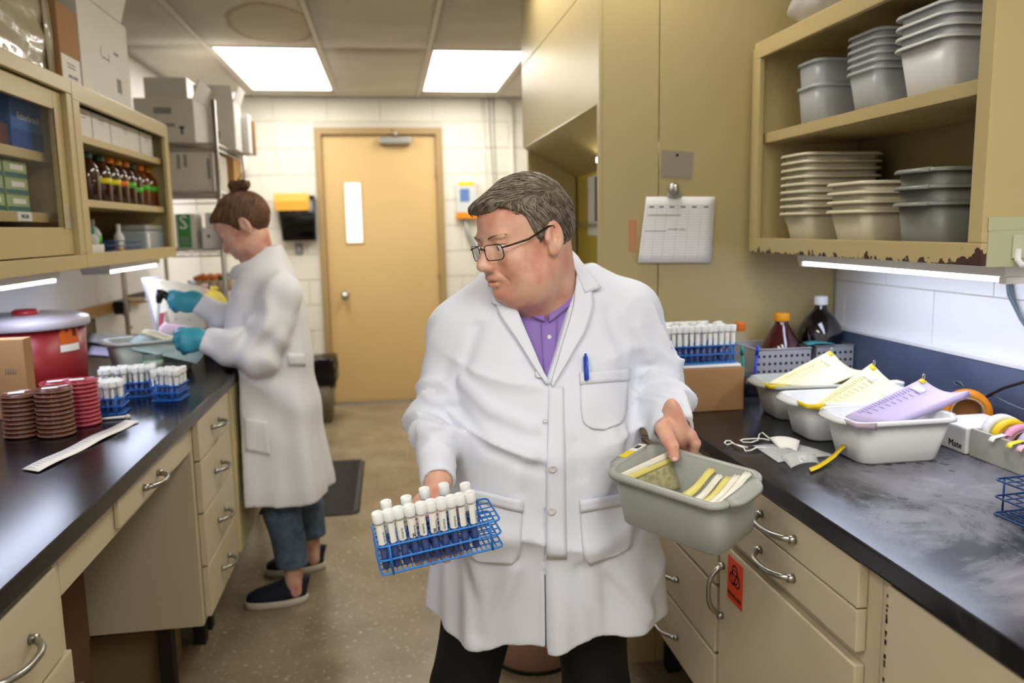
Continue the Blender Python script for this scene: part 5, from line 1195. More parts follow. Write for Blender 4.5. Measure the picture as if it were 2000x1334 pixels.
tag(mesh_ob('tissue_box', MB().box(GY(400, 430, 4.40).x, GY(430, 430, 4.40).x, 4.40, 4.52, z2, z2+.075, .008), m_white), 'small white box on top of the slotted carton', 'box')
q = GY(444, 486, 4.40); t = thing('paper_roll', 'white paper roll behind the woman\'s chin', 'roll', (q.x, 4.62, zs+.0055), local=True)
mesh_ob('roll_paper', MB().lathe([(.015, 0), (.045, 0), (.046, .002), (.046, .098), (.045, .1), (.015, .1), (.015, 0)], 22), m_paper, t); mesh_ob('roll_core', MB().lathe([(.0125, .001), (.0148, .001), (.0148, .099), (.0125, .099), (.0125, .001)], 16), m_card, t)
# orange-capped bottles and yellow bags on the lowest shelf
zs = SZ[0]+.0055
for k in range(14):
    i, j = k % 5, k//5; px = 385+i*16+j*6; Yb_ = 4.50+.14*j
    q = GY(px, 560, Yb_); cc = ['orange', 'orange', 'amber', 'orange', 'green'][(k*3) % 5]
    o = bottle('sample_bottle', f'{cc}-capped small bottle, row {["front", "middle", "rear"][j]}, on the lowest wire shelf', XF(q.x, Yb_, zs), [(0, 0), (.022, 0), (.024, .004), (.024, .045), (.012, .058), (.012, .062), (0, .062)], M('pale_sample_plastic', 'c9b89a', .4), (.0165, .056, .078), {'orange': m_ocap, 'amber': m_ycap, 'green': M('green_cap2', '2f6a3c', .4)}[cc], 14, None, group='small bottles on the lowest wire shelf', ridges=False)
    o['label'] = f'{ORD[i]} small bottle from the left in the {["front", "middle", "rear"][j]} row, {cc} cap, lowest wire shelf'
for k, (px, py, c, lab, s) in enumerate(((374, 567, 'c9d4dc', 'pale blue crumpled bag by the beige device', .05), (398, 572, 'e4b8c8', 'pink crumpled bag among the yellow bags', .045), (388, 584, 'e9d95c', 'yellow crumpled bag nearest the beige device', .055), (418, 582, 'eedc62', 'yellow crumpled bag nearest the woman', .06))):
    Yk = 4.34-.05*k-.1; q = GY(px, py, 3.98-.11*k)
    bm = bmesh.new(); bmesh.ops.create_icosphere(bm, subdivisions=3, radius=1)
    hgt = q.z+s*.6-ZT
    for v in bm.verts:
        n = 1+.35*mnoise.noise(v.co*2.3+Vector((k*3, 0, 0)))+.15*mnoise.noise(v.co*6)
        v.co = Vector((v.co.x*s*n, v.co.y*s*.8*n, (v.co.z*.5+.5)*hgt*(.9+.1*n)))
    t = thing('specimen_bag', lab, 'bag', (q.x, q.y-.0, ZT+.001), local=True); mesh_ob('bag_body', MB().bm(bm, None, True), M('bagcol_'+c, c, .45, bump=(40, .6)), t)
    mesh_ob('bag_tie', MB().tube([(0, 0, hgt*.97), (.004, 0, hgt+.012)], [.012, .02], 8), M('bagcol_'+c), t)
# ---------------------------------------------------------------- kneehole: stacked boxes
bx0 = [(1.50, .0, .30, 'lowest brown box stacked in the kneehole'), (1.50, .301, .25, 'middle brown box stacked in the kneehole'), (1.50, .552, .20, 'top brown box stacked in the kneehole')]
for (yk, z0_, h_, lab) in bx0:
    t = carton('cardboard_box', lab, -1.28, -.86+random.uniform(-.01, .01), 1.62, 2.20, z0_+.0005, z0_+h_, m_cardd, group='boxes in the kneehole')
    mesh_ob('shipping_label', MB().box(-.12, .10, -.2309, -.2302, h_*.25, h_*.8), M('grey_label', '8d8a84', .7), t)
for k, (x0_, x1_) in enumerate(((-1.26, -.96), (-.95, -.74))):
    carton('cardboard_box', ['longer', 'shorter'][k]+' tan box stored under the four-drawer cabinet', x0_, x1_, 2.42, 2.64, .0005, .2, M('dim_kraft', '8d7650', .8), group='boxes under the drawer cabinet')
# ================================================================ PEOPLE: implicit surfaces meshed by surface nets
def _n(v): v = np.asarray(v, float); return v/np.linalg.norm(v)
def A3(v): return np.array([v[0], v[1], v[2]], float)
def smin(a, b, k): h = np.clip(.5+.5*(b-a)/k, 0, 1); return b+(a-b)*h-k*h*(1-h)
def smax(a, b, k): return -smin(-a, -b, k)
def ell(p, c, r, R=None):
    q = p-np.asarray(c, float)
    if R is not None: q = q@R
    r = np.asarray(r, float); k0 = np.sqrt((q/r)**2 @ np.ones(3))+1e-9; k1 = np.sqrt((q/r**2)**2 @ np.ones(3))+1e-9
    return k0*(k0-1)/k1
def cap(p, a, b, ra, rb=None):
    a = np.asarray(a, float); b = np.asarray(b, float); rb = ra if rb is None else rb; ba = b-a
    t = np.clip((p-a)@ba/(ba@ba), 0, 1); return np.linalg.norm(p-a-t[:, None]*ba, axis=1)-(ra+(rb-ra)*t)
def chain(p, P, R, k=.01):
    d = None
    for i in range(len(P)-1):
        e = cap(p, P[i], P[i+1], R[i], R[i+1]); d = e if d is None else smin(d, e, k)
    return d
def sstep(a, b, x): t = np.clip((x-a)/(b-a), 0, 1); return t*t*(3-2*t)
def wn(p, s, o=0.):
    q = p*s+o; x, y, z = q[:, 0], q[:, 1], q[:, 2]
    return (np.sin(x+1.7*np.sin(.7*y+1.3+o)+z*.3)*np.cos(y*1.1+1.3*np.sin(.9*z+o))+np.sin(z*1.2+1.1*np.sin(.8*x+2.1)+.4*y))*.5
def crease(t, k=2.): return (1-np.abs(np.sin(t)))**k
def sdf_mesh(name, f, lo, hi, h, B=8, slack=1.5):
    lo = np.asarray(lo, float); hi = np.asarray(hi, float); S = B*h; nb = np.ceil((hi-lo)/S).astype(int)
    I = np.stack(np.meshgrid(*[np.arange(k) for k in nb], indexing='ij'), -1).reshape(-1, 3)
    d = f(lo+(I+.5)*S); I = I[np.abs(d) < S*.87*slack]
    g = np.stack(np.meshgrid(*[np.arange(B+1)]*3, indexing='ij'), -1).reshape(-1, 3)
    V = []; K = []; E = [[], [], []]; NB = 1 << 20
    key = lambda a: (a[..., 0].astype(np.int64) << 40)+(a[..., 1].astype(np.int64) << 20)+a[..., 2].astype(np.int64)
    for s in range(0, len(I), 400):
        b = I[s:s+400]; L = (b[:, None, :]*B+g[None]).astype(np.int64); P = lo+L*h
        D = f(P.reshape(-1, 3)).reshape(len(b), B+1, B+1, B+1); L = L.reshape(len(b), B+1, B+1, B+1, 3)
        neg = D < 0; c = sum(neg[:, i:B+i, j:B+j, k:B+k].astype(np.int8) for i in (0, 1) for j in (0, 1) for k in (0, 1))
        act = (c > 0) & (c < 8); n_, i_, j_, k_ = np.nonzero(act)
        if len(n_):
            acc = np.zeros((len(n_), 3)); cnt = np.zeros(len(n_))
            co = [(i, j, k) for i in (0, 1) for j in (0, 1) for k in (0, 1)]
            for a in co:
                for ax in range(3):
                    if a[ax]: continue
                    q = list(a); q[ax] = 1
                    da = D[n_, i_+a[0], j_+a[1], k_+a[2]]; db = D[n_, i_+q[0], j_+q[1], k_+q[2]]; m = (da < 0) != (db < 0)
                    t = np.where(m, da/np.where(m, da-db, 1), 0)
                    pt = np.tile(np.array(a, float), (len(n_), 1)); pt[:, ax] += t
                    acc += pt*m[:, None]; cnt += m
            base = L[n_, i_, j_, k_]; V.append(lo+(base+acc/cnt[:, None])*h); K.append(key(base))
        for ax in range(3):
            sl = [slice(None), slice(0, B), slice(0, B), slice(0, B)]; s2 = list(sl); s2[1+ax] = slice(1, B+1)
            a, q = neg[tuple(sl)], neg[tuple(s2)]; m = a != q; nn, ii, jj, kk = np.nonzero(m)
            if len(nn): E[ax].append(np.concatenate([L[nn, ii, jj, kk], a[nn, ii, jj, kk][:, None].astype(np.int64)], 1))
    V = np.concatenate(V); K = np.concatenate(K); o = np.argsort(K); Ks = K[o]; F_ = []
    for ax in range(3):
        if not E[ax]: continue
        e = np.concatenate(E[ax]); b = e[:, :3]; u, v = [(1, 2), (2, 0), (0, 1)][ax]; Q = []; ok = np.ones(len(b), bool)
        for (du, dv) in ((0, 0), (-1, 0), (-1, -1), (0, -1)):
            c = b.copy(); c[:, u] += du; c[:, v] += dv; k = key(c); j = np.clip(np.searchsorted(Ks, k), 0, len(Ks)-1)
            ok &= Ks[j] == k; Q.append(o[j])
        Q = np.stack(Q, 1); fl = e[:, 3] == 0; Q[fl] = Q[fl][:, ::-1]; F_.append(Q[ok])
    F_ = np.concatenate(F_)
    me = bpy.data.meshes.new(name); me.vertices.add(len(V)); me.vertices.foreach_set('co', V.ravel().astype(np.float32))
    me.loops.add(F_.size); me.loops.foreach_set('vertex_index', F_.ravel().astype(np.int32)); me.polygons.add(len(F_))
    me.polygons.foreach_set('loop_start', np.arange(0, F_.size, 4, dtype=np.int32)); me.polygons.foreach_set('loop_total', np.full(len(F_), 4, np.int32))
    me.polygons.foreach_set('use_smooth', np.ones(len(F_), bool)); me.update(calc_edges=True); me.validate()
    return me
def boxed(groups):
    """groups: list of (lo, hi, fn); fn evaluated only near its own box; hard union"""
    def f(p):
        d = np.full(len(p), 9.)
        for lo, hi, fn in groups:
            e = np.maximum(np.maximum(lo-p, p-hi), 0); far = np.sqrt((e**2)@np.ones(3)); near = far < .09
            d = np.minimum(d, far+.05)
            if near.any(): d[near] = np.minimum(d[near], fn(p[near]))
        return d
    return f
def grad(f, p, e=.002):
    g = np.stack([f(p+np.eye(3)[i]*e)-f(p-np.eye(3)[i]*e) for i in range(3)], 1); return g/(np.linalg.norm(g, axis=1)[:, None]+1e-9)
def march(f, px, t0=1.15, t1=2.0):
    """first point of surface f along the rays of photograph pixels"""
    d = np.array([ray(a, b) for a, b in px]); o = np.array([0, 0, H]); t = np.full(len(d), t0)
    T = np.linspace(t0, t1, 90); best = np.full(len(d), 9.); tb = t.copy()
    for k in T:
        v = f(o+d*k); better = (v < best) & (best > .0); tb = np.where(better, k, tb); best = np.where(better, v, best)
    t = tb-(T[1]-T[0])
    for _ in range(24): t = np.minimum(t+f(o+d*t[:, None])*.6, tb)
    P = o+d*t[:, None]; v = f(P); return P-grad(f, P, .004)*np.where(v > .003, v, 0)[:, None]
def on_cloth(f, rows, lift, t0=1.15, t1=2.0):
    """rows: grid of photograph pixels -> grid of points resting on surface f"""
    a, b = len(rows), len(rows[0]); P = march(f, [q for r in rows for q in r], t0, t1); N = grad(f, P, .006); P = P+N*lift
    return [[Vector(P[i*b+j]) for j in range(b)] for i in range(a)]
def ruled(A, B, n, m):
    """pixel grid between polylines A and B resampled to n columns, m rows"""
    def rs(L, k):
        L = np.array(L, float); s = np.r_[0, np.cumsum(np.linalg.norm(np.diff(L, axis=0), axis=1))]; u = np.linspace(0, s[-1], k); return np.stack([np.interp(u, s, L[:, 0]), np.interp(u, s, L[:, 1])], 1)
    a, b = rs(A, n), rs(B, n); return [[tuple(a[i]*(1-j/m)+b[i]*(j/m)) for j in range(m+1)] for i in range(n)]
def cloth_patch(name, f, A, B, n, m, lift, th, mat, parent):
    return mesh_ob(name, MB().sheet(on_cloth(f, ruled(A, B, n, m), lift), th), mat, parent)
class Head:
    def __init__(s, ear, fwd_yaw, pitch, roll, S=1., ew=.078):
        y, p = R_(fwd_yaw), R_(pitch); f = np.array([-math.sin(y)*math.cos(p), -math.cos(y)*math.cos(p), -math.sin(p)])
        up = _n(np.array([0, 0, 1.])-f*(-math.sin(p)))
        lf = np.cross(up, f); c, q = math.cos(R_(roll)), math.sin(R_(roll)); lf, up = lf*c+up*q, up*c-lf*q
        s.R = np.stack([lf, f, up], 1); s.S = S; s.o = A3(ear)-s.R@np.array([ew*S, -.012*S, -.004*S])
    def w(s, x, y, z): return s.o+s.R@(np.array([x, y, z])*s.S)
    def l(s, p): return (p-s.o)@s.R/s.S
    def M4(s): m = Matrix([list(s.R[i]*s.S)+[s.o[i]] for i in range(3)]+[[0, 0, 0, 1]]); return m
def face(q, heavy=1., nose=1., smile=0.):
    """head shape in head space: x left, y forward, z up"""
    ax = np.abs(q[:, 0]); m = np.stack([ax, q[:, 1], q[:, 2]], 1)
    d = ell(m, (0, -.014, .034), (.0775, .101, .090))
    d = smin(d, ell(m, (0, .030, -.030), (.063, .064, .088)), .03)
    d = smin(d, ell(m, (0, .028, -.074), (.055+.006*heavy, .056, .042)), .025)
    d = smin(d, ell(m, (.040, .058, -.036), (.027, .028, .030)), .02)
    d = smin(d, ell(m, (0, .042, .046), (.060, .052, .048)), .02)
    if heavy: d = smin(d, ell(m, (.046, .022, -.078), (.030, .042, .036)), .025); d = smin(d, ell(m, (0, .026, -.112), (.048, .048, .026)), .03)
    d = smin(d, ell(m, (0, .078, -.097), (.024, .018, .017)), .016)
    d = smin(d, ell(m, (.024, .083, .020), (.030, .013, .009)), .014)
    d = smax(d, -ell(m, (.032, .104, .001), (.021, .018, .0125)), .012)
    d = smin(d, ell(m, (.032, .079, .007), (.0165, .0135, .0065)), .005)
    d = smin(d, ell(m, (.032, .077, -.012), (.0165, .0125, .006)), .007)
    n = chain(m, [(0, .087, .010), (0, .100, -.012), (0, .114*nose, -.033)], [.0085, .0095, .0125], .01)
    n = smin(n, ell(m, (.0125, .103*nose, -.039), (.0095, .012, .0085)), .008); d = smin(d, n, .012)
    d = smax(d, -ell(m, (.0075, .110*nose, -.0475), (.0035, .0055, .004)), .003)
    d = smin(d, ell(m, (0, .088, -.060), (.030, .014, .017)), .012)
    d = smin(d, ell(m, (0, .0975, -.0625), (.022, .0075, .0052)), .006)
    d = smin(d, ell(m, (0, .0965, -.0755), (.019, .0080, .0062)), .006)
    d = smax(d, -ell(m, (0, .107, -.0690), (.0245, .0125, .0017)), .003)
    d = smax(d, -cap(m, (.021, .101, -.040), (.036, .080, -.072), .0012, .0010), .006)
    R = np.array([[math.cos(.3), math.sin(.3), 0], [-math.sin(.3), math.cos(.3), 0], [0, 0, 1.]])
    e = ell(m, (.0835, -.014, -.002), (.0095, .0200, .033), R.T)
    e = smin(e, ell(m, (.080, -.008, -.030), (.007, .010, .010)), .006)
    e = smax(e, -ell(m, (.0965, -.012, .003), (.0125, .0130, .0235), R.T), .003); e = smin(e, chain(m, [(.088, -.021, .012), (.0885, -.019, -.002), (.087, -.012, -.014)], [.0025, .003, .003], .003), .003); e = smin(e, ell(m, (.083, .003, -.004), (.005, .006, .007)), .005); d = smin(d, e, .006)
    return d
ZL = [(-.13, -.088), (-.06, -.078), (-.040, -.050), (-.026, -.010), (-.012, .026), (.002, .024), (.008, .000), (.018, -.004), (.026, .014), (.036, .046), (.050, .062), (.066, .070), (.08, .078), (.12, .090)]
def hair_cap(q, thick=.008, zl=ZL, top=.006):
    m = np.stack([np.abs(q[:, 0]), q[:, 1], q[:, 2]], 1)
    d = ell(m, (0, -.014, .034), (.0775+thick, .101+thick, .090+thick+top))
    L = np.interp(q[:, 1], [a for a, b in zl], [b for a, b in zl])+.05*(m[:, 0] < .045)*0
    d = smin(d, ell(m, (0, .046, .056), (.062+thick, .052+thick, .046+thick)), .01)
    return smax(d, (L-q[:, 2])*.75, .006)
def strands(name, surf, hd, n, length, comb, mat, parent, r=.0006, seed=1, lift=.35, zmin=-.09):
    """thin tapered locks laid over the hair cap"""
    rg = np.random.RandomState(seed); u = rg.normal(size=(n*3, 3)); u /= np.linalg.norm(u, axis=1)[:, None]
    p = u*np.array([.11, .14, .13])+np.array([0, -.014, .034])
    for _ in range(25):
        d = surf(p); p = p-grad(surf, p, .001)*d[:, None]*.8
    g = grad(surf, p, .001); okm = (np.abs(surf(p)) < .001) & (p[:, 2] > np.interp(p[:, 1], [a for a, b in ZL], [b for a, b in ZL])+.006) & ((g@np.array([0, 0, 1.])) > -.55)
    p = p[okm][:n]; mb = MB(); T = hd.M4()
    seg = 5; L = length*(.6+.8*rg.rand(len(p))); P = [p]; d0 = comb(p)+rg.normal(size=p.shape)*.09
    cur = p.copy()
    for k in range(seg):
        g = grad(surf, cur, .001); t = d0-g*np.sum(d0*g, 1)[:, None]; t /= np.linalg.norm(t, axis=1)[:, None]+1e-9
        cur = cur+t*(L/seg)[:, None]; dd = surf(cur); cur = cur-g*(dd-.0006-lift*.004*math.sin(math.pi*(k+1)/seg))[:, None]; P.append(cur.copy())
    P = np.stack(P, 1)
    for i in range(len(P)): mb.tube([tuple(x) for x in P[i]], [r*.6, r, r, r*.9, r*.7, r*.15], 3, caps=False, X=T)
    o = mesh_ob(name, mb, mat, parent); o['kind'] = 'stuff'; return o
m_skin = M('skin', 'e2b59c', .42, sss=.1, var=(20, .12), col2='d08f7a', bump=(400, .12))
m_skinw = M('skin_fair', 'e6bda8', .45, sss=.12, var=(18, .08), col2='c98a7a')
m_coat = M('white_coat_cotton', 'e2e7f4', .85, bump=(900, .15), sheen=.2)
m_coatw = M('white_coat_cotton_far', 'e3e5ec', .85, sheen=.2)
m_shirt = M('purple_polo_knit', '9478c4', .8, bump=(1200, .3))
m_btn = M('pearl_button', 'd6d8d8', .25)
m_hairg = M('grey_hair', '857a6a', .5, var=(60, .5), col2='544838')
m_hairb = M('brown_hair', '6a4a34', .45, var=(140, .4), col2='3c2718')
m_eyew = M('eye_white', 'e4ddd6', .2); m_iris = M('grey_iris', '4a4a42', .2)

# ---------------------------------------------------------------- the man
def W(px, py, Y): return A3(GY(px, py, Y))
man = thing('person', 'man in open white lab coat and purple polo holding tube rack and grey tub', 'person', (.31, 1.64, 0))
HM = Head(W(1078, 464, 1.505), 64, 10, 3, .95)
Yt = 1.63
neckA, neckB = HM.w(0, -.035, -.05), W(1078, 655, 1.66)
SR, SL = W(898, 648, 1.65), W(1228, 607, 1.615)
ER, EL = W(846, 822, 1.60), W(1287, 742, 1.60)
WR, WL = W(856, 938, 1.425), W(1313, 838, 1.455)
# torso cross sections: z, cx, cy, rx, ry
TR = np.array([(.50, .327, 1.655, .268, .195), (.57, .327, 1.65, .262, .192), (.72, .318, 1.64, .238, .186), (.86, .312, 1.63, .220, .186), (.96, .308, 1.625, .212, .184), (1.06, .306, 1.63, .207, .168), (1.15, .306, 1.635, .203, .142), (1.22, .306, 1.645, .190, .112), (1.27, .310, 1.655, .150, .085), (1.32, .315, 1.66, .10, .07)])
def torso(p, off=0.):
    z = p[:, 2]; c = [np.interp(z, TR[:, 0], TR[:, k]) for k in range(1, 5)]
    x, y = (p[:, 0]-c[0])/(c[2]+off), (p[:, 1]-c[1])/(c[3]+off); r = (np.abs(x)**2.3+np.abs(y)**2.3)**(1/2.3)
    d = (r-1)*np.minimum(c[2], c[3])
    return np.maximum(d, np.maximum(.40-z, z-1.31))
def smooth_arm(S, E, Wp, rs):
    S, E, Wp = map(np.asarray, (S, E, Wp)); m1 = S*.5+E*.5; m2 = E*.5+Wp*.5
    return [S, m1, E, m2, Wp], rs
def coat_closed(p, wr=True):
    t = torso(p); x, y, z = p[:, 0], p[:, 1], p[:, 2]
    a = np.arctan2(x-.31, -(y-1.64))
    if wr:
        sk = 1-sstep(.58, .98, z); t = t-.009*sk*(np.sin(7*a+1.2+.8*np.sin(z*5))+.55*np.sin(15*a+.6+z*3))-.006*wn(p, np.array([14., 9., 7.]), 1.)*sstep(1.25, 1.1, z)
        # drag lines from the shoulders and arm pits towards the belly
        q = (x-.31)*.75+(z-1.05)*1.0; t = t-.017*np.exp(-((z-1.0)/.16)**2)*(crease(q*22+.9*np.sin(x*13)+.4*np.sin(z*17))-.35)*sstep(1.66, 1.5, y)*sstep(.34, .22, x)
        q = -(x-.31)*.8+(z-1.05); t = t-.016*np.exp(-((z-1.04)/.15)**2)*(crease(q*20+.8*np.sin(x*15))-.35)*sstep(1.66, 1.5, y)*sstep(.36, .46, x)
        q = (x-.31)*.5-(z-.8); t = t-.014*np.exp(-((z-.80)/.12)**2)*(crease(q*15+1.1*np.sin(x*11))-.35)*sstep(1.66, 1.5, y)
    sh = smin(cap(p, (.315, 1.665, 1.285), SL, .060, .060), cap(p, (.315, 1.665, 1.285), SR, .060, .060), .03)
    t = smin(t, sh, .05)
    out = t
    for (S, E, Wp, r) in ((SR, ER, WR, (.064, .052, .048, .041, .034)), (SL, EL, WL, (.062, .055, .051, .047, .045))):
        P, rs = smooth_arm(S, E, Wp, r); d = chain(p, P, rs, .02)
        ax = _n(P[2]-P[0]); s1 = (p-P[0])@ax; ax2 = _n(P[4]-P[2]); s2 = (p-P[2])@ax2
        if wr:
            fold = 1.5*(crease(s2*40+.9*np.sin(p[:, 0]*38+p[:, 1]*25)+.5)-.3)*np.exp(-((s2-.03)/.085)**2)+1.3*(crease(s1*30+1.0*np.sin(p[:, 1]*33+p[:, 0]*27))-.3)*np.exp(-((s1-.16)/.10)**2)
            d = d-.0105*fold-.004*wn(p, 30., 2.)*sstep(.20, .12, s2)
        # open cuff
        cut = (p-(P[4]+ax2*.004))@ax2; d = smax(d, cut, .004)
        out = smin(out, d, .022)
    return out
CRS = [([(905, 745), (960, 800), (1040, 835)], .011, .013), ([(895, 800), (950, 875), (1050, 915)], -.009, .016), ([(1212, 742), (1232, 800), (1228, 870)], -.011, .012), ([(1192, 840), (1210, 900), (1180, 960)], .008, .014),
    ([(1190, 610), (1222, 690)], -.006, .014), ([(930, 640), (905, 720)], -.007, .014), ([(828, 770), (850, 785), (885, 780)], .010, .010), ([(826, 806), (850, 822), (892, 815)], -.009, .010), ([(820, 842), (845, 852), (880, 845)], .010, .010),
    ([(1240, 752), (1290, 765), (1322, 774)], -.009, .009), ([(1240, 770), (1290, 783), (1324, 788)], .009, .009), ([(1250, 728), (1300, 735)], .008, .009), ([(1245, 640), (1270, 690), (1275, 730)], .007, .012),
    ([(1005, 1115), (975, 1180), (960, 1262)], .009, .015), ([(905, 1105), (925, 1180), (930, 1240)], -.009, .015), ([(1135, 1112), (1155, 1180), (1165, 1262)], -.008, .014), ([(1185, 1105), (1230, 1150), (1270, 1200)], .010, .014), ([(1040, 880), (1000, 960), (1030, 1040)], .006, .018), ([(1120, 870), (1135, 930)], -.006, .014)]
CRP = [(march(coat_closed, L), A_, w_) for L, A_, w_ in CRS]
_cc0 = coat_closed
def coat_closed(p):
    d = _cc0(p); near = np.abs(d) < .05
    if near.any():
        q = p[near]; e = np.zeros(len(q))
        for P, A_, w_ in CRP:
            r = np.minimum.reduce([cap(q, P[i], P[i+1], 0.) for i in range(len(P)-1)]); e += A_*np.exp(-(r/w_)**2)
        d[near] -= e
    return d
VB, VLt, VRt = W(1073, 752, 1.455), W(994, 588, 1.53), W(1124, 590, 1.53)
def vee(p):
    z = p[:, 2]; u = np.clip((z-VB[2])/(VLt[2]-VB[2]), -.2, 1.6); xc = VB[0]+((VLt[0]+VRt[0])/2-VB[0])*u; w_ = (VRt[0]-VLt[0])/2*u
    return np.maximum(np.maximum(np.abs(p[:, 0]-xc)-w_, p[:, 1]-1.62), VB[2]-z)
def coat_cuffs(p, d):
    for (E, Wp, r) in ((ER, WR, .0245), (EL, WL, .034)):
        ax = _n(Wp-(E*.5+Wp*.5)); d = smax(d, -cap(p, Wp-ax*.05, Wp+ax*.05, r), .003)
    return d
def coat_f(p):
    d0 = coat_closed(p); d = smax(d0, -vee(p), .004)
    d = smax(d, -ell(p, (neckB[0], 1.655, 1.34), (.080, .075, .10)), .006)
    d = coat_cuffs(p, d)
    x, y, z = p[:, 0], p[:, 1], p[:, 2]
    d = smax(d, -np.maximum(d0+.010, z-.72), .003)
    hem = .572+.010*np.sin((x-.31)*9)+.006*np.sin(x*37)
    xs = W(1068, 1280, 1.46)[0]; hem = hem-.012*(x > xs)
    d = smax(d, hem-z, .004)
    # front slit below the last button and the overlap edge above it
    sl = np.maximum(np.maximum(np.abs(x-xs+.000)-.0022, y-1.60), z-.86); sl = np.maximum(sl, -(d0+.006)); d = smax(d, -sl, .002)
    return d
coat = mesh_ob('lab_coat', sdf_mesh('lab_coat', coat_f, (-.06, 1.34, .50), (.70, 1.90, 1.40), .0045), m_coat, man)
# body: head, neck, trunk, arms, hands and legs in one surface
def finger(p, pts, r): return chain(p, pts, r, .005)
RIM = lambda u, v, z=.097: np.array(tubM @ Vector((u, v, z)))
tubM = Matrix.Translation((.517, 1.33, .865)) @ Euler((R_(11.5), R_(1.7), R_(-57.1))).to_matrix().to_4x4()
rackM = Matrix.Translation((.0615, 1.2684, .8742)) @ Euler((R_(5.84), R_(-6.58), R_(7.06))).to_matrix().to_4x4()
# left hand: thumb inside the tub, fingers over the far rim
HLk = dict(
    wrist=WL+_n(WL-EL)*.0,
    thumb=[W(1296, 838, 1.425), W(1304, 856, 1.405), W(1313, 872, 1.392), W(1317, 893, 1.384)],
    index=[W(1330, 842, 1.435), W(1349, 850, 1.432), W(1358, 866, 1.430), W(1354, 890, 1.436)],
    middle=[W(1322, 840, 1.446), W(1340, 846, 1.450), W(1348, 864, 1.452), W(1344, 890, 1.456)],
    ring=[W(1314, 840, 1.456), W(1328, 846, 1.466), W(1334, 864, 1.470), W(1330, 888, 1.470)],
    little=[W(1306, 842, 1.466), W(1316, 850, 1.480), W(1320, 866, 1.486), W(1316, 886, 1.484)])
def hand_left(p):
    k = HLk; d = cap(p, WL-_n(WL-EL)*.05, WL+_n(WL-EL)*.010, .030, .028)
    pc = (k['index'][0]+k['little'][0])/2; ax = _n(k['index'][0]-k['little'][0]); fw = _n(pc-WL); nr = _n(np.cross(ax, fw)); R = np.stack([ax, fw, nr], 1)
    d = smin(d, ell(p, (WL*.45+pc*.55), (.040, .036, .019), R), .022)
    d = smin(d, finger(p, [WL*.6+k['thumb'][0]*.4]+k['thumb'], [.017, .0155, .0135, .0118, .0100]), .012)
    for n, r in (('index', .0102), ('middle', .0105), ('ring', .0100), ('little', .0088)): d = smin(d, finger(p, [WL*.35+k[n][0]*.65]+k[n], [r*1.25, r*1.2, r*1.06, r, r*.82]), .006)
    return d
# right hand: palm under the back of the wire rack, fingers forward beneath it
rk = lambda x, y, z: np.array(rackM @ Vector((x, y, z)))
KR = [rk(-.035, .050, -.004), rk(-.012, .053, -.008), rk(.010, .053, -.008), rk(.030, .050, -.004)]
def hand_right(p):
    pc = (KR[1]+KR[2])/2; d = cap(p, WR-_n(WR-ER)*.05, WR+_n(WR-ER)*.006, .027, .025)
    ax = _n(KR[3]-KR[0]); fw = _n(pc-WR); nr = _n(np.cross(ax, fw)); R = np.stack([ax, fw, nr], 1)
    d = smin(d, ell(p, WR*.42+pc*.58, (.040, .046, .018), R), .025)
    for i, K in enumerate(KR):
        b = K; r = (.0088, .0100, .0105, .0102)[i]; x = -.035+.0217*i
        d = smin(d, finger(p, [WR*.3+b*.7, b, rk(x, .030, -.0135), rk(x, .005, -.0135), rk(x, -.016+.004*abs(i-2), -.0125)], [r*1.3, r*1.2, r*1.05, r, r*.85]), .006)
    d = smin(d, finger(p, [WR*.6+KR[3]*.4, rk(.058, .068, .012), rk(.062, .054, .034), rk(.052, .047, .056)], [.017, .0145, .0125, .0100]), .012)
    return d
def head_man(p):
    q = HM.l(p); d = face(q, 1.)*HM.S
    n = cap(p, neckA, neckB, .062, .072); d = smin(d, n, .03)
    return smin(d, cap(p, HM.w(0, .01, -.10), W(1062, 628, 1.625), .045, .042), .03)
hipL, hipR = np.array([.40, 1.66, .80]), np.array([.22, 1.66, .80])
kL, kR = W(1165, 1345, 1.63), W(905, 1345, 1.66)
fL, fR = np.array([.47, 1.72, .09]), np.array([.085, 1.74, .09])
def trunk(p):
    d = torso(p, -.03)+.012
    for (S, E, Wp) in ((SR, ER, WR), (SL, EL, WL)): d = smin(d, chain(p, [S, E, Wp-_n(Wp-E)*.03], [.045, .038, .026], .02), .03)
    d = np.maximum(d, z_cut(p))
    for (h_, k_, f_) in ((hipL, kL, fL), (hipR, kR, fR)): d = smin(d, chain(p, [h_, k_, f_], [.075, .05, .035], .02), .03)
    return d
def z_cut(p): return .70-p[:, 2]
def bb(pts, m): a = np.array(pts); return a.min(0)-m, a.max(0)+m
groups = [(HM.o-np.array([.15, .15, .2]), HM.o+np.array([.15, .15, .16]), head_man), bb([WL]+sum([HLk[k] for k in ('thumb', 'index', 'middle', 'ring', 'little')], []), .05)+(hand_left,), bb([WR]+KR+[rk(0, -.03, 0), rk(.06, .06, .06)], .05)+(hand_right,), (np.array([-.03, 1.42, .04]), np.array([.66, 1.82, 1.30]), trunk)]
body = mesh_ob('body', sdf_mesh('body', boxed(groups), (-.10, 1.15, .02), (.72, 1.92, 1.56), .0032, 8, 1.5), m_skin, man)
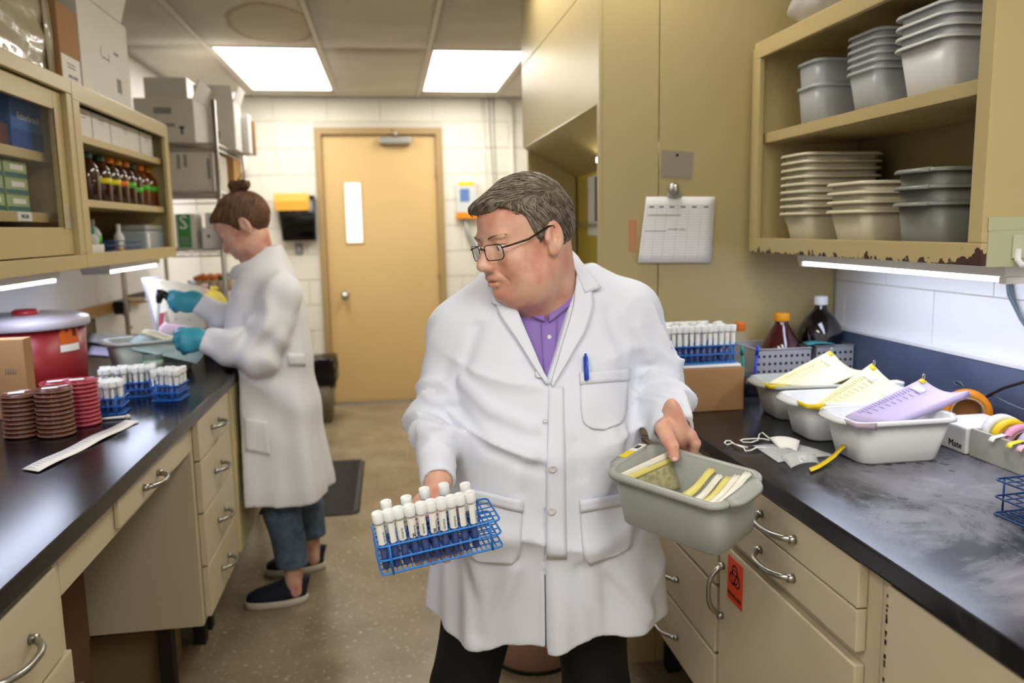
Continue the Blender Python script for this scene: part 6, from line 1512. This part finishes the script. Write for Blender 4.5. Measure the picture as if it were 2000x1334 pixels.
# thumb nail of the left hand
th = HLk['thumb']; dy = Vector(th[3]-th[2]).normalized(); nc = (Vector((0, 0, H))-Vector(th[3])).normalized(); nc = (nc-dy*nc.dot(dy)).normalized(); X = frame(Vector(th[3])+nc*.0082+dy*.001, dy.cross(nc), dy)
g = [[X @ Vector((.0062*u, -.007+.0145*v-(.002*u*u if v > .9 else 0), .0012-.0030*u*u)) for u in (-1, -.5, 0, .5, 1)] for v in (0, .33, .66, 1)]
mesh_ob('fingernail', MB().sheet(g, .0008), M('nail_pink', 'e6bfb2', .3), man)
# eyes
for s in (-1, 1):
    X = Matrix.Translation(HM.w(s*.0315, .0775, -.0025)) @ Matrix([list(HM.R[i])+[0] for i in range(3)]+[[0, 0, 0, 1]])
    bm = bmesh.new(); bmesh.ops.create_uvsphere(bm, u_segments=20, v_segments=14, radius=.0122)
    e = mesh_ob('eye', MB().bm(bm, X, True), m_eyew, man)
    mesh_ob('iris', MB().lathe([(.0056, .0106), (.0052, .0112), (.003, .0119), (0, .0122)], 16, X @ Matrix.Rotation(R_(12), 4, 'Z') @ Matrix.Rotation(R_(-90-8), 4, 'X')), m_iris, e)
    mb = MB(); 
    for k in range(60):
        u = k/59; x = s*(.016+.034*u); a = HM.w(x, .0985-.020*u*u, .0185+.004*math.sin(u*2.6)+random.uniform(-.001, .001)); b_ = HM.w(x+s*.006, .1000-.021*u*u, .0205+.003*math.sin(u*2.6)); mb.tube([a, b_+(b_-a)*.4], [.0009, .0002], 4)
    mesh_ob('eyebrow', mb, m_hairg, man)['kind'] = 'stuff'
# hair
hm = lambda q: np.minimum(hair_cap(q, .0068, top=.002), smax(ell(q, (-.010, .072, .078), (.050, .027, .019)), -(q[:, 2]-.066), .006))-.0012*np.sin(q[:, 0]*260+q[:, 1]*60)*np.cos(q[:, 1]*110)
def hair_world(p): return hm(HM.l(p))*HM.S
hair = mesh_ob('hair', sdf_mesh('hair', hair_world, HM.o-.16, HM.o+.17, .003), m_hairg, man)
def comb_m(p):
    top = sstep(.065, .10, p[:, 2])[:, None]; side = np.stack([p[:, 0]*0, -.75+0*p[:, 0], -1.+0*p[:, 0]], 1); t = np.stack([-.75+0*p[:, 0], .75+0*p[:, 0], -.1+0*p[:, 0]], 1)
    return side*(1-top)+t*top
strands('hair_strands', hm, HM, 2000, .034, comb_m, m_hairg, hair, .00085, 3)
strands('hair_strands', hm, HM, 700, .034, comb_m, M('silver_hair', 'a89f90', .45), hair, .0008, 5)
# glasses
gl = thing('eyeglasses', 'thin dark-framed rectangular eyeglasses worn by the man', 'glasses', Vector(HM.w(0, .11, -.01)))
m_gf = M('dark_metal_frame', '2a211c', .3, metal=.7); m_lens = M('lens_glass', 'f4f6fa', .02, alpha=.10, spec=.9)
def lensring(s, sc=1.):
    P = []
    for (x, y, z) in rrect(.047*sc, .031*sc, .010*sc, 5): P.append(Vector(HM.w(s*.0335+x, .1085-.010*abs((s*.0335+x)/.05)**2-.006*(y/.03)*-1*.3, -.009+y)))
    return P
for s in (-1, 1):
    mesh_ob('lens_rim', MB().tube(lensring(s), .0010, 6, closed=True), m_gf, gl)
    L = lensring(s, .97); c = sum(L, Vector())/len(L); mesh_ob('lens', MB().add(L+[c], [(i, (i+1) % len(L), len(L)) for i in range(len(L))], True), m_lens, gl)
    mesh_ob('temple_arm', MB().tube([Vector(HM.w(s*x, y, z)) for x, y, z in ((.057, .0985, -.001), (.066, .088, .0), (.0775, .045, .004), (.0865, -.002, .020), (.0865, -.014, .020), (.083, -.028, -.004), (.080, -.034, -.02))], [.0014, .0018, .0020, .0020, .0018, .0016, .001], 6), m_gf, gl)
mesh_ob('bridge', MB().tube([Vector(HM.w(x, y, z)) for x, y, z in ((-.0115, .107, -.003), (-.006, .110, .0), (.006, .110, .0), (.0115, .107, -.003))], .0012, 6), m_gf, gl)
# shirt
def shirt_f(p):
    d = torso(p, -.022)+.004; d = smin(d, cap(p, (neckB[0]-.002, 1.655, 1.22), (neckB[0]+.004, 1.665, 1.285), .094, .086), .03)
    d = np.maximum(d, np.maximum(1.0-p[:, 2], p[:, 2]-1.292-.28*(p[:, 1]-1.665)))
    # opening of the collar
    op = np.maximum(np.abs(p[:, 0]-W(1068, 610, 1.55)[0])-.55*np.clip(p[:, 2]-W(1069, 622, 1.53)[2], -.02, 1), p[:, 1]-1.68); d = smax(d, -op, .004)
    return d
mesh_ob('polo_shirt', sdf_mesh('polo_shirt', shirt_f, (.06, 1.42, .98), (.56, 1.84, 1.34), .0045), m_shirt, man)
def patchm(name, f, A, B, n, m, lift, th, mat): return cloth_patch(name, f, A, B, n, m, lift, th, mat, man)
patchm('shirt_placket', shirt_f, [(1056, 632), (1060, 700), (1066, 762)], [(1088, 626), (1085, 700), (1077, 762)], 12, 4, .0025, .003, m_shirt)
patchm('shirt_collar', shirt_f, [(1008, 582), (1034, 598), (1066, 612)], [(1020, 610), (1040, 622), (1062, 630)], 10, 4, .007, .005, m_shirt)
patchm('shirt_collar', shirt_f, [(1112, 505), (1108, 560), (1070, 617)], [(1126, 520), (1122, 590), (1072, 632)], 12, 4, .006, .005, m_shirt)
def button(f, px, py, r=.0065, lift=.004, mat=None, name='button'):
    P = march(f, [(px, py)]); N = grad(f, P, .006)[0]; c = Vector(P[0]+N*lift); z = Vector(N); x = z.orthogonal().normalized()
    X = frame(c, x, z.cross(x)); mesh_ob(name, MB().lathe([(r*.9, -.001), (r, 0), (r, .0012), (r*.82, .0018), (r*.6, .0008), (0, .0008)], 18, X), mat or m_btn, man)
button(shirt_f, 1072, 660, .0045)
# coat details laid on the cloth
CC = lambda p: coat_closed(p)
patchm('lapel', CC, [(1106, 492), (1124, 540), (1119, 600), (1103, 655), (1074, 752)], [(1118, 498), (1150, 545), (1157, 600), (1141, 650), (1077, 757)], 22, 6, .0075, .006, m_coat)
patchm('lapel', CC, [(1000, 588), (1017, 625), (1043, 688), (1071, 752)], [(968, 592), (976, 616), (1006, 660), (1064, 752)], 20, 6, .0075, .006, m_coat)
patchm('collar', CC, [(1096, 486), (1126, 512), (1171, 566)], [(1104, 500), (1128, 548), (1140, 576)], 14, 6, .011, .006, m_coat)
patchm('collar', CC, [(967, 558), (962, 575), (962, 597)], [(1003, 588), (992, 598), (978, 604)], 8, 5, .011, .006, m_coat)
# collar around the back of the neck
g = []
for k in range(17):
    a = R_(-20+220*k/16); cx_, cy_ = neckB[0]+.004, 1.665; co, si = math.cos(a), math.sin(a); b_ = max(0., si)
    g.append([(cx_+.083*co, cy_+.082*si, 1.262+.020*b_), (cx_+.084*co, cy_+.083*si, 1.292+.030*b_), (cx_+.091*co, cy_+.091*si, 1.297+.030*b_), (cx_+.103*co, cy_+.102*si, 1.280+.02*b_), (cx_+.112*co, cy_+.112*si, 1.255+.012*b_)])
mesh_ob('collar', MB().sheet(g, .004), m_coat, man)
xs_ = 1068
patchm('button_placket', CC, [(1072, 752), (1069, 850), (1067, 960), (1068, 1090)], [(1100, 756), (1102, 850), (1104, 960), (1106, 1090)], 26, 4, .0022, .003, m_coat)
def pocket(A, B, n=14):
    patchm('pocket', CC, A, B, n, 10, .0026, .0032, m_coat)
pocket([(1132, 730), (1134, 800), (1138, 826), (1156, 838)], [(1227, 721), (1223, 800), (1216, 826), (1180, 840)])
patchm('pocket_hem', CC, [(1131, 728), (1132, 752)], [(1228, 719), (1227, 743)], 4, 10, .0048, .003, m_coat)
pocket([(1132, 980), (1136, 1060), (1142, 1092), (1152, 1102)], [(1235, 962), (1236, 1040), (1233, 1068), (1200, 1085)])
patchm('pocket_hem', CC, [(1131, 976), (1133, 1000)], [(1237, 958), (1237, 982)], 4, 10, .0048, .003, m_coat)
pocket([(906, 952), (906, 1040), (920, 1090), (940, 1098)], [(1020, 980), (1018, 1050), (1016, 1085), (1000, 1102)])
patchm('pocket_hem', CC, [(905, 950), (906, 972)], [(1021, 976), (1021, 1000)], 4, 10, .0048, .003, m_coat)
for (a, b) in ((1052, 732), (1064, 822), (1079, 913), (1077, 996)): button(CC, a, b, .0078 if b != 822 else .004, .0055)
# pen in the breast pocket
P = march(CC, [(1141, 698), (1142, 744)]); N = grad(CC, P, .006); pt, pb = P[0]+N[0]*.008, P[1]+N[1]*.009
pen = thing('pen', 'blue ballpoint pen clipped in the man\'s breast pocket', 'pen', Vector(pb))
m_pen = M('royal_blue_plastic', '1b3fb4', .3)
mesh_ob('barrel', MB().tube([pt, pt*.4+pb*.6, pb], [.0046, .0046, .0040], 10), m_pen, pen)
up_ = Vector(pt-pb).normalized(); of = Vector(N[0]); mesh_ob('clip', MB().tube([Vector(pt)+of*.004, Vector(pt)+of*.0075-up_*.004, Vector(pb)+of*.0075-up_*.0], [.0018, .0022, .0028], 8), M('bright_blue_plastic', '2f63dd', .25), pen)
mesh_ob('push_button', MB().tube([Vector(pt), Vector(pt)+up_*.006], .0026, 8), m_pen, pen)
# trousers, belt line hidden, and shoes
def trousers_f(p):
    d = ell(p, (.312, 1.655, .84), (.185, .135, .14))
    for (h_, k_, f_) in ((hipL, kL, fL), (hipR, kR, fR)):
        q = chain(p, [h_, k_, f_+np.array([0, 0, .0])], [.098, .072, .060], .02); d = smin(d, q-.002*wn(p, 25., 3.), .03)
    return np.maximum(d, np.maximum(.055-p[:, 2], p[:, 2]-.90))
mesh_ob('trousers', sdf_mesh('trousers', trousers_f, (-.03, 1.46, .03), (.64, 1.86, .93), .007), M('black_trouser_cloth', '0b0b0e', .8), man)
def shoe(f, ang, mat, sole, L=.28, Wd=.10, parent=None, lace=None):
    X = Matrix.Translation((f[0], f[1], 0)) @ Matrix.Rotation(ang, 4, 'Z')
    def rg(z, s, dx=0., fr=1.): 
        P = []
        for k in range(24):
            a = 2*math.pi*k/24; x, y = math.cos(a), math.sin(a); w_ = Wd/2*(1.0 if x < 0 else 1.0+.08*x)*(.88 if x < -.3 else 1)
            P.append((dx+L/2*s*np.sign(x)*abs(x)**.8, w_*s*np.sign(y)*abs(y)**.8, z))
        return P
    mesh_ob('shoe_sole', MB().loft([rg(.001, .96), rg(.004, 1.), rg(.026, 1.), rg(.028, .97)], X=X), sole, parent)
    R_s = []
    for z, s, dx in ((.026, .96, 0), (.045, .94, -.004), (.06, .84, -.018), (.075, .66, -.045), (.088, .50, -.068), (.098, .44, -.078)): R_s.append(rg(z, s, dx))
    mesh_ob('shoe_upper', MB().loft(R_s, X=X), mat, parent)
    if lace:
        for k in range(4):
            x = .015+.020*k-.02; z = .082-.011*k; mesh_ob('shoe_lace', MB().tube([(x-.008, -.022, z-.004), (x, 0, z+.004), (x+.004, .022, z-.004)], .003, 6, X=X), lace, parent)
for f_ in (fL, fR): shoe((f_[0], f_[1]-.05), R_(-90), M('black_leather', '0d0c0b', .35), m_rub, parent=man)
# ---------------------------------------------------------------- what he holds
def tubxf(u, v, z): return tubM @ Vector((u, v, z))
tubh = tub('grey tub of specimen bags held by the man', tubM @ Matrix.Translation((0, 0, -.010)), (.257, .150, .107), M('held_grey_tub', '9ea29b', .38), taper=.94, r=.020, rim=.012, lip=.008)
a0 = [tubxf(-.1255+.012*k/1, y, .0975+.0032) for k in (0, 1) for y in (.012, .062)]
lbl = thing('rim_label', 'yellow and white label on the rim of the held tub', 'label', tubxf(-.12, .03, .1))
mesh_ob('yellow_part', MB().sheet([[tubxf(-.140, -.012, .0988), tubxf(-.121, -.012, .1012)], [tubxf(-.140, .018, .0988), tubxf(-.121, .018, .1012)]], .001, smooth=False), m_yel, lbl)
mesh_ob('white_part', MB().sheet([[tubxf(-.140, .018, .0988), tubxf(-.121, .018, .1012)], [tubxf(-.140, .052, .0985), tubxf(-.121, .052, .1010)]], .001, smooth=False), m_paper, lbl)
mesh_ob('barcode', MB().sheet([[tubxf(-.137, .030, .0997), tubxf(-.126, .030, .1011)], [tubxf(-.137, .044, .0996), tubxf(-.126, .044, .1009)]], .0006, smooth=False), m_labink, lbl)
m_fy = M('folded_bag_yellow', 'd9cf72', .4); m_fw = M('folded_bag_white', 'e0decf', .35)
def pouch(label, A, B, wd, mat, up=.0, tip=True, group='folded specimen bags in the held tub'):
    A, B = Vector(A), Vector(B); d = (B-A).normalized(); n = Vector(tubM.to_3x3() @ Vector((0, 0, 1))); s = d.cross(n).normalized(); rg = []
    for k in range(9):
        u = k/8; c = A.lerp(B, u)+n*(.002*math.sin(u*9)); w_ = wd*(1-.25*u)*(.6+.4*min(1, u*5)); h_ = wd*.45*(1-.2*u)
        rg.append([c+s*(w_*math.cos(a))+n*(h_*math.sin(a)+.0015*math.sin(5*a+k)) for a in [2*math.pi*j/10 for j in range(10)]])
    t = thing('folded_bag', label, 'bag', A, group=group); mesh_ob('bag_roll', MB().loft(rg), mat, t)
    if tip: mesh_ob('bag_label', MB().sheet([[A+s*wd*.5+n*wd*.55, A-s*wd*.5+n*wd*.55], [A+s*wd*.5+n*wd*.6+d*.016, A-s*wd*.5+n*wd*.6+d*.016]], .0008, smooth=False), m_yel, t)
def tp(x, y, z): return tubxf(x, y, z)
pouch('leftmost yellow folded bag of the row in the held tub', tp(.020, -.045, .060), tp(.030, .048, .088), .010, m_fy, tip=False)
pouch('second folded bag of the row in the held tub', tp(.040, -.048, .055), tp(.052, .040, .086), .009, m_fw, tip=False)
pouch('third folded bag of the row, yellowish, in the held tub', tp(.060, -.050, .056), tp(.068, .044, .084), .010, m_fy, tip=False)
pouch('fourth folded bag with yellow label in the held tub', tp(.079, -.050, .066), tp(.086, .044, .092), .0095, m_fw)
pouch('rightmost folded white bag with yellow label in the held tub', tp(.097, -.050, .072), tp(.103, .050, .100), .0095, m_fw)
t = thing('specimen_bag', 'flat specimen bag leaning at the left end of the held tub', 'bag', tp(-.08, 0, .05))
g = patch4([tp(-.112, -.050, .080), tp(-.070, .052, .094), tp(-.045, .045, .030), tp(-.085, -.045, .020)], 8, 8, .003); mesh_ob('bag_film', MB().sheet(g, .003), M('hazy_bag_film', 'c2bb8e', .3, alpha=.85, var=(120, .4)), t)
g = patch4([tp(-.115, -.054, .083), tp(-.072, .056, .098), tp(-.066, .055, .088), tp(-.109, -.053, .073)], 6, 3); mesh_ob('seal_band', MB().sheet(g, .006), m_fw, t)
g2 = patch4([tp(-.1105, -.054, .0755), tp(-.068, .055, .0905), tp(-.062, .054, .080), tp(-.104, -.053, .066)], 6, 3); mesh_ob('cream_band', MB().sheet(g2, .006), m_fy, t)
rt, rslot = wire_rack('tube_rack', 'blue wire rack of blue tubes held by the man', rackM, 12, 5, .0164, .048, m_blue)
srcM = make_tube('x', r=.0066, L=.100, fill=.050)
names = ['first', 'second', 'third', 'fourth', 'fifth', 'sixth', 'seventh', 'eighth', 'ninth', 'tenth']
m_sh = {}
for i in range(10):
    o = put_tube('M', srcM, rackM @ Matrix.Translation(rslot(i, 0)) @ Matrix.Rotation(R_([10, 35, -20, 5, -30, 15, -25, -10, 25, 20][i]), 4, 'Z') @ Matrix.Rotation(R_(random.uniform(-1.5, 1.5)), 4, 'Y'), names[i]+' tube from the left in the front row of the held rack', 'tubes in the held rack')
for k, (i, j) in enumerate(((1, 2), (3, 2), (5, 3), (7, 3), (9, 2))):
    put_tube('M', srcM, rackM @ Matrix.Translation(rslot(i, j)) @ Matrix.Rotation(R_(40*k), 4, 'Z'), names[k]+' tube from the left in the back rows of the held rack', 'tubes in the held rack')
m_pm = M('marker_ink', '2a2440', .7)
for i in (3, 5):
    c = rackM @ Matrix.Translation(rslot(i, 0)) @ Matrix.Rotation(R_([10, 35, -20, 5, -30, 15, -25, -10, 25, 20][i]), 4, 'Z')
    X = c @ frame((.0, -.0069, .052), (1, 0, 0), (0, 0, 1))
    lt = text_mb('R', .011, m_pm, None, X, 'marker_letter'); tag(lt, 'handwritten letter R on the '+names[i]+' front tube of the held rack', 'lettering')
# ---------------------------------------------------------------- the woman
Yw = 3.04
wo = thing('person', 'woman with a hair bun in white lab coat, jeans and teal gloves', 'person', (-.42, Yw, 0))
HW = Head(W(479, 441, Yw-.085), 88, 34, 0, .95)
nA, nB = HW.w(0, -.012, -.055), W(511, 520, Yw+.0)
ShN, ShF = W(548, 575, Yw-.15), W(520, 590, Yw+.14)
ElN, ElF = W(508, 695, Yw-.21), W(480, 650, Yw+.14)
WrN, WrF = W(398, 664, Yw-.22), W(388, 592, Yw+.10)
zW = lambda px, py: W(px, py, Yw)[2]
def ringw(pyl, xl, xr, ry): a, b = W(xl, pyl, Yw), W(xr, pyl, Yw); return (a[2], (a[0]+b[0])/2, Yw, (b[0]-a[0])/2, ry)
TW = [ringw(1010, 437, 655, .235), ringw(935, 437, 648, .23), ringw(850, 438, 630, .21), ringw(760, 440, 616, .185), ringw(690, 443, 606, .18), ringw(620, 447, 600, .175), ringw(570, 455, 590, .165), ringw(535, 468, 575, .13), ringw(505, 488, 562, .09), ringw(480, 505, 550, .06)]
TW = np.array(sorted(TW))
def torso_w(p, off=0.):
    z = p[:, 2]; c = [np.interp(z, TW[:, 0], TW[:, k]) for k in range(1, 5)]
    r = (np.abs((p[:, 0]-c[0])/(c[2]+off))**3.0+np.abs((p[:, 1]-c[1])/(c[3]+off))**3.0)**(1/3.0)
    return np.maximum((r-1)*np.minimum(c[2], c[3]), np.maximum(.2-z, z-TW[-1, 0]))
def coatw_closed(p):
    t = torso_w(p); x, y, z = p[:, 0], p[:, 1], p[:, 2]; a = np.arctan2(y-Yw, x+.45)
    sk = 1-sstep(.55, 1.0, z); t = t-.009*sk*(np.sin(6*a+.5+.5*np.sin(4*z))+.5*np.sin(13*a+2))-.006*wn(p, np.array([10., 10., 7.]), 4.)
    q = (x+.45)*.9+(z-.85); t = t-.006*np.exp(-((z-.85)/.15)**2)*np.sin(q*30+np.sin(x*12))
    t = smin(t, smin(cap(p, nB-np.array([0, 0, .05]), ShN, .065, .068), cap(p, nB-np.array([0, 0, .05]), ShF, .065, .066), .03), .05)
    for (S, E_, Wp) in ((ShN, ElN, WrN), (ShF, ElF, WrF)):
        P, rs = smooth_arm(S, E_, Wp, (.070, .072, .066, .056, .040)); d = chain(p, P, rs, .025)
        ax = _n(P[2]-P[0]); s1 = (p-P[0])@ax; ax2 = _n(P[4]-P[2]); s2 = (p-P[2])@ax2
        d = d-.009*(np.sin(s2*70+1.5*np.sin(p[:, 2]*30))*np.exp(-((s2-.05)/.08)**2)+.8*np.sin(s1*50+1.2*np.sin(p[:, 0]*25))*np.exp(-((s1-.2)/.1)**2))
        d = smax(d, (p-(P[4]+ax2*.004))@ax2, .004); t = smin(t, d, .025)
    return t
zh = GY(520, 985, Yw-.18).z
def coatw_f(p):
    d0 = coatw_closed(p); d = smax(d0, -ell(p, (nB[0]-.02, Yw, nB[2]+.06), (.075, .07, .075)), .006)
    d = smax(d, -np.maximum(d0+.012, p[:, 2]-.62), .004)
    d = smax(d, np.where(p[:, 2] < .925, -.542-p[:, 0], -9.), .006)
    return smax(d, zh+.006*np.sin(p[:, 0]*20)-p[:, 2], .004)
mesh_ob('lab_coat', sdf_mesh('lab_coat', coatw_f, (-.95, Yw-.32, .3), (-.08, Yw+.32, 1.40), .007), m_coatw, wo)
# body
def head_w(p):
    q = HW.l(p); d = face(q, 0., .96)*HW.S; return smin(d, cap(p, nA, nB, .047, .053), .025)
def trunk_w(p):
    d = torso_w(p, -.04)+.02; d = np.maximum(d, .75-p[:, 2]); d = np.maximum(d, np.where(p[:, 2] < .94, -.535-p[:, 0], -9.))
    for (S, E_, Wp) in ((ShN, ElN, WrN), (ShF, ElF, WrF)): d = smin(d, chain(p, [S, E_, Wp], [.045, .038, .024], .02), .03)
    for (a, b, c) in LEGW: d = smin(d, chain(p, [a, b, c], [.075, .05, .034], .02), .03)
    for f in FEETW: d = smin(d, cap(p, f+np.array([0, 0, .11]), f+np.array([0, 0, .05]), .034, .034), .01)
    return d
ankN, ankF = A3(GZ(572, 1135, .10)), A3(GZ(606, 1080, .10))
toeN, heelN = GZ(478, 1186, 0), GZ(603, 1172, 0); toeF, heelF = GZ(517, 1122, 0), GZ(636, 1108, 0)
FEETW = [np.array([ankN[0], (toeN.y+heelN.y)/2, 0]), np.array([ankF[0], (toeF.y+heelF.y)/2, 0])]
kneeN, kneeF = W(552, 1000, FEETW[0][1]), W(598, 985, FEETW[1][1])
LEGW = [(np.array([-.47, Yw-.08, .78]), kneeN, FEETW[0]+np.array([0, 0, .13])), (np.array([-.45, Yw+.08, .78]), kneeF, FEETW[1]+np.array([0, 0, .13]))]
gw = [(HW.o-.19, HW.o+.17, head_w), (np.array([-.95, Yw-.33, .02]), np.array([-.1, Yw+.4, 1.36]), trunk_w)]
mesh_ob('body', sdf_mesh('body', boxed(gw), (-.95, Yw-.36, .02), (-.05, Yw+.45, 1.58), .0055, 8, 1.15), m_skinw, wo)
for s in (-1, 1):
    X = Matrix.Translation(HW.w(s*.0315, .0775, -.0025)) @ Matrix([list(HW.R[i])+[0] for i in range(3)]+[[0, 0, 0, 1]])
    bm = bmesh.new(); bmesh.ops.create_uvsphere(bm, u_segments=14, v_segments=10, radius=.0115); e = mesh_ob('eye', MB().bm(bm, X, True), m_eyew, wo)
    mesh_ob('iris', MB().lathe([(.0055, .0101), (.003, .0113), (0, .0117)], 12, X @ Matrix.Rotation(R_(-115), 4, 'X')), m_iris, e)
    mesh_ob('eyebrow', MB().tube([Vector(HW.w(s*.016, .098, .019)), Vector(HW.w(s*.032, .094, .024)), Vector(HW.w(s*.05, .078, .02))], [.0016, .0018, .0006], 6), m_hairb, wo)
ZW = [(-.13, -.115), (-.08, -.105), (-.05, -.080), (-.026, -.010), (-.010, .026), (.002, .022), (.010, -.012), (.020, -.004), (.034, .030), (.055, .055), (.085, .075), (.12, .085)]
hw_ = lambda q: hair_cap(q, .006, ZW, .002)
def hairw(p):
    q = HW.l(p); d = hw_(q)
    b = smin(ell(q, (.0, -.070, .128), (.034, .030, .026)), ell(q, (.022, -.096, .122), (.020, .022, .020)), .008); b = smin(b, ell(q, (.004, -.058, .152), (.018, .016, .015)), .008)
    b = b-.003*np.sin(q[:, 0]*220+q[:, 2]*190+q[:, 1]*60); b = smin(b, cap(q, (0, -.05, .10), (0, -.068, .118), .022, .016), .010)
    return smin(d, b, .006)*HW.S
hr = mesh_ob('hair', sdf_mesh('hair', hairw, HW.o-.2, HW.o+.22, .004), m_hairb, wo)
def comb_w(p): return np.stack([-p[:, 0]*4, -.9-p[:, 1]*0, .8+0*p[:, 0]], 1)
ZL0, ZL[:] = list(ZL), ZW
strands('hair_strands', hw_, HW, 1400, .05, comb_w, M('light_brown_hair', '8a6446', .4), hr, .0009, 8, .2)
strands('hair_strands', hw_, HW, 900, .05, comb_w, m_hairb, hr, .0009, 9, .2)
ZL[:] = ZL0
for k in range(5):
    a = HW.w(.0, -.085+.01*k, .14); b_ = HW.w(.02*(k-2), -.125-.006*k, .145+.012*(k % 3)); mesh_ob('loose_hair', MB().tube([a, (a+b_)/2+np.array([0, 0, .01]), b_], [.002, .0012, .0004], 5), M('light_brown_hair'), hr)
# coat collar and pocket
CW = coatw_closed
def patchw(name, A, B, n, m, lift, th=.006): return mesh_ob(name, MB().sheet(on_cloth(CW, ruled(A, B, n, m), lift, 2.4, 3.6), th), m_coatw, wo)
g = []
for k in range(15):
    a = R_(-175+350*k/14); c = Vector((nB[0]-.015, Yw, 0)); co, si = math.cos(a), math.sin(a); zb = nB[2]-.028+.055*(co*.5+.5)
    g.append([(c.x+.068*co, c.y+.066*si, zb), (c.x+.074*co, c.y+.072*si, zb+.032), (c.x+.086*co, c.y+.085*si, zb+.026), (c.x+.108*co, c.y+.108*si, zb-.018)])
mesh_ob('collar', MB().sheet(g, .005), m_coatw, wo)
patchw('pocket', [(476, 815), (480, 880)], [(522, 822), (528, 890)], 10, 8, .002, .003)
patchw('back_belt', [(560, 690), (563, 715)], [(594, 690), (596, 715)], 4, 6, .002, .003)
# gloves
m_glove = M('teal_glove', '3d9db4', .42, bump=(60, .25))
def glove(Wp, E_, knuck, tips, thumb, name):
    Wp = np.asarray(Wp); ax0 = _n(Wp-E_)
    def f(p):
        pc = (knuck[0]+knuck[3])/2; d = cap(p, Wp-ax0*.05, Wp+ax0*.01, .034, .030)
        ax = _n(knuck[3]-knuck[0]); fw = _n(pc-Wp); R = np.stack([ax, fw, _n(np.cross(ax, fw))], 1)
        d = smin(d, ell(p, Wp*.4+pc*.6, (.042, .045, .020), R), .02)
        for i in range(4):
            P = [Wp*.3+knuck[i]*.7, knuck[i]]+tips[i]; r = (.0105, .011, .011, .0095)[i]; d = smin(d, chain(p, P, [r*1.25, r*1.15, r*1.05, r, r*.85][:len(P)], .006), .007)
        return smin(d, chain(p, [Wp*.6+knuck[0]*.4]+thumb, [.017, .014, .0125, .0105][:len(thumb)+1], .006), .01)
    pts = list(knuck)+[Wp]+[q for t_ in tips for q in t_]+list(thumb); lo, hi = bb(pts, .06)
    return mesh_ob(name, sdf_mesh(name, f, lo, hi, .0035), m_glove, wo)
# near hand: loose fist, thumb on top
yN = WrN[1]
glove(WrN, ElN, [W(358, 650, yN-.01), W(356, 660, yN-.02), W(358, 671, yN-.022), W(364, 681, yN-.02)],
      [[W(346, 654, yN+.0), W(347, 660, yN+.02), W(356, 662, yN+.028)], [W(344, 664, yN-.01), W(346, 669, yN+.012), W(356, 670, yN+.02)], [W(349, 675, yN-.014), W(351, 679, yN+.008), W(359, 679, yN+.016)], [W(358, 685, yN-.012), W(360, 688, yN+.006), W(366, 686, yN+.012)]],
      [W(372, 648, yN+.012), W(354, 646, yN+.018), W(344, 650, yN+.02)], 'glove')
# far hand: gripping the pipette controller
yF = WrF[1]
gp = [W(330, 583, yF), W(331, 592, yF)]
glove(WrF, ElF, [W(358, 578, yF-.012), W(357, 584, yF-.018), W(357, 591, yF-.018), W(360, 598, yF-.014)],
      [[W(343, 577, yF-.016), W(333, 580, yF-.004), W(330, 583, yF+.012)], [W(343, 585, yF-.022), W(333, 588, yF-.008), W(331, 590, yF+.01)], [W(344, 593, yF-.02), W(336, 597, yF-.006), W(334, 599, yF+.01)], [W(348, 601, yF-.016), W(341, 604, yF-.004), W(339, 605, yF+.008)]],
      [W(352, 576, yF+.012), W(340, 573, yF+.02), W(332, 572, yF+.02)], 'glove')
pp = thing('pipette_controller', 'black pipette controller with glass pipette in the woman\'s gloved hand', 'pipette', Vector(W(308, 690, yF-.02)))
m_bp = M('black_plastic')
mesh_ob('grip', MB().tube([Vector(W(352, 606, yF+.0)), Vector(W(340, 596, yF)), Vector(W(330, 582, yF)), Vector(W(318, 572, yF))], [.011, .013, .014, .013], 12), m_bp, pp)
mesh_ob('nosepiece', MB().tube([Vector(W(313, 566, yF-.004)), Vector(W(312, 580, yF-.004)), Vector(W(310, 592, yF-.006))], [.014, .014, .009], 12), m_bp, pp)
mesh_ob('trigger', MB().tube([Vector(W(338, 600, yF-.02)), Vector(W(344, 611, yF-.016))], [.006, .005], 8), M('blue_trigger', '2f6fa8', .4), pp)
mesh_ob('glass_pipette', MB().tube([Vector(W(310, 592, yF-.006)), Vector(W(307, 650, yF-.012)), Vector(W(304, 708, yF-.02)), Vector(W(303, 722, yF-.02))], [.005, .005, .0045, .0015], 10), M('pipette_glass', 'cfd6d2', .08, alpha=.55), pp)
# jeans and shoes
m_jean = M('faded_blue_denim', '5f7388', .85, var=(30, .2), col2='46586c', bump=(700, .3))
def jeans(p):
    d = ell(p, (-.47, Yw, .84), (.11, .15, .12))
    for (a, b, c) in LEGW: d = smin(d, chain(p, [a, b, c+np.array([0, 0, .0])], [.088, .066, .060], .02)-.003*wn(p, 22., 7.), .03)
    return np.maximum(d, np.maximum(.150-p[:, 2], p[:, 2]-.92))
mesh_ob('jeans', sdf_mesh('jeans', lambda p: np.maximum(jeans(p), -.53-p[:, 0]), (-.62, Yw-.30, .12), (-.15, Yw+.40, .95), .006), m_jean, wo)
for (tt, hh) in ((toeN, heelN), (toeF, heelF)):
    d = (tt-hh); c = (tt+hh)/2; shoe((c.x, c.y), math.atan2(d.y, d.x), M('navy_canvas', '161b2c', .8), M('white_sole', 'cfc8b8', .6), d.length, .092, wo, M('brown_lace', '3f2a20', .7))
for o in bpy.data.objects:
    if '_local' in o: del o['_local']
